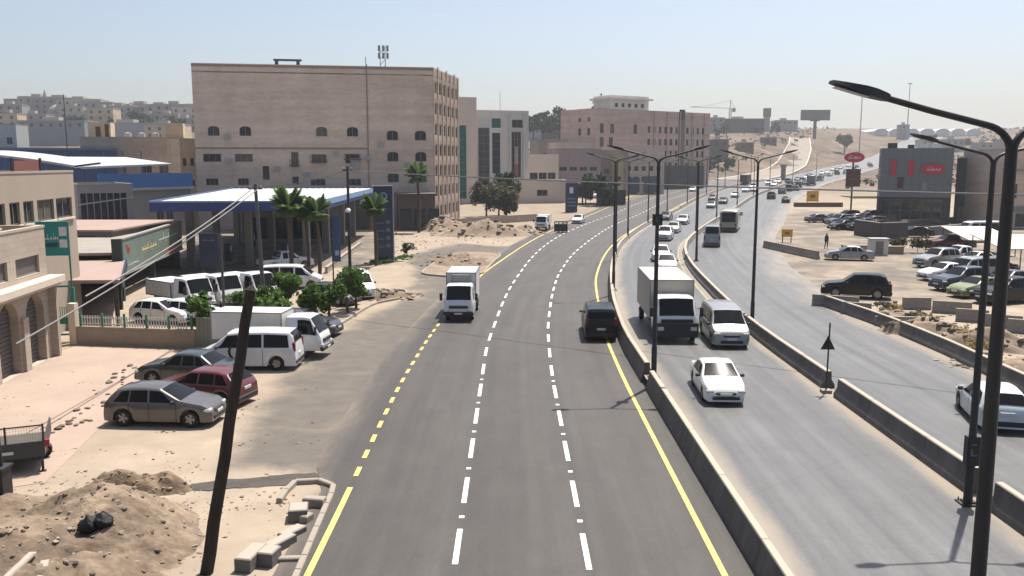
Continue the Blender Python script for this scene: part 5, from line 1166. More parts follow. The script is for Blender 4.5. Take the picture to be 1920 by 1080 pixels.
TLS = {0:'broad house left of the minaret on the hilltop',1:'tall hilltop house directly behind the minaret',2:'broad grey hilltop house right of the minaret',3:'hilltop house above the thin dark mast',4:'hilltop house just above the ochre house',5:'hilltop house above the pale sheet-roofed warehouse',7:'hilltop house nearest but two to the sandstone block',8:'hilltop house cut off by the edge of the sandstone block',10:'small hilltop house above the yellowish tower house',12:'small grey house beside the whitewashed one',19:'lower house between the domed hall and bluish warehouse'}
for i, (px, py, w, top) in enumerate(((48,232,26,186),(70,233,22,182),(112,234,30,184),(150,236,26,187),(178,236,22,192),(262,238,26,196),(298,240,24,198),(330,242,22,196),(356,243,20,201),(222,240,18,199),(20,238,14,196),(200,240,12,203),(240,240,12,201),(135,238,14,200),(312,245,14,214),(275,244,16,215),(345,247,16,222),(185,246,16,222),(165,243,18,212),(60,242,16,214))):
    far_house(px, py, w, top, town[i % 5], TLS.get(i, TL_), 'houses of the distant hillside town', 3, dep=12, rz=rnd.uniform(-.15,.15))
far_house(15,262,11,213,yel_st,'yellowish tower house at the foot of the distant town',None,4,dep=9)
far_house(98,272,32,227,mat('bluish_sheet',(.36,.38,.42),.6,var=.06,scale=.2),'long bluish-white warehouse with three small windows below the distant town',None,1,'warehouse',16,.02)
far_house(235,262,36,231,mat('pale_sheet',(.55,.55,.53),.6),'long pale sheet-roofed warehouse right of the bluish warehouse',None,1,'warehouse',20,-.05,win=False)
far_house(310,268,20,234,yel_st,'tan house between the pale warehouse and the sandstone block',None,2,dep=9)
far_house(190,250,14,203,yel_st,'ochre house standing out against the grey hillside town',None,3)
far_house(246,236,8,199,mat('whitewash',(.7,.68,.64),.8),'small whitewashed house high in the distant town',None,2)
p = gp(88,232); t = thing('minaret', 'slim minaret rising above the distant town', 'minaret', tuple(p))
b = MB(); zt = zat(167,p.y)-p.z; b.lathe([(1.6,-2),(1.5,zt*.55),(2.1,zt*.58),(2.1,zt*.62),(1.2,zt*.64),(1.1,zt*.82),(.05,zt)], 12); b.build('shaft', town[0], t, 40)
p = gp(104,236); t = thing('domed_hall', 'small hall with a rounded dome near the minaret', 'building', tuple(p)); b = MB(); b.bx(-9,0,-2,9,10,7); b.build('wall', town[3], t); b = MB(); b.lathe([(6*math.cos(a),7+6*math.sin(a)) for a in [i*math.pi/2/6 for i in range(7)]], 16, 0, Matrix.Translation((0,5,0))); b.build('dome', town[2], t, 60)
t = thing('slender_mast', 'thin dark mast standing between the blue and beige houses', 'mast', (xat(155,280,150)-2,150.0,0)); b = MB(); b.tube([(0,-1.2,0),(0,-1.2,zat(178,150))], [.14,.06], 6); b.build('shaft', steel, t)

# ------------------------------------------------------------------ skyline in the middle and the hill road
far_house(1020,262,22,222,town[4],'grey house with dark trees behind the mauve shop',None,3)
far_house(1035,262,14,226,town[2],'dim house between the office block and the brown block',None,2)
far_house(1395,249,74,223,mat('dark_green_hall',(.07,.09,.095),.5,var=.1,scale=.1),'long dark green-grey hall on the skyline beside the crane',None,1,'industrial_hall',30,win=True,wpx=True)
far_house(1345,250,26,221,town[2],'grey shed left of the dark skyline hall',None,2,wpx=True)
far_house(1475,247,40,226,town[0],'low grey sheds right of the dark skyline hall',None,1,'industrial_hall',16,wpx=True)
p = gp(1437,247); t = thing('water_tower', 'square brown tower on the skyline above the dark hall', 'tower', tuple(p)); zt = zat(203,p.y)-p.z
b = MB(); b.bx(-2.1,-2,-2,2.1,2,zt-3); b.build('shaft', town[2], t); b = MB(); b.bx(-2.6,-2.5,zt-7,2.6,2.5,zt); b.build('head', mat('tower_brown',(.22,.19,.17),.9), t)
p = gp(1368,246); t = thing('tower_crane', 'tower crane with long jib above the skyline halls', 'crane', tuple(p)); zt = zat(203,p.y)-p.z; k_ = p.y/F
b = MB()
for dx in (-.8,.8):
    for dy in (-.8,.8): b.tube([(dx,dy,-2),(dx,dy,zt)], .16, 4)
for i in range(12): b.tube([(-.8,-.8,zt*i/12),(.8,-.8,zt*(i+1)/12)], .1, 4); b.tube([(-.8,.8,zt*(i+1)/12),(.8,.8,zt*i/12)], .1, 4)
crm_m = mat('crane_grey', (.25,.24,.23), .6); b.build('mast', crm_m, t)
b = MB(); b.tube([(-75*k_,0,zt+1.2),(8*k_,0,zt)], .3, 4); b.tube([(-75*k_,0,zt+1.2),(-40*k_,0,zt+2.4),(0,0,zt+6.5),(8*k_,0,zt+.3)], .14, 4); b.build('jib', crm_m, t)
b = MB(); b.tube([(0,0,zt),(0,0,zt+7)], .3, 4); b.build('apex', crm_m, t); b = MB(); b.bx(6*k_-1,-1,zt-3,6*k_+1.5,1,zt); b.build('counterweight', crm_m, t)
p = gp(1527,255); t = thing('hill_billboard', 'large grey billboard seen from behind on a single post above the hill road', 'billboard', tuple(p)); k_ = p.y/F
zt = zat(206,p.y)-p.z; zl = zat(225,p.y)-p.z
b = MB(); b.bx(-27*k_,-.5,zl,27*k_,.5,zt); b.build('board', mat('billboard_back',(.20,.20,.205),.7,var=.15,scale=.3), t); b = MB(); b.bx(-1,-.6,-2,1,.6,zl+1); b.build('post', mat('billboard_post',(.16,.15,.14),.7), t); b = MB(); b.bx(-9*k_,.51,zl-.8,9*k_,.9,zl+.4); b.bx(-26*k_,-.9,zl-.3,26*k_,-.51,zl); b.build('catwalk', steel, t)
for px, py, top, lb in ((1611,285,172,'tall thin light mast on the brown hillside'),(1700,262,157,'tallest floodlight mast on the skyline above the grey showroom')):
    p = gp(px,py); t = thing('light_mast', lb, 'mast', tuple(p)); zt = zat(top,p.y)-p.z; b = MB(); b.tube([(0,0,-2),(0,0,zt)], [.5,.25], 6); b.build('shaft', metal_l, t); b = MB(); b.bx(-1.6,-.4,zt-.3,1.6,.4,zt+.5); b.build('lamp_head', metal_l, t)
p = gp(1740,256); Yg = p.y
for i in range(7):
    px = 1652+i*29; x = xat(px,250,Yg); t = thing('greenhouse', ORD[i]+' white polytunnel in the skyline row, counted from the lone hillside tree', 'greenhouse', (x,Yg,zat(249,Yg)), 0, 'greenhouses on the skyline'); w = 26*Yg/F/2
    b = MB(); n_ = 8
    for y in (0,60): b.v += [(-w*math.cos(math.pi*k/n_), y, 3.6*math.sin(math.pi*k/n_)+(-12 if k in (0,n_) else 0)) for k in range(n_+1)]
    b.f = [(k,k+1,k+n_+2,k+n_+1) for k in range(n_)]+[tuple(range(n_,-1,-1))]; b.m = [0]*len(b.f); b.build('cover', mat('polythene',(.70,.70,.68),.5), t); 
    b = MB(); b.tube([(-w*.98*math.cos(math.pi*k/n_), -.1, 3.55*math.sin(math.pi*k/n_)) for k in range(n_+1)], .25, 4); b.build('hoop', metal_l, t)
p = gp(1697,262); far_house(1697,262,14,234,town[2],'grey blockhouse on the right-hand skyline',None,1,dep=10,wpx=True)
for px, py, w, top, lb in ((1790,285,34,262,'grey flat house above the showroom roof'),(1850,290,26,268,'pale house with rooftop clutter behind the lamp arm'),(1895,285,26,262,'dark wooded house at the edge of the right hillside'),(1740,278,22,262,'small brown house on the slope above the showroom')):
    far_house(px,py,w,top,town[(px//7) % 5],lb,None,1,dep=12,wpx=True)
# low brown buildings and works along the hill road
for px, py, w, top, lb, c in ((1350,300,30,262,'rusty-brown works shed beside the long brown block',(.24,.165,.13)),(1400,285,26,268,'low brown works shed half way up the hill road',(.27,.18,.14)),(1445,270,22,258,'reddish shed at the top of the hill road',(.33,.17,.12))):
    far_house(px,py,w,top,mat('works_%d'%px,c,.9,var=.15,scale=.2),lb,None,1,dep=10,wpx=True)
p = gp(1468,338); t = thing('roadside_pillar', 'squat grey pillar where the hill road forks', 'pillar', tuple(p)); b = MB(); zt=zat(310,p.y)-p.z; b.bx(-.7,-.7,-1,.7,.7,zt); b.bx(-.95,-.95,zt-.5,.95,.95,zt+.3); b.build('shaft', dconc, t)

# ------------------------------------------------------------------ right side: showroom, signs, walls
Y0 = 140; X0 = xat(1650,340,142); q_ = Vector((X0,142))+Vector((.935,-.355))*10.4; X1 = q_.x
S_ = Bld('showroom', 'grey panelled showroom with red strips and a red oval sign', 'building', (X0,142), q_, 11, zat(279,Y0)-.35, .35)
cl = mat('grey_cladding', (.24,.27,.29), .45, .2, var=.06, scale=.3); zl = zat(370,Y0)-.35
S_.wall('front', [], cl, zl, S_.H); S_.wall('left', [(4,6,zl+1,zl+3,{}),(4,6,zl+4.5,zl+6.5,{}),(8,10,zl+1,zl+3,{}),(8,10,zl+4.5,zl+6.5,{})], cl, zl, S_.H)
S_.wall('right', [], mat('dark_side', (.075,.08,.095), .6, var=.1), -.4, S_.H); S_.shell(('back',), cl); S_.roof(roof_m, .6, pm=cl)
b = MB(); b.bx(.02,.02,zl-.15,S_.W-.02,10.9,zl); b.build('soffit', dk, S_.t)
gs = glass_mat('showroom_glass', (.02,.03,.035), .08, .7)
S_.wall('front', [(.3+k*1.52,1.65+k*1.52,.35,zl-.35,dict(glass=gs,bars=0)) for k in range(int((S_.W-.4)/1.52))], mat('dark_mullion', (.06,.065,.07), .5), -.4, zl-.16, off=.5, wname='glazed_front')
S_.wall('left', [(1+k*3,3.5+k*3,.35,zl-.35,dict(glass=gs,bars=0)) for k in range(3)], mat('dark_mullion',(0,0,0)), -.4, zl-.16, off=.4, wname='glazed_front')
u_ = lambda px: (px-1650)/146*S_.W; vz = lambda py: zat(py,Y0)-.35
for k in range(1,9): b = MB(); b.bx(u_(1650+k*16.2)-.015,-.012,zl+.05,u_(1650+k*16.2)+.015,-.003,S_.H-.05); b.build('panel_joint', mat('joint_dark',(.07,.075,.08),.7), S_.t)
for j in range(1,4): b = MB(); b.bx(.02,-.011,zl+j*2-.012,S_.W-.02,-.003,zl+j*2+.012); b.build('panel_joint', mat('joint_dark',(0,0,0)), S_.t)
redp = mat('sign_red', (.60,.03,.06), .45)
for px, t_, bo in ((1676,299,329),(1712,301,330),(1692,332,353)): b = MB(); b.bx(u_(px-6),-.14,vz(bo),u_(px+6),-.013,vz(t_)); b.build('red_strip', redp if px != 1692 else mat('dark_red',(.15,.02,.05),.5), S_.t)
def oval(parent, cx, cz, rx, rz_, y0, y1, m, seed=1):
    b = MB(); n = 28; b.v = [(cx+rx*math.cos(2*math.pi*k/n), y, cz+rz_*math.sin(2*math.pi*k/n)) for y in (y0,y1) for k in range(n)]
    b.f = [tuple(range(n)), tuple(range(2*n-1,n-1,-1))]+[(k,k+n,(k+1)%n+n,(k+1)%n) for k in range(n)]; b.m = [0]*len(b.f); o = b.build('oval_sign', m, parent, 40)
    s = MB(); scribble(s, cx-rx*.62, cx+rx*.62, cz-rz_*.45, cz+rz_*.5, y0-.001, seed); s.build('lettering', whl, o)
oval(S_.t, u_(1756), vz(317), 1.75, .85, -.3, -.013, redp, 12)
for px, w in ((1742,5),): b = MB(); b.bx(u_(px-w),-.05,vz(358),u_(px+w),-.013,vz(341)); b.build('light_panel', mat('pale_grey_panel',(.36,.38,.40),.5), S_.t)
for px in (1660,1675,1688,1700,1742,1772): b = MB(); b.bx(u_(px)-.4,.9,.5,u_(px)+.4,1.0,zl-1.2 if px != 1688 else 2.6); b.build('display_board', mat('pale_board',(.45,.47,.45),.6), S_.t)
b = MB(); b.bx(1,3,S_.H,2.4,5,S_.H+1.0); b.bx(4,3,S_.H,4.9,5,S_.H+.7); b.build('roof_unit', steel, S_.t); b = MB(); b.bx(5.5,4,S_.H,7,6,S_.H+.9); b.bx(7.8,4,S_.H,9,6,S_.H+.8); b.build('roof_unit', whl, S_.t)
Bq = Bld('dark_annex', 'windowless dark annex between the showroom and the dim stone block', 'building', (xat(1792,340,143.5),143.5), (xat(1831,340,142),142), 8, zat(297,143)-.35, .35)
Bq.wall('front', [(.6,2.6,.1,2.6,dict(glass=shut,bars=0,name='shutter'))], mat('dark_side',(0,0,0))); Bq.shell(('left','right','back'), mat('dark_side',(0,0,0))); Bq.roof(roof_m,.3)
Bq = Bld('side_block', 'plain dim stone block adjoining the dark annex of the showroom', 'building', (xat(1831,340,146),146), (xat(1884,340,143),143), 10, zat(290,145)-.35, .35)
Bq.wall('front', [(.6,1.3,7.5,8.6,{}),(.5,1.2,4.3,5.7,{})], mat('dim_stone',(.38,.345,.29),.9,var=.08,scale=.3)); Bq.shell(('left','right','back'), mat('dim_stone',(0,0,0))); Bq.roof(roof_m,.4)
Bq = Bld('stone_villa', 'pinkish stone villa with dark window and ground-floor glass at the right end', 'building', (xat(1880,340,132),132), (xat(2010,340,132),132), 12, zat(280,132)-.35, .35)
v_ = lambda py: zat(py,132)-.35
Bq.wall('front', [(.7,2.3,v_(372),v_(345),{}),(.3,1.9,.2,v_(400),dict(glass=GLB)),(2.3,4.2,.2,v_(400),dict(glass=GLB)),(5,7,v_(372),v_(345),{})], sandst); Bq.shell(('left','right','back'), sandst); Bq.roof(roof_m,.4,pm=sandst)
b = MB(); b.bx(-.1,-.2,v_(322),Bq.W,-.004,v_(317)); b.build('string_course', sill_m, Bq.t); b = MB(); b.bx(-.1,-.5,v_(397),Bq.W,-.004,v_(388)); b.build('shop_sign', mat('shop_sign_grey',(.30,.31,.33),.6), Bq.t)
# red oval totem
p = gp(1595,398); t = thing('oval_totem', 'red oval sign on a tall post over a dark red board', 'totem sign', tuple(p), R(3)); k_ = p.y/F
b = MB(); b.tube([(0,0,0),(0,0,zat(300,p.y)-p.z)], .18, 8); b.build('post', steel, t); oval(t, 0, zat(295,p.y)-p.z, 19*k_, 9.5*k_, -.5, -.2, redp, 21)
b = MB(); b.bx(-13.5*k_,-.4,zat(350,p.y)-p.z,13.5*k_,-.19,zat(317,p.y)-p.z); o = b.build('board', mat('maroon_board',(.085,.022,.025),.5), t); b = MB(); scribble(b,-10*k_,10*k_,zat(338,p.y)-p.z,zat(332,p.y)-p.z,-.402,5); b.build('lettering', mat('dim_red_text',(.28,.10,.09),.6), o)
# orange-yellow boards
orange = mat('orange_board', (.68,.36,.03), .6, var=.08)
for px, py, w, hh, lb in ((1523,384,2.6,2.3,'orange-yellow square site board in front of the brown planter'),(1475,455,1.35,.95,'small orange-yellow board on two legs behind the stained barrier')):
    p = gp(px,py); t = thing('site_board', lb, 'sign', tuple(p), R(2)); z0 = .7
    b = MB(); b.bx(-w/2,-.05,z0,w/2,.05,z0+hh); o = b.build('board', orange, t); b = MB(); b.bx(-w/2+.1,-.04,0,-w/2+.2,.04,z0); b.bx(w/2-.2,-.04,0,w/2-.1,.04,z0); b.build('leg', steel, t)
    b = MB(); b.bx(-w*.2,-.065,z0+hh*.35,w*.2,-.051,z0+hh*.65); b.build('symbol', mat('board_symbol',(.35,.15,.02),.6), o)
p = gp(1500,388); t = thing('brown_planter', 'low brown planter wall beneath the orange-yellow site board', 'planter', tuple(p)); b = MB(); b.bx(-1,0,0,9,1.2,.9); b.build('wall', mat('planter_brown',(.16,.10,.07),.9), t)
p = gp(1610,372); t = thing('hedge_bank', 'yellow-green lawn strip beside the red totem', 'lawn', tuple(p)); b = MB(); b.bx(-1,0,-.2,11,9,.35); b.build('turf', mat('lawn',(.20,.22,.05),.95,var=.25,scale=1.5,bump=.4), t); b = MB(); b.bx(-1.2,-.3,-.2,11.2,-.01,.5); b.build('kerb', dconc, t)
# walls around the showroom lot
def low_wall(pts, h, m, label, th=.35):
    q = [gp(*a) for a in pts]; t = thing('lot_wall', label, 'wall', tuple(q[0])); b = MB(); c = MB()
    for a, d in zip(q, q[1:]):
        l = (d-a).xy; n_ = Vector((-l.y,l.x)).normalized()*th/2; a_, d_ = a.xy-q[0].xy, d.xy-q[0].xy
        b.prism([a_+n_,d_+n_,d_-n_,a_-n_][::-1], -.4, h); c.prism([a_+n_*1.25,d_+n_*1.25,d_-n_*1.25,a_-n_*1.25][::-1], h+.002, h+.1)
    b.build('wall', m, t); c.build('coping', dconc, t)
dwall = mat('dark_wall', (.10,.085,.085), .9, var=.15)
low_wall([(858,424),(930,419),(1005,414)], 1.1, sandst2, 'tan boundary wall behind the rubble below the olive tree clump')
low_wall([(1603,440),(1650,448),(1700,446)], 2.0, dwall, 'dark maroon-grey wall in front of the showroom cars')
low_wall([(1742,442),(1800,436),(1850,428)], 1.1, mat('grey_wall',(.22,.20,.19),.9,var=.12), 'pale-topped grey wall running back to the side block')
low_wall([(1690,425),(1745,421),(1790,418)], .9, mat('grey_wall',(0,0,0)), 'low grey wall directly below the showroom')
def planter(px, py, w, label):
    p = gp(px,py); t = thing('planter_block', label, 'planter', tuple(p), R(-4)); b = MB(); b.bx(-w/2,-.4,0,w/2,.4,.75); b.bx(-w/2-.05,-.45,.751,w/2+.05,.45,.85); b.build('trough', mat('tan_block',(.40,.32,.23),.9,var=.12), t)
planter(1607,474,3.2,'tan planter block behind the silver parked car'); planter(1672,476,2.2,'tan planter block beside the low rubble')
p = gp(1645,478); t = thing('site_cabin', 'small pale grey cabinet beside the silver parked car', 'cabinet', tuple(p), R(-6)); b = MB(); b.bx(-.9,-.6,0,.9,.6,1.7); b.build('body', pale, t); b = MB(); b.bx(-1,-.7,1.701,1,.7,1.8); b.build('lid', metal_l, t); b = MB(); b.bx(-.4,-.62,.1,.4,-.601,1.5); b.build('door', mat('cabinet_door',(.30,.30,.29),.7), t)
t = None
def lot_car(k, px, py, hd, pm, lb, g=None): p = gp(px,py); d = 1.2; return car(k, (p.x,p.y+d,p.z+.01), R(hd), pm, lb, g)
lot_car('suv',1616,562,160,P_BLACK,'black off-road car parked beyond the dark roadside barrier')
lot_car('sedan',1600,490,165,P_SILV,'silver car by the tan planter block')
lot_car('sedan',1722,446,178,P_BLACK,'black car alone by the pale-topped grey wall')
lot_car('sedan',1541,418,10,P_GREY,'dark grey saloon crossing the open lot toward the orange board')
lot_car('suv',1768,503,205,P_SILV,'silver off-road car at the head of the right parking row')
lot_car('sedan',1785,528,196,P_WHITE,'white saloon in the right parking row beside the navy off-roader')
lot_car('suv',1815,547,198,P_BLUE,'navy off-road car in the right parking row')
lot_car('sedan',1850,560,200,P_LIME,'lime-yellow saloon between the lamp posts in the right parking row')
lot_car('suv',1900,572,200,P_BLACK,'black off-road car beyond the near lamp post in the right parking row')
lot_car('pickup',1810,497,200,P_WHITE,'white pickup second in the right parking row')
lot_car('sedan',1842,503,200,P_WHITE,'white saloon behind the pickup in the right parking row')
lot_car('sedan',1872,520,200,P_DGREY,'dark grey saloon behind the lamp posts in the right parking row')
lot_car('van',1835,528,200,P_SILV,'silver van tucked among the right parking row')
lot_car('sedan',1908,545,200,P_DGREY,'dark saloon under the beige awning at the right end')
lot_car('minibus',1848,455,185,P_WHITE,'white delivery van at the back of the right lot')
lot_car('pickup',1790,470,180,P_RED,'dark maroon flatbed pickup at the back of the right parking row')
for px, py, k, pm, hd in ((1580,424,'suv',P_DGREY,200),(1598,430,'pickup',P_DGREY,190),(1622,433,'suv',P_BLACK,195),(1610,418,'sedan',P_SILV,185),(1640,428,'suv',P_DGREY,190),(1592,414,'suv',P_BLACK,190),(1628,421,'pickup',P_BLACK,200),(1568,418,'sedan',P_BLACK,195),(1605,424,'sedan',P_BLACK,185),(1645,437,'suv',P_BLACK,190),(1634,414,'suv',P_DGREY,190),(1586,432,'sedan',P_BLACK,200)):
    lot_car(k,px,py,hd,pm,'dark vehicle packed into the lot left of the showroom' if pm is not P_SILV else 'silver saloon packed among dark vehicles left of the showroom','vehicles left of the showroom')
aw = mat('beige_awning', (.62,.53,.43), .8, var=.06)
t = thing('lot_awning', 'flat beige awning on thin posts over the right-hand parked cars', 'awning', (xat(1880,480,74),74,.35), R(-6))
b = MB(); b.add([(0,0,2.5),(9,0,2.5),(9,7,3.2),(0,7,3.2),(0,0,2.42),(9,0,2.42),(9,7,3.12),(0,7,3.12)],[(0,1,2,3),(7,6,5,4),(0,4,5,1),(1,5,6,2),(2,6,7,3),(3,7,4,0)]); b.build('sheet', aw, t)
for x, y in ((.2,.2),(4.5,.2),(8.8,.2),(.2,6.8),(4.5,6.8),(8.8,6.8)): b = MB(); b.tube([(x,y,0),(x,y,2.5+y*.09)], .05, 6); b.build('post', steel, t)
t = thing('lot_awning', 'smaller beige awning behind the right parking row', 'awning', (xat(1815,470,92),92,.35), R(-6))
b = MB(); b.add([(0,0,1.7),(5,0,1.7),(5,8,2.6),(0,8,2.6),(0,0,1.62),(5,0,1.62),(5,8,2.52),(0,8,2.52)],[(0,1,2,3),(7,6,5,4),(0,4,5,1),(1,5,6,2),(2,6,7,3),(3,7,4,0)]); b.build('sheet', aw, t)
for x, y in ((.2,.2),(4.8,.2),(.2,7.8),(4.8,7.8)): b = MB(); b.tube([(x,y,0),(x,y,1.7+y*.1)], .05, 6); b.build('post', steel, t)
# far fuel stop on the left
p = gp(1071,398); t = thing('price_totem', 'small dark blue price totem before the far roadside trees', 'totem sign', tuple(p), R(8)); k_ = p.y/F; zt = zat(346,p.y)
b = MB(); b.bx(-11*k_,-.25,.0,11*k_,.25,zt); b.build('cabinet', mat('totem_navy',(0,0,0)), t); b = MB(); b.bx(-4*k_,-.28,zt-2.0,3*k_,-.251,zt-.8); b.build('emblem', whl, t); b = MB(); [b.bx(-8*k_,-.27,z,8*k_,-.251,z+.22) for z in (1.2,1.9,2.6)]; b.build('lettering', mat('totem_text',(0,0,0)), t)
t = thing('dark_canopy', 'small dark flat canopy beside the far price totem', 'canopy', (xat(1088,370,195),195,zf(xat(1088,370,195),195)), R(8))
b = MB(); b.bx(0,0,4.2,9,7,4.7); b.build('roof', mat('canopy_dark',(.05,.055,.055),.6), t); b = MB(); b.bx(.2,-.1,4.15,8.8,-.01,4.75); b.build('fascia', mat('canopy_dark',(0,0,0)), t)
for x in (.5,8.3): b = MB(); b.bx(x,.5,0,x+.3,.8,4.2); b.bx(x,6,0,x+.3,6.3,4.2); b.build('post', steel, t)
p = gp(1150,385); t = thing('dark_container', 'dark green container by the road below the far shops', 'container', tuple(p), R(20)); b = MB(); b.bx(-3,0,.05,3,2.4,3.4); b.build('body', mat('container_green',(.03,.045,.04),.6), t)
rb_ = MB(); [rb_.bx(-2.9+k*.29,-.05,.15,-2.78+k*.29,-.001,3.3) for k in range(20)]; rb_.build('rib', mat('container_green',(0,0,0)), t)
p = gp(1052,437); t = thing('metal_cage', 'low dark metal cage on the verge beside the white light truck', 'cage', (p.x,p.y,p.z)); b = MB()
for x in (-.9,-.3,.3,.9):
    b.tube([(x,0,0),(x,0,1.6)], .05, 5); b.tube([(x,1.2,0),(x,1.2,1.6)], .05, 5)
for z in (.3,.9,1.6): b.tube([(-.9,0,z),(.9,0,z)], .05, 5); b.tube([(-.9,1.2,z),(.9,1.2,z)], .05, 5)
b.bx(-.85,.05,.25,.85,1.15,1.3); b.build('frame', steel, t)

# ------------------------------------------------------------------ vegetation
def leaf_mat(name, c): 
    m = mat(name, tuple(v/ALB for v in c), .6, var=.4, scale=1.3, spec=.25); nt = m.node_tree; L = nt.links; b = nt.nodes['Principled BSDF']
    tr = _n(nt, 'ShaderNodeBsdfTranslucent'); L.new(b.inputs['Base Color'].links[0].from_socket, tr.inputs['Color']); mx = _n(nt, 'ShaderNodeMixShader'); mx.inputs[0].default_value = .38
    L.new(b.outputs[0], mx.inputs[1]); L.new(tr.outputs[0], mx.inputs[2]); L.new(mx.outputs[0], nt.nodes['Material Output'].inputs['Surface'])
    return m
LG = leaf_mat('leaf_green', (.066,.130,.020)); LD = leaf_mat('leaf_dark', (.022,.042,.014)); LP = leaf_mat('palm_leaf', (.07,.12,.03)); LO = leaf_mat('leaf_olive', (.072,.072,.036)); LDY = leaf_mat('dry_weed', (.30,.23,.11))
bark = mat('bark', (.12,.085,.06), .95, var=.25, scale=6, bump=.5)
def crown_mesh(rx, ry, rz_, n, seed, ls=.16, clumps=14, m=LG, hollow=.35):
    rnd = random.Random(seed); b = MB(); cs = []
    for _ in range(clumps):
        v = Vector((rnd.gauss(0,1),rnd.gauss(0,1),rnd.gauss(0,1))).normalized()*rnd.uniform(.3,1.0); cs.append((Vector((v.x*rx,v.y*ry,v.z*rz_)), rnd.uniform(.16,.46)))
    for i in range(n):
        c, r_ = cs[rnd.randrange(clumps)]
        d = Vector((rnd.gauss(0,1),rnd.gauss(0,1),rnd.gauss(0,1))).normalized()*(rnd.random()**.45)
        p = c + Vector((d.x*rx*r_, d.y*ry*r_, d.z*rz_*r_))
        a = Vector((rnd.gauss(0,1),rnd.gauss(0,1),rnd.gauss(0,.6))).normalized(); q = a.cross(Vector((rnd.gauss(0,1),rnd.gauss(0,1),rnd.gauss(0,1)))).normalized(); s = ls*rnd.uniform(.6,1.4)
        b.add([p-a*s, p+q*s*.5, p+a*s, p-q*s*.5], [(0,1,2,3)])
    return b.mesh('crown', m)
def tree(x, y, h, rx, rz_, label, seed, m=LG, n=1600, ls=.16, group=None, name='broadleaf_tree', tr=.10, z=None, clumps=20, low=0.0, cat='tree'):
    z = zf(x,y) if z is None else z
    t = thing(name, label, cat, (x,y,z), 0, group); rnd = random.Random(seed)
    link('crown', crown_mesh(rx, rx, rz_, n, seed, ls, clumps, m), t, (0,0,h-rz_*.95))
    b = MB(); hc = h-rz_*1.2; b.tube([(0,0,-.1),(rnd.uniform(-.08,.08),0,hc*.5),(rnd.uniform(-.1,.1),rnd.uniform(-.1,.1),hc+.3)], [tr,tr*.8,tr*.6], 8)
    for k in range(5):
        a = rnd.uniform(0,6.28); b.tube([(0,0,hc*.85),(rx*.35*math.cos(a),rx*.35*math.sin(a),hc+rz_*.4),(rx*.65*math.cos(a),rx*.65*math.sin(a),hc+rz_*rnd.uniform(.6,1.2))], [tr*.5,tr*.35,tr*.12], 5)
    b.build('trunk', bark, t, 40); return t
for px, py, h, r_, lb in ((385,648,2.9,1.05,'leafy young tree beside the grey-green side gate'),(472,625,2.6,1.1,'bushy young tree behind the leaning pole'),(540,598,3.4,1.35,'wide bright green young tree in the middle of the verge row'),(505,615,2.6,1.1,'low bushy tree between the verge trees'),
        (582,615,2.7,1.05,'round-headed young tree on a bare trunk by the dark hatchback'),(617,606,2.9,1.0,'young tree with ringed trunk next to the round-headed one'),(652,586,3.4,1.15,'dense young tree at the end of the verge row'),(668,578,2.2,.8,'small bush tree beside the dense end tree'),(437,640,2.0,.8,'low shrub near the white camper van')):
    p = gp(px,py); tree(p.x,p.y,h,r_,h*.36,lb,px,LG,1500,.15,'young trees on the verge')
p = gp(952,404); tree(p.x-.4,p.y,9.4,2.6,3.4,'dark conifer-like tree beside the roadside clump',51,LD,2600,.34,tr=.2)
for px, py, h, r_, lb in ((912,406,7.0,3.0,'wide olive-brown tree at the corner of the stair tower'),(935,408,6.6,2.8,'olive-brown tree in the middle of the roadside clump'),(950,410,5.2,2.3,'low dark tree at the road end of the clump')):
    p = gp(px,py); tree(p.x,p.y,h,r_,h*.4,lb,px,LO,2400,.30,'roadside clump of olive trees',tr=.18)
for px, py, h, r_, lb in ((1100,385,6,2.6,'dark round tree behind the far price totem'),(1122,388,7.5,2.4,'tall dark tree over the far dark canopy'),(1140,388,4.5,2.2,'dark bush beside the green container')):
    p = gp(px,py); tree(p.x,p.y+3,h,r_,h*.42,lb,px,LD,2000,.32,'dark trees by the far fuel stop',tr=.16)
p = gp(1583,292); tree(p.x,p.y,zat(247,p.y)-p.z,5.5,5.5,'lone grey-brown tree on the hillside above the red oval sign',9,LO,1500,.9,tr=.5)
for px, top in ((1112,186),(1128,180)):
    Y = 330; x = xat(px,200,Y); zt = zat(top,Y); t = thing('cypress_tree', 'slim dark cypress poking above the brown block roof', 'tree', (x,Y,zf(x,Y)), 0, 'cypresses behind the brown block'); hh = zt-zf(x,Y)
    link('crown', crown_mesh(1.6,1.6,hh*.48,1300,px,.5,16,LD), t, (0,0,hh*.53)); b = MB(); b.tube([(0,0,-.5),(0,0,hh*.6)], [.3,.1], 6); b.build('trunk', bark, t)
for i, (px, top) in enumerate(((1000,213),(1018,209),(1040,213),(1050,207),(1060,212))):
    Y = 420+i*6; x = xat(px,230,Y); tree(x,Y,zat(top,Y)-zf(x,Y),5,5,ORD[i]+' dark skyline tree counted from the office block',px,LD,900,.9,'skyline trees beside the office block',tr=.4)
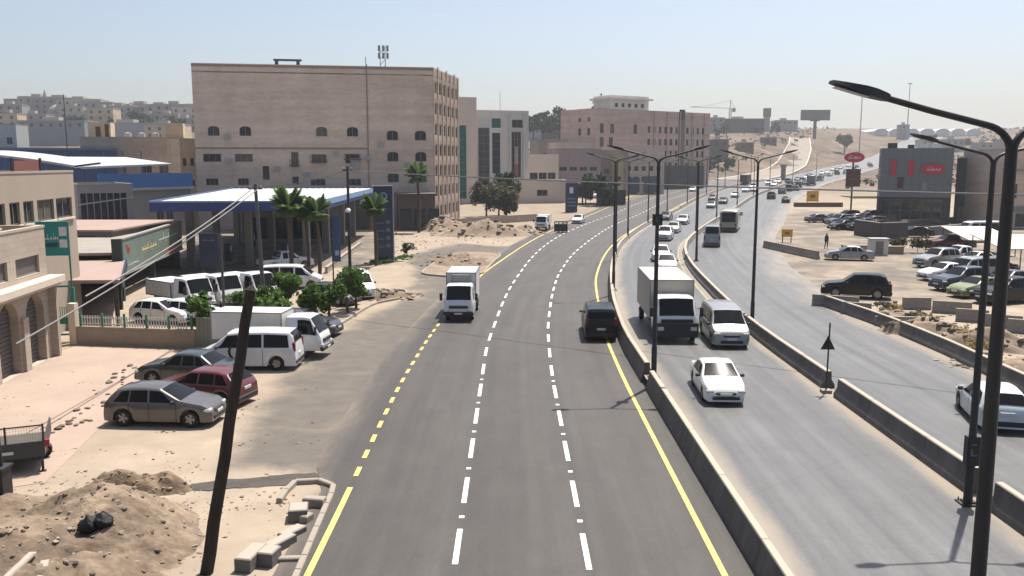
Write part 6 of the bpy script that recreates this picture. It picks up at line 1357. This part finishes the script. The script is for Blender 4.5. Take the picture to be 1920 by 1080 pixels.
for i, (px, py, r_) in enumerate(((1345,258,4),(1362,255,5),(1420,252,4),(1455,250,4),(1330,322,3.2),(1340,312,3),(1365,318,3),(150,255,6),(255,250,7),(205,255,5),(330,255,6),(1810,282,5),(1880,276,6),(1750,270,4))):
    p = gp(px,py); tree(p.x,p.y,r_*1.7,r_,r_*.75,('scrubby tree at the left end of the dark skyline hall','scrubby tree before the dark skyline hall','scrubby tree below the square brown tower','scrubby tree right of the square brown tower','tree at the far corner of the long brown block','tree beside the rusty-brown works shed','tree between the works sheds','tree in the town near the minaret','wide tree by the pale sheet-roofed warehouse','tree by the ochre house','tree above the tan house','tree above the grey flat house on the right slope','tree by the dark wooded house','tree by the small brown house on the slope')[i],px,LD,700,.8,'scrubby trees on the far slopes',tr=.3,clumps=9)
# palms
def frond_mesh(L, seed, droop):
    rnd = random.Random(seed); b = MB(); N = 9; pts = []
    for i in range(N+1):
        t = i/N; pts.append(Vector((L*t*math.cos(droop*t*.9)*.95, 0, L*(.55*t - droop*.62*t*t))))
    b.tube(pts, [.03-.022*i/N for i in range(N+1)], 4)
    for i in range(1, N*3):
        t = i/(N*3); k = min(N-1, int(t*N)); p = pts[k].lerp(pts[k+1], t*N-k); tg = (pts[k+1]-pts[k]).normalized(); ll = L*.34*math.sin(math.pi*min(1,t*.88+.12))+.1
        for s in (-1,1):
            e = p + tg*ll*.6 + Vector((0,s*ll*.75,-ll*.28)); w = tg*.07
            b.add([p-w,p+w,e], [(0,1,2)])
    return b.mesh('frond', LP)
FM = [frond_mesh(2.1, i, .35+.22*i) for i in range(4)]
def palm(px, py, top, label, group='palms around the filling station', s=1.0, Y=None):
    p = gp(px,py) if Y is None else Vector((xat(px,py,Y),Y,0)); h = zat(top,p.y)-1.9*s; t = thing('palm_tree', label, 'palm', (p.x,p.y,p.z), 0, group); rnd = random.Random(px)
    b = MB(); pts, rs = [], []
    for i in range(14): pts.append((.12*math.sin(i*.3),0,h*i/13-.1*(i == 0))); rs.append((.19-.05*i/13)*(1.12 if i % 2 else .95)*s)
    b.tube(pts, rs, 9); b.build('trunk', bark, t, 50)
    for i in range(34):
        k = i % 4; o = link('frond', FM[k], t, (pts[-1][0],0,h-.05), i*2.399+rnd.uniform(-.2,.2)); o.rotation_euler[1] = -.75+.30*k+rnd.uniform(-.15,.15); o.scale = (s*rnd.uniform(.85,1.1),)*3
palm(545,505,350,'tallest palm in front of the blue canopy fascia',s=1.0,Y=74)
palm(577,505,366,'left of the two shorter palms before the canopy',s=.85,Y=75)
palm(598,505,364,'right of the two shorter palms before the canopy',s=.9,Y=74)
palm(704,488,360,'palm beside the tall blue price totem',s=.95,Y=86)
palm(785,430,303,'slender palm before the big sandstone block',Y=128,s=1.25)
# ------------------------------------------------------------------ poles and cables
wood = mat('old_pole_wood', (.060,.042,.032), .9, var=.6, scale=7, bump=.5, bscale=24, dirt=(.022,.016,.013), dirt_amt=.8, streak=True)
gpole = mat('galvanised_pole', (.16,.155,.15), .6, .3)
Y = 20.5
t = thing('leaning_pole', 'dark wooden utility pole leaning over the dusty yard, top cut off', 'pole', (xat(386,1140,Y),Y,0))
x0 = t.location.x; x1 = xat(470,540,Y)
b = MB(); n_ = 9; b.tube([((x1-x0)*i/n_+.015*math.sin(i*2.1),0,-.3+(zat(543,Y)+.3)*i/n_) for i in range(n_+1)], [.165-.045*i/n_ for i in range(n_+1)], 12); b.build('shaft', wood, t, 40)
b = MB(); b.tube([(x1-x0,0,zat(543,Y)-.02),(x1-x0+.02,0.02,zat(543,Y)+.09)], [.13,.05], 9); b.build('split_top', wood, t)
def pole(px, py, top, r, label, m=gpole, lean=0.0, arms=()):
    p = gp(px,py); h = zat(top,p.y); t = thing('utility_pole', label, 'pole', tuple(p)); b = MB(); b.tube([(0,0,-.2),(lean*.5,0,h*.5),(lean,0,h)], [r,r*.85,r*.7], 9); b.build('shaft', m, t, 40)
    for z, w in arms: b = MB(); b.bx(lean-w,-.05,h-z-.05,lean+w,.05,h-z+.05); b.build('crossarm', steel, t); b = MB(); [b.lathe([(.001,0),(.06,0),(.04,.12),(.001,.14)], 8, 0, Matrix.Translation((lean+s*w*.8,0,h-z+.05))) for s in (-1,1)]; b.build('insulator', metal_l, t)
    return Vector((p.x+lean, p.y, h))
pa = pole(497,592,345,.15,'grey utility pole in front of the fuel canopy carrying the cables',lean=-.3,arms=((.3,.45),))
pb = pole(658,572,312,.13,'dark slim pole at the end of the verge trees holding the cable',steel,arms=((.25,.35),))
pc = pole(421,600,440,.10,'short grey post among the workshop trucks')
b = MB(); b.lathe([(.001,0),(.16,.02),(.2,.16),(.12,.3),(.001,.32)], 10); tag(b.build('pole_camera', whl, None, 40, tuple(pb-Vector((.0,.18,3.2)))), 'white globe camera fixed half way up the dark slim pole', 'camera')
def cable(a, c, sag, label, r=.022, m=None, group=None):
    a, c = Vector(a), Vector(c); n_ = 24; pts = [a.lerp(c, i/n_)-Vector((0,0,sag*4*(i/n_)*(1-i/n_))) for i in range(n_+1)]
    b = MB(); b.tube(pts, r, 5, caps=False); return tag(b.build('overhead_cable', m or mat('cable_grey', (.30,.29,.27), .6), None, 60), label, 'cable', group)
cable(pa-Vector((.2,0,.3)), (xat(160,556,34),34,zat(556,34)), .25, 'pale cable sloping from the grey utility pole down across the workshop', .035, group='pale cables from the grey utility pole')
cable(pa-Vector((-.2,0,.3)), (xat(30,645,30),30,zat(645,30)), .3, 'pale cable sloping from the grey utility pole down across the workshop', .03, group='pale cables from the grey utility pole')
cable(pb-Vector((0,0,.3)), (60,12.0,9.2), .7, 'thin grey cable crossing high over all the carriageways', .04, mat('cable_mid',(.30,.29,.28),.6))
cable(pa-Vector((0,0,.2)), pb-Vector((0,0,.25)), .25, 'dark cable strung between the grey and the dark pole', .02, mat('cable_dark',(.03,.03,.03)))
# ------------------------------------------------------------------ dirt mounds, kerbs, stones
soil = mat('heaped_soil', (.30,.215,.14), .97, var=.35, scale=1.6, bump=.8, bscale=9, dirt=(.15,.10,.065), dirt_amt=.75)
soilp = mat('spilled_soil', (.35,.26,.18), .97, var=.35, scale=2.2, bump=1.0, bscale=7, dirt=(.13,.088,.058), dirt_amt=.95)
soil2 = mat('pale_rubble_soil', (.40,.30,.21), .97, var=.3, scale=1.2, bump=.7, bscale=8, dirt=(.22,.155,.11), dirt_amt=.65)
rockm = [mat('rock_%d' % i, c, .95, var=.25, scale=3, bump=.5) for i, c in enumerate(((.30,.24,.18),(.42,.35,.27),(.20,.15,.11),(.50,.45,.38)))]
def rock_mesh(seed, m):
    bm = bmesh.new(); bmesh.ops.create_icosphere(bm, subdivisions=1, radius=1); rnd = random.Random(seed)
    for v in bm.verts: v.co *= rnd.uniform(.65,1.15); v.co.z *= .65
    me = bpy.data.meshes.new('rock'); bm.to_mesh(me); bm.free(); me.materials.append(m); return me
RK = [rock_mesh(i, rockm[i % 4]) for i in range(8)]
def mound(cx, cy, rx, ry, h, label, seed, m=soil, rz=0, peaks=5, rocks=40, rs=.12, name='dirt_mound', res=34, base=None):
    base = zf(cx,cy) if base is None else base
    t = thing(name, label, 'dirt mound', (cx,cy,base-.02), rz); rnd = random.Random(seed)
    pk = [(rnd.uniform(-.6,.6), rnd.uniform(-.6,.6), rnd.uniform(.25,.45), rnd.uniform(.5,1)) for _ in range(peaks)]
    def hz(u, v):
        d = math.hypot(u,v); fall = sst((1-d)/.55)
        s = max(w*math.exp(-((u-a)**2+(v-c)**2)/(r_*r_)) for a, c, r_, w in pk)
        nz = noise.fractal((u*2.2+seed,v*2.2,seed*.7),1,2.1,5)*.28 + noise.noise((u*9+seed,v*9,1))*.10 + (noise.noise((u*22+seed,v*30,4))*.06 if res > 75 else 0)
        return max(0,(s+.18+nz))*fall*h - .12*(1-fall)
    b = MB(); n_ = res
    for j in range(n_+1):
        for i in range(n_+1):
            u, v = 2*i/n_-1, 2*j/n_-1; b.v.append((u*rx, v*ry, hz(u,v)))
    for j in range(n_):
        for i in range(n_): b.f.append((j*(n_+1)+i, j*(n_+1)+i+1, (j+1)*(n_+1)+i+1, (j+1)*(n_+1)+i)); b.m.append(0)
    b.build('heap', m, t, 50)
    c = MB()
    for k in range(rocks):
        a = rnd.uniform(0,6.28); d = rnd.random()**.6*.95; u, v = d*math.cos(a), d*math.sin(a); s = rs*rnd.uniform(.4,1.5)
        me = RK[rnd.randrange(8)]; M = Matrix.Translation((u*rx,v*ry,max(0,hz(u,v))+s*.1)) @ Matrix.Rotation(rnd.uniform(0,6),4,'Z') @ Matrix.Rotation(rnd.uniform(-.6,.6),4,'X') @ Matrix.Diagonal((s*1.3,s,s,1))
        c.add([v_.co for v_ in me.vertices], [tuple(p_.vertices) for p_ in me.polygons], rnd.randrange(3), M)
    o = c.build('clods', rockm[:3], t); o['kind'] = 'stuff'
    return t
p = gp(150,985); mound(-12.6,21.4,5.4,5.0,1.2,'heaped brown soil spilling across the foreground yard',1,soilp,.2,12,420,.06,res=130)
mound(-11.7,26.2,2.3,.95,.62,'low ridge of dug soil behind the black rubbish bags',2,soil,-.12,6,90,.06,res=50)
mound(-11.2,18.2,3.0,1.9,.45,'loose soil heap with broken pale planks in the corner',4,soilp,.1,7,120,.06,res=60)
for px, py, rx, ry, h, lb, sd in ((862,492,4.0,7.0,.7,'brown spoil heap on the kerbed island beside the truck',7),(728,556,3.0,2.4,.45,'small spoil heap on the rounded verge island',8)):
    p = gp(px,py); mound(p.x,p.y,rx,ry,h,lb,sd,soil,.18 if sd == 7 else 0,6,60,.2,res=34)
for px, py, rx, ry, h, lb, sd in ((905,440,8.5,5.5,1.9,'long rubble heap below the olive tree clump',10),(835,432,4.5,5,2.2,'earthy rubble heap at the foot of the sandstone block',11),(965,438,6,4,1.0,'flattened rubble strip beside the white light truck',12)):
    p = gp(px,py); mound(p.x,p.y,rx,ry,h,lb,sd,soil2,.1,7,90,.32,res=36)
for px, py, rx, ry, h, lb, sd in ((1790,640,5.5,1.6,.9,'weedy rubble ridge along the dark roadside barrier',13),(1700,605,3.5,1.6,.55,'dry earth bank beside the long low block',14),(1880,690,3.2,1.8,.7,'rubble bank between the barrier and the near lamp post',15)):
    p = gp(px,py); mound(p.x,p.y,rx,ry,h,lb,sd,soil2,-.9 if sd == 13 else -.6,6,80,.16,res=34)
for i, (px, py) in enumerate(((1715,605),(1735,610),(1680,590),(1745,628),(1790,632),(1800,640),(1660,585),(1830,660))):
    p = gp(px,py); tree(p.x,p.y,.75,.7,.32,'dry yellow-brown weed clump on the rubble ridge',i+90,LDY if i % 3 else LO,420,.10,'weeds on the rubble ridge','dry_weed',.02,cat='weed')
for i, px in enumerate((1680,1690,1720,1735)):
    p = gp(px,474); tree(p.x,p.y,1.7,.9,.6,'bare brown shrub along the back of the open lot',i+130,LO,500,.14,'brown shrubs at the back of the lot','brown_shrub',.04,cat='shrub')
p = gp(735,480); tree(p.x+1.6,p.y,1.5,.9,.6,'clipped dark shrub beside the tall price totem',77,LD,900,.12,name='dark_shrub',tr=.05,cat='shrub')
for i, (px, py) in enumerate(((700,497),(720,494),(745,490),(760,486))): p = gp(px,py); tree(p.x,p.y,.5,.9,.2,'low green ground plant at the foot of the price totem',i+60,LG,420,.09,'ground plants at the totem','ground_plant',.02,cat='plant')
dust_lit_top(darkc := mat('kerb_slab_grey', (.22,.20,.185), .9, var=.15, scale=2, bump=.2), (.30,.265,.22))  # slab colour holds light and shade: pale lit tops, dark shaded sides
kerbst = mat('kerb_stone', (.47,.41,.34), .9, var=.12, scale=2.5, bump=.25, dirt=(.34,.28,.22), dirt_amt=.45)
def kerb_island(pts, label, step=.8, h=.16, w=.17, closed=False, name='traffic_island', fill=None):
    q = [gp(*a).xy for a in pts] if not isinstance(pts[0], Vector) else pts
    if closed: q = q+[q[0]]
    fine = []
    for i in range(len(q)-1):
        a0, a1, a2, a3 = q[max(i-1,0)], q[i], q[i+1], q[min(i+2,len(q)-1)]
        for k in range(8):
            t = k/8; fine.append(.5*((2*a1)+(a2-a0)*t+(2*a0-5*a1+4*a2-a3)*t*t+(3*a1-a0-3*a2+a3)*t**3))
    fine.append(q[-1])
    t_ = bpy.data.objects.new(name, None); C.objects.link(t_); t_.location = (fine[0].x, fine[0].y, 0); struct(t_)
    acc, out = 0, [fine[0]]
    for a, b_ in zip(fine, fine[1:]):
        acc += (b_-a).length
        if acc >= step: out.append(b_); acc = 0
    for a, b_ in zip(out, out[1:]):
        m = (a+b_)/2; ln = (b_-a).length-.02; k = MB(); e = .03
        k.bx(-ln/2,-w/2,-.1,ln/2,w/2,h-e); k.add([(-ln/2,-w/2,h-e),(ln/2,-w/2,h-e),(ln/2,w/2,h-e),(-ln/2,w/2,h-e),(-ln/2+.01,-w/2+e,h),(ln/2-.01,-w/2+e,h),(ln/2-.01,w/2-e,h),(-ln/2+.01,w/2-e,h)],[(4,5,6,7),(0,1,5,4),(1,2,6,5),(2,3,7,6),(3,0,4,7)])
        k.build('kerb_stone', kerbst, t_, None, (m.x-fine[0].x, m.y-fine[0].y, 0), math.atan2(b_.y-a.y,b_.x-a.x))
    if fill:
        f = MB(); f.add([(q_.x-fine[0].x, q_.y-fine[0].y, h*.6) for q_ in fine], [tuple(range(len(fine)))]); f.build('infill', fill, t_)
    return t_
kerb_island([(545,1110),(585,1015),(612,952),(625,920),(618,908),(585,905),(556,907),(540,920),(525,942),(512,955)], '', .75)
kerb_island([(905,514),(925,492),(938,480),(925,474),(870,474),(835,484),(795,508),(800,516),(850,520)], '', 1.0, fill=soil2)
kerb_island([(590,640),(640,608),(700,572),(745,562),(762,552),(755,545),(720,545),(690,548)], '', 1.0)
kerb_island([(745,470),(700,500),(650,512)], '', 1.0)
slab = [(472,1058,1.15,.5,.5,80),(505,1056,.6,.5,.52,78),(520,1030,1.3,.42,.34,62),(560,972,.62,.75,.5,10),(575,978,.4,.3,.3,70),(590,950,.75,.35,.4,-10),(548,1005,.9,.4,.26,60),(545,1052,.95,.22,.16,4)]
for i, (px, py, l, w, h, a) in enumerate(slab):
    p = gp(px,py); l *= .85; w *= .85; h *= .72; b = MB(); b.bx(-l/2,-w/2,0,l/2,w/2,h-.03); b.add([(-l/2,-w/2,h-.03),(l/2,-w/2,h-.03),(l/2,w/2,h-.03),(-l/2,w/2,h-.03),(-l/2+.03,-w/2+.03,h),(l/2-.03,-w/2+.03,h),(l/2-.03,w/2-.03,h),(-l/2+.03,w/2-.03,h)],[(4,5,6,7),(0,1,5,4),(1,2,6,5),(2,3,7,6),(3,0,4,7)])
    tag(b.build('kerb_slab', darkc if i in (0,1,2,3,6) else kerbst, None, None, (p.x,p.y,0.01), R(a)), ('dark grey concrete kerb slab stacked on the unfinished island' if i in (0,1,2,3,6) else 'pale kerb slab lying loose on the unfinished island'), 'kerb slab', 'loose kerb slabs on the unfinished island')
rnd = random.Random(11)
line = [(110,805),(125,795),(150,775),(165,765),(180,735),(200,720),(215,705),(230,700),(245,688),(260,690),(280,688),(95,815),(140,785),(225,712),(205,745),(165,790),(148,797),(300,690),(235,722),(190,760)]
for i, (px, py) in enumerate(line):
    for k in range(2):
        p = gp(px+rnd.uniform(-6,6), py+rnd.uniform(-5,5)); s = rnd.uniform(.07,.16); o = link('stone', RK[rnd.choice((0,2,4,6))], None, (p.x,p.y,s*.3)); o.scale = (s*1.4,s,s); o.rotation_euler = (0,0,rnd.uniform(0,6)); tag(o, 'small dark stone strewn along the edge of the pink paving', 'stone', 'stones along the paving edge')
# foreground bits on the left
bagm = mat('black_bag', (.008,.008,.009), .42, var=.3, scale=6, bump=.5, bscale=9, spec=.25)
for i, (px, py, s) in enumerate(((166,990,.29),(189,983,.27))):
    p = gp(px,py); bm = bmesh.new(); bmesh.ops.create_icosphere(bm, subdivisions=3, radius=1)
    for v in bm.verts:
        n_ = noise.fractal(v.co*1.8+Vector((i*7,0,0)),1,2,4)*.22; v.co *= 1+n_; v.co.z = v.co.z*.8+max(0,v.co.z-.75)*1.2
    me = bpy.data.meshes.new('rubbish_bag'); bm.to_mesh(me); bm.free(); me.materials.append(bagm); me.polygons.foreach_set('use_smooth',[True]*len(me.polygons))
    o = link('rubbish_bag', me, None, (p.x,p.y,zat(py,p.y)+.12)); bpy.context.view_layer.update(); hit = S.ray_cast(bpy.context.evaluated_depsgraph_get(), Vector((0,0,HC)), ray(px,py+8).normalized()); o.location = hit[1]+Vector((0,.12,.14)); o.scale = (s,s,s*.85); tag(o, ('fuller' if i == 0 else 'smaller')+' of two shiny black rubbish bags on the sand', 'rubbish bag')
plm = mat('pale_plank', (.52,.46,.38), .85, var=.15, scale=2)
for i, (a, c, lb) in enumerate((((10,1090),(62,1040),'broken pale plank lying on the loose soil heap'),((75,1090),(85,1055),'short pale splinter of wood in the loose soil'))):
    dg_ = bpy.context.evaluated_depsgraph_get(); p, q = [S.ray_cast(dg_, Vector((0,0,HC)), ray(*e_).normalized())[1].copy() for e_ in (a, c)]; l = (q-p).length; m = (p+q)/2; b = MB(); b.bx(-l/2,-.09,-.02,l/2,.09,.03); b.bx(-l/2+.05,-.07,.03,l/2-.1,.07,.05); o = b.build('plank', plm, None, None, (m.x,m.y,m.z+.04), math.atan2(q.y-p.y,q.x-p.x)); o.rotation_euler[1] = -math.asin(max(-.5,min(.5,(q.z-p.z)/l))); tag(o, lb, 'plank')
# small trailer with mesh sides
p = gp(86,888); t = thing('cargo_trailer', 'dark grey cargo trailer with mesh-topped sides and a red tail lamp', 'trailer', (p.x-.8,p.y-.15,0), R(24))
tg = mat('trailer_grey', (.055,.06,.068), .5, var=.1)
b = MB(); b.bx(-1.4,0,.55,.8,.06,1.05); b.build('tailboard', tg, t); b = MB(); b.bx(.75,.061,.55,.8,3.0,1.05); b.build('side_board', tg, t); b = MB(); b.bx(-1.4,.061,.55,-1.35,3.0,1.05); b.build('side_board', tg, t); b = MB(); b.bx(-1.35,.062,.5,.75,2.9,.56); b.build('floor', mat('trailer_floor',(.12,.10,.08),.9), t)
b = MB()
for x in (.78,-.3,-1.38): b.bx(x-.03,0,1.05,x+.03,.06,1.62)
b.bx(-1.4,0.01,1.56,.8,.05,1.6); b.build('mesh_frame', steel, t)
b = MB()
for k in range(27): b.bx(-1.36+k*.08,.025,1.06,-1.352+k*.08,.033,1.55)
for k in range(7): b.bx(-1.38,.034,1.07+k*.075,.77,.042,1.078+k*.075)
b.build('mesh_panel', metal_l, t)
b = MB(); b.bx(.81,-.02,.85,.95,.12,1.08); b.build('tail_lamp', mat('red_lamp',(.5,.03,.05),.3), t); b = MB(); b.bx(.66,.05,0,.74,.13,.55); b.bx(.6,0,0,.8,.18,.03); b.build('prop_stand', steel, t); b = MB(); b.bx(-.5,-.012,.7,-.1,-.001,.8); b.build('number_plate', PLATE, t)
wheels(t, .3, [(-1.3,1.6),(.6,1.6)], .2)
p = gp(8,945); t = thing('utility_cabinet', 'black utility cabinet with a thin pole at the yard entrance', 'cabinet', (p.x-.05,p.y,0)); b = MB(); b.bx(-.45,-.25,0,.2,.25,1.1); b.bx(-.5,-.3,1.1,.25,.3,1.17); b.build('body', PLA, t); b = MB(); b.tube([(.06,.0,1.17),(.0,0,zat(685,p.y))], .045, 8); b.build('pole', steel, t); b = MB(); b.bx(-.35,-.262,.2,.1,-.251,.95); b.build('door', mat('cabinet_black',(.03,.03,.03),.5), t)
for i, (px, py) in enumerate(((15,962),(40,958),(60,966),(30,972))):
    p = gp(px,py); b = MB(); b.bx(-.22,-.14,0,.22,.14,.2); b.bx(-.1,-.05,.2,.12,.1,.32); tag(b.build('rubbish_scrap', (whl, plm, PLA, metal_l)[i], None, None, (p.x,p.y,.02), i*1.1), ('white','tan','black','grey')[i]+' scrap of rubbish beside the utility cabinet', 'rubbish')
# loose gravel over the yards and scrub on the far slopes
def scatter(name, n, region, smin, smax, seed, mats, zo=0.0):
    rnd = random.Random(seed); c = MB()
    while n > 0:
        x, y = region(rnd)
        if x is None: continue
        n -= 1; s = smin+(smax-smin)*rnd.random()**3; me = RK[rnd.randrange(8)]
        M = Matrix.Translation((x,y,zf(x,y)+zo+s*.2)) @ Matrix.Rotation(rnd.uniform(0,6),4,'Z') @ Matrix.Diagonal((s*1.3,s,s*.8,1))
        c.add([v.co for v in me.vertices], [tuple(p_.vertices) for p_ in me.polygons], rnd.randrange(len(mats)), M)
    return tag(c.build(name, mats), kind='stuff')
def reg_l(r):
    px, py = r.uniform(-40,600), r.uniform(690,1120)
    if px > 560-(py-905)*.3 and py > 880 and px > 500: return None, None
    p = gp(px,py); return (p.x, p.y) if noise.noise((p.x*.5,p.y*.5,3)) > r.uniform(-.1,.5) else (None, None)
def reg_r(r):
    y = r.uniform(36,62); return r.uniform(22.6,30), y
def reg_m(r):
    p = gp(r.uniform(700,1010), r.uniform(425,500)); return (p.x, p.y) if p.x < x_yl(p.y)-2 else (None, None)
scatter('gravel', 1100, reg_l, .012, .07, 1, rockm[:3]); scatter('gravel', 700, reg_r, .02, .14, 2, rockm[:3]); scatter('gravel', 500, reg_m, .03, .2, 3, rockm[:3])
sc_ = MB(); rq = random.Random(8); k = 0
while k < 1500:
    y = rq.uniform(260,900); x = rq.uniform(-.1,.62)*y
    if x_yl(y)-8 < x < x_rr(y)+10: continue
    k += 1; s = rq.uniform(.5,1.7); z = zf(x,y)
    for q in range(7):
        a = Vector((rq.gauss(0,1),rq.gauss(0,1),rq.gauss(0,1))).normalized(); w = a.cross(Vector((rq.gauss(0,1),rq.gauss(0,1),1))).normalized(); p = Vector((x,y,z+s*.5))+Vector((rq.gauss(0,.5),rq.gauss(0,.5),rq.gauss(0,.3)))*s
        sc_.add([p-a*s*.6,p+w*s*.5,p+a*s*.6,p-w*s*.5], [(0,1,2,3)])
tag(sc_.build('scrub', LO), kind='stuff')
# oil stain on the apron near the island: a real dark patch of spilt bitumen
sm = mat('spilt_bitumen', (.075,.062,.05), .8, var=.3, scale=1.5)
for i, (px, py, rx, ry) in enumerate(((475,905,1.7,.42),(560,893,1.1,.22),(405,912,.9,.35))):
    p = gp(px,py); rnd = random.Random(i); b = MB(); n_ = 40; b.add([(rx*(1+.4*noise.noise((math.cos(2*math.pi*k/n_)*2.5,math.sin(2*math.pi*k/n_)*2.5,i*5)))*math.cos(2*math.pi*k/n_), ry*(1+.6*noise.noise((math.cos(2*math.pi*k/n_)*3,math.sin(2*math.pi*k/n_)*3,i*3)))*math.sin(2*math.pi*k/n_), 0) for k in range(n_)], [tuple(range(n_))]); struct(b.build('bitumen_patch', sm, None, None, (p.x,p.y,.014+i*.004), .12))
# ------------------------------------------------------------------ pedestrian on the lot
def person(pos, rz, label):
    t = thing('person', label, 'person', pos, rz)
    me = bpy.data.meshes.new('body'); J = {'pel':(0,0,.95),'sp':(0,.01,1.18),'ch':(0,.0,1.38),'nk':(0,0,1.5),'hd':(0,-.02,1.6),'ht':(0,-.01,1.72),
      'ls':(.18,0,1.42),'le':(.24,.04,1.14),'lw':(.25,-.05,.9),'lh':(.25,-.08,.8),'rs':(-.18,0,1.42),'re':(-.24,-.02,1.14),'rw':(-.24,.03,.9),'rh':(-.24,.02,.8),
      'lt':(.1,0,.9),'lk':(.11,-.08,.5),'la':(.11,.0,.08),'lf':(.11,-.14,.04),'rt':(-.1,0,.9),'rk':(-.11,.03,.5),'ra':(-.11,.16,.09),'rf':(-.11,.03,.04)}
    rad = dict(pel=.14,sp=.13,ch=.15,nk=.06,hd=.095,ht=.07,ls=.07,le=.05,lw=.035,lh=.035,rs=.07,re=.05,rw=.035,rh=.035,lt=.10,lk=.065,la=.045,lf=.04,rt=.10,rk=.065,ra=.045,rf=.04)
    E = ['pel sp','sp ch','ch nk','nk hd','hd ht','ch ls','ls le','le lw','lw lh','ch rs','rs re','re rw','rw rh','pel lt','lt lk','lk la','la lf','pel rt','rt rk','rk ra','ra rf']
    ks = list(J); me.from_pydata([J[k] for k in ks], [tuple(ks.index(a) for a in e.split()) for e in E], [])
    me.materials.append(mat('dark_clothes',(.03,.03,.035),.9)); o = link('body', me, t); o.modifiers.new('skin','SKIN'); o.modifiers.new('sub','SUBSURF').levels = 1
    for i, k in enumerate(ks): me.skin_vertices[0].data[i].radius = (rad[k],rad[k]); me.skin_vertices[0].data[i].use_root = (k == 'pel')
    b = MB(); b.lathe([(.001,.13),(.07,.11),(.105,.04),(.1,-.02),(.09,-.05)], 12, 0, Matrix.Translation((0,.01,1.63))); b.build('hair', mat('dark_hair',(.015,.012,.01),.8), t, 60)
    b = MB(); b.lathe([(.001,-.1),(.05,-.08),(.085,0),(.08,.06),(.001,.1)], 12, 0, Matrix.Translation((0,-.045,1.6))); b.build('face', mat('skin',(.33,.19,.13),.7), t, 60)
p = gp(1549,466); person((p.x,p.y,p.z), R(20), 'person in dark clothes walking across the open lot')
# ------------------------------------------------------------------ air
hz = bpy.data.materials.new('haze'); hz.use_nodes = True; hn = hz.node_tree; hn.nodes.clear()
vo = hn.nodes.new('ShaderNodeVolumePrincipled'); vo.inputs['Density'].default_value = HAZE; vo.inputs['Color'].default_value = (.92,.95,1,1); vo.inputs['Anisotropy'].default_value = .35
ho = hn.nodes.new('ShaderNodeOutputMaterial'); hn.links.new(vo.outputs[0], ho.inputs['Volume'])
if HAZE > 0:
    b = MB(); b.bx(-1900,-60,-2,1900,2700,110); o = b.build('haze', hz); o['kind'] = 'stuff'
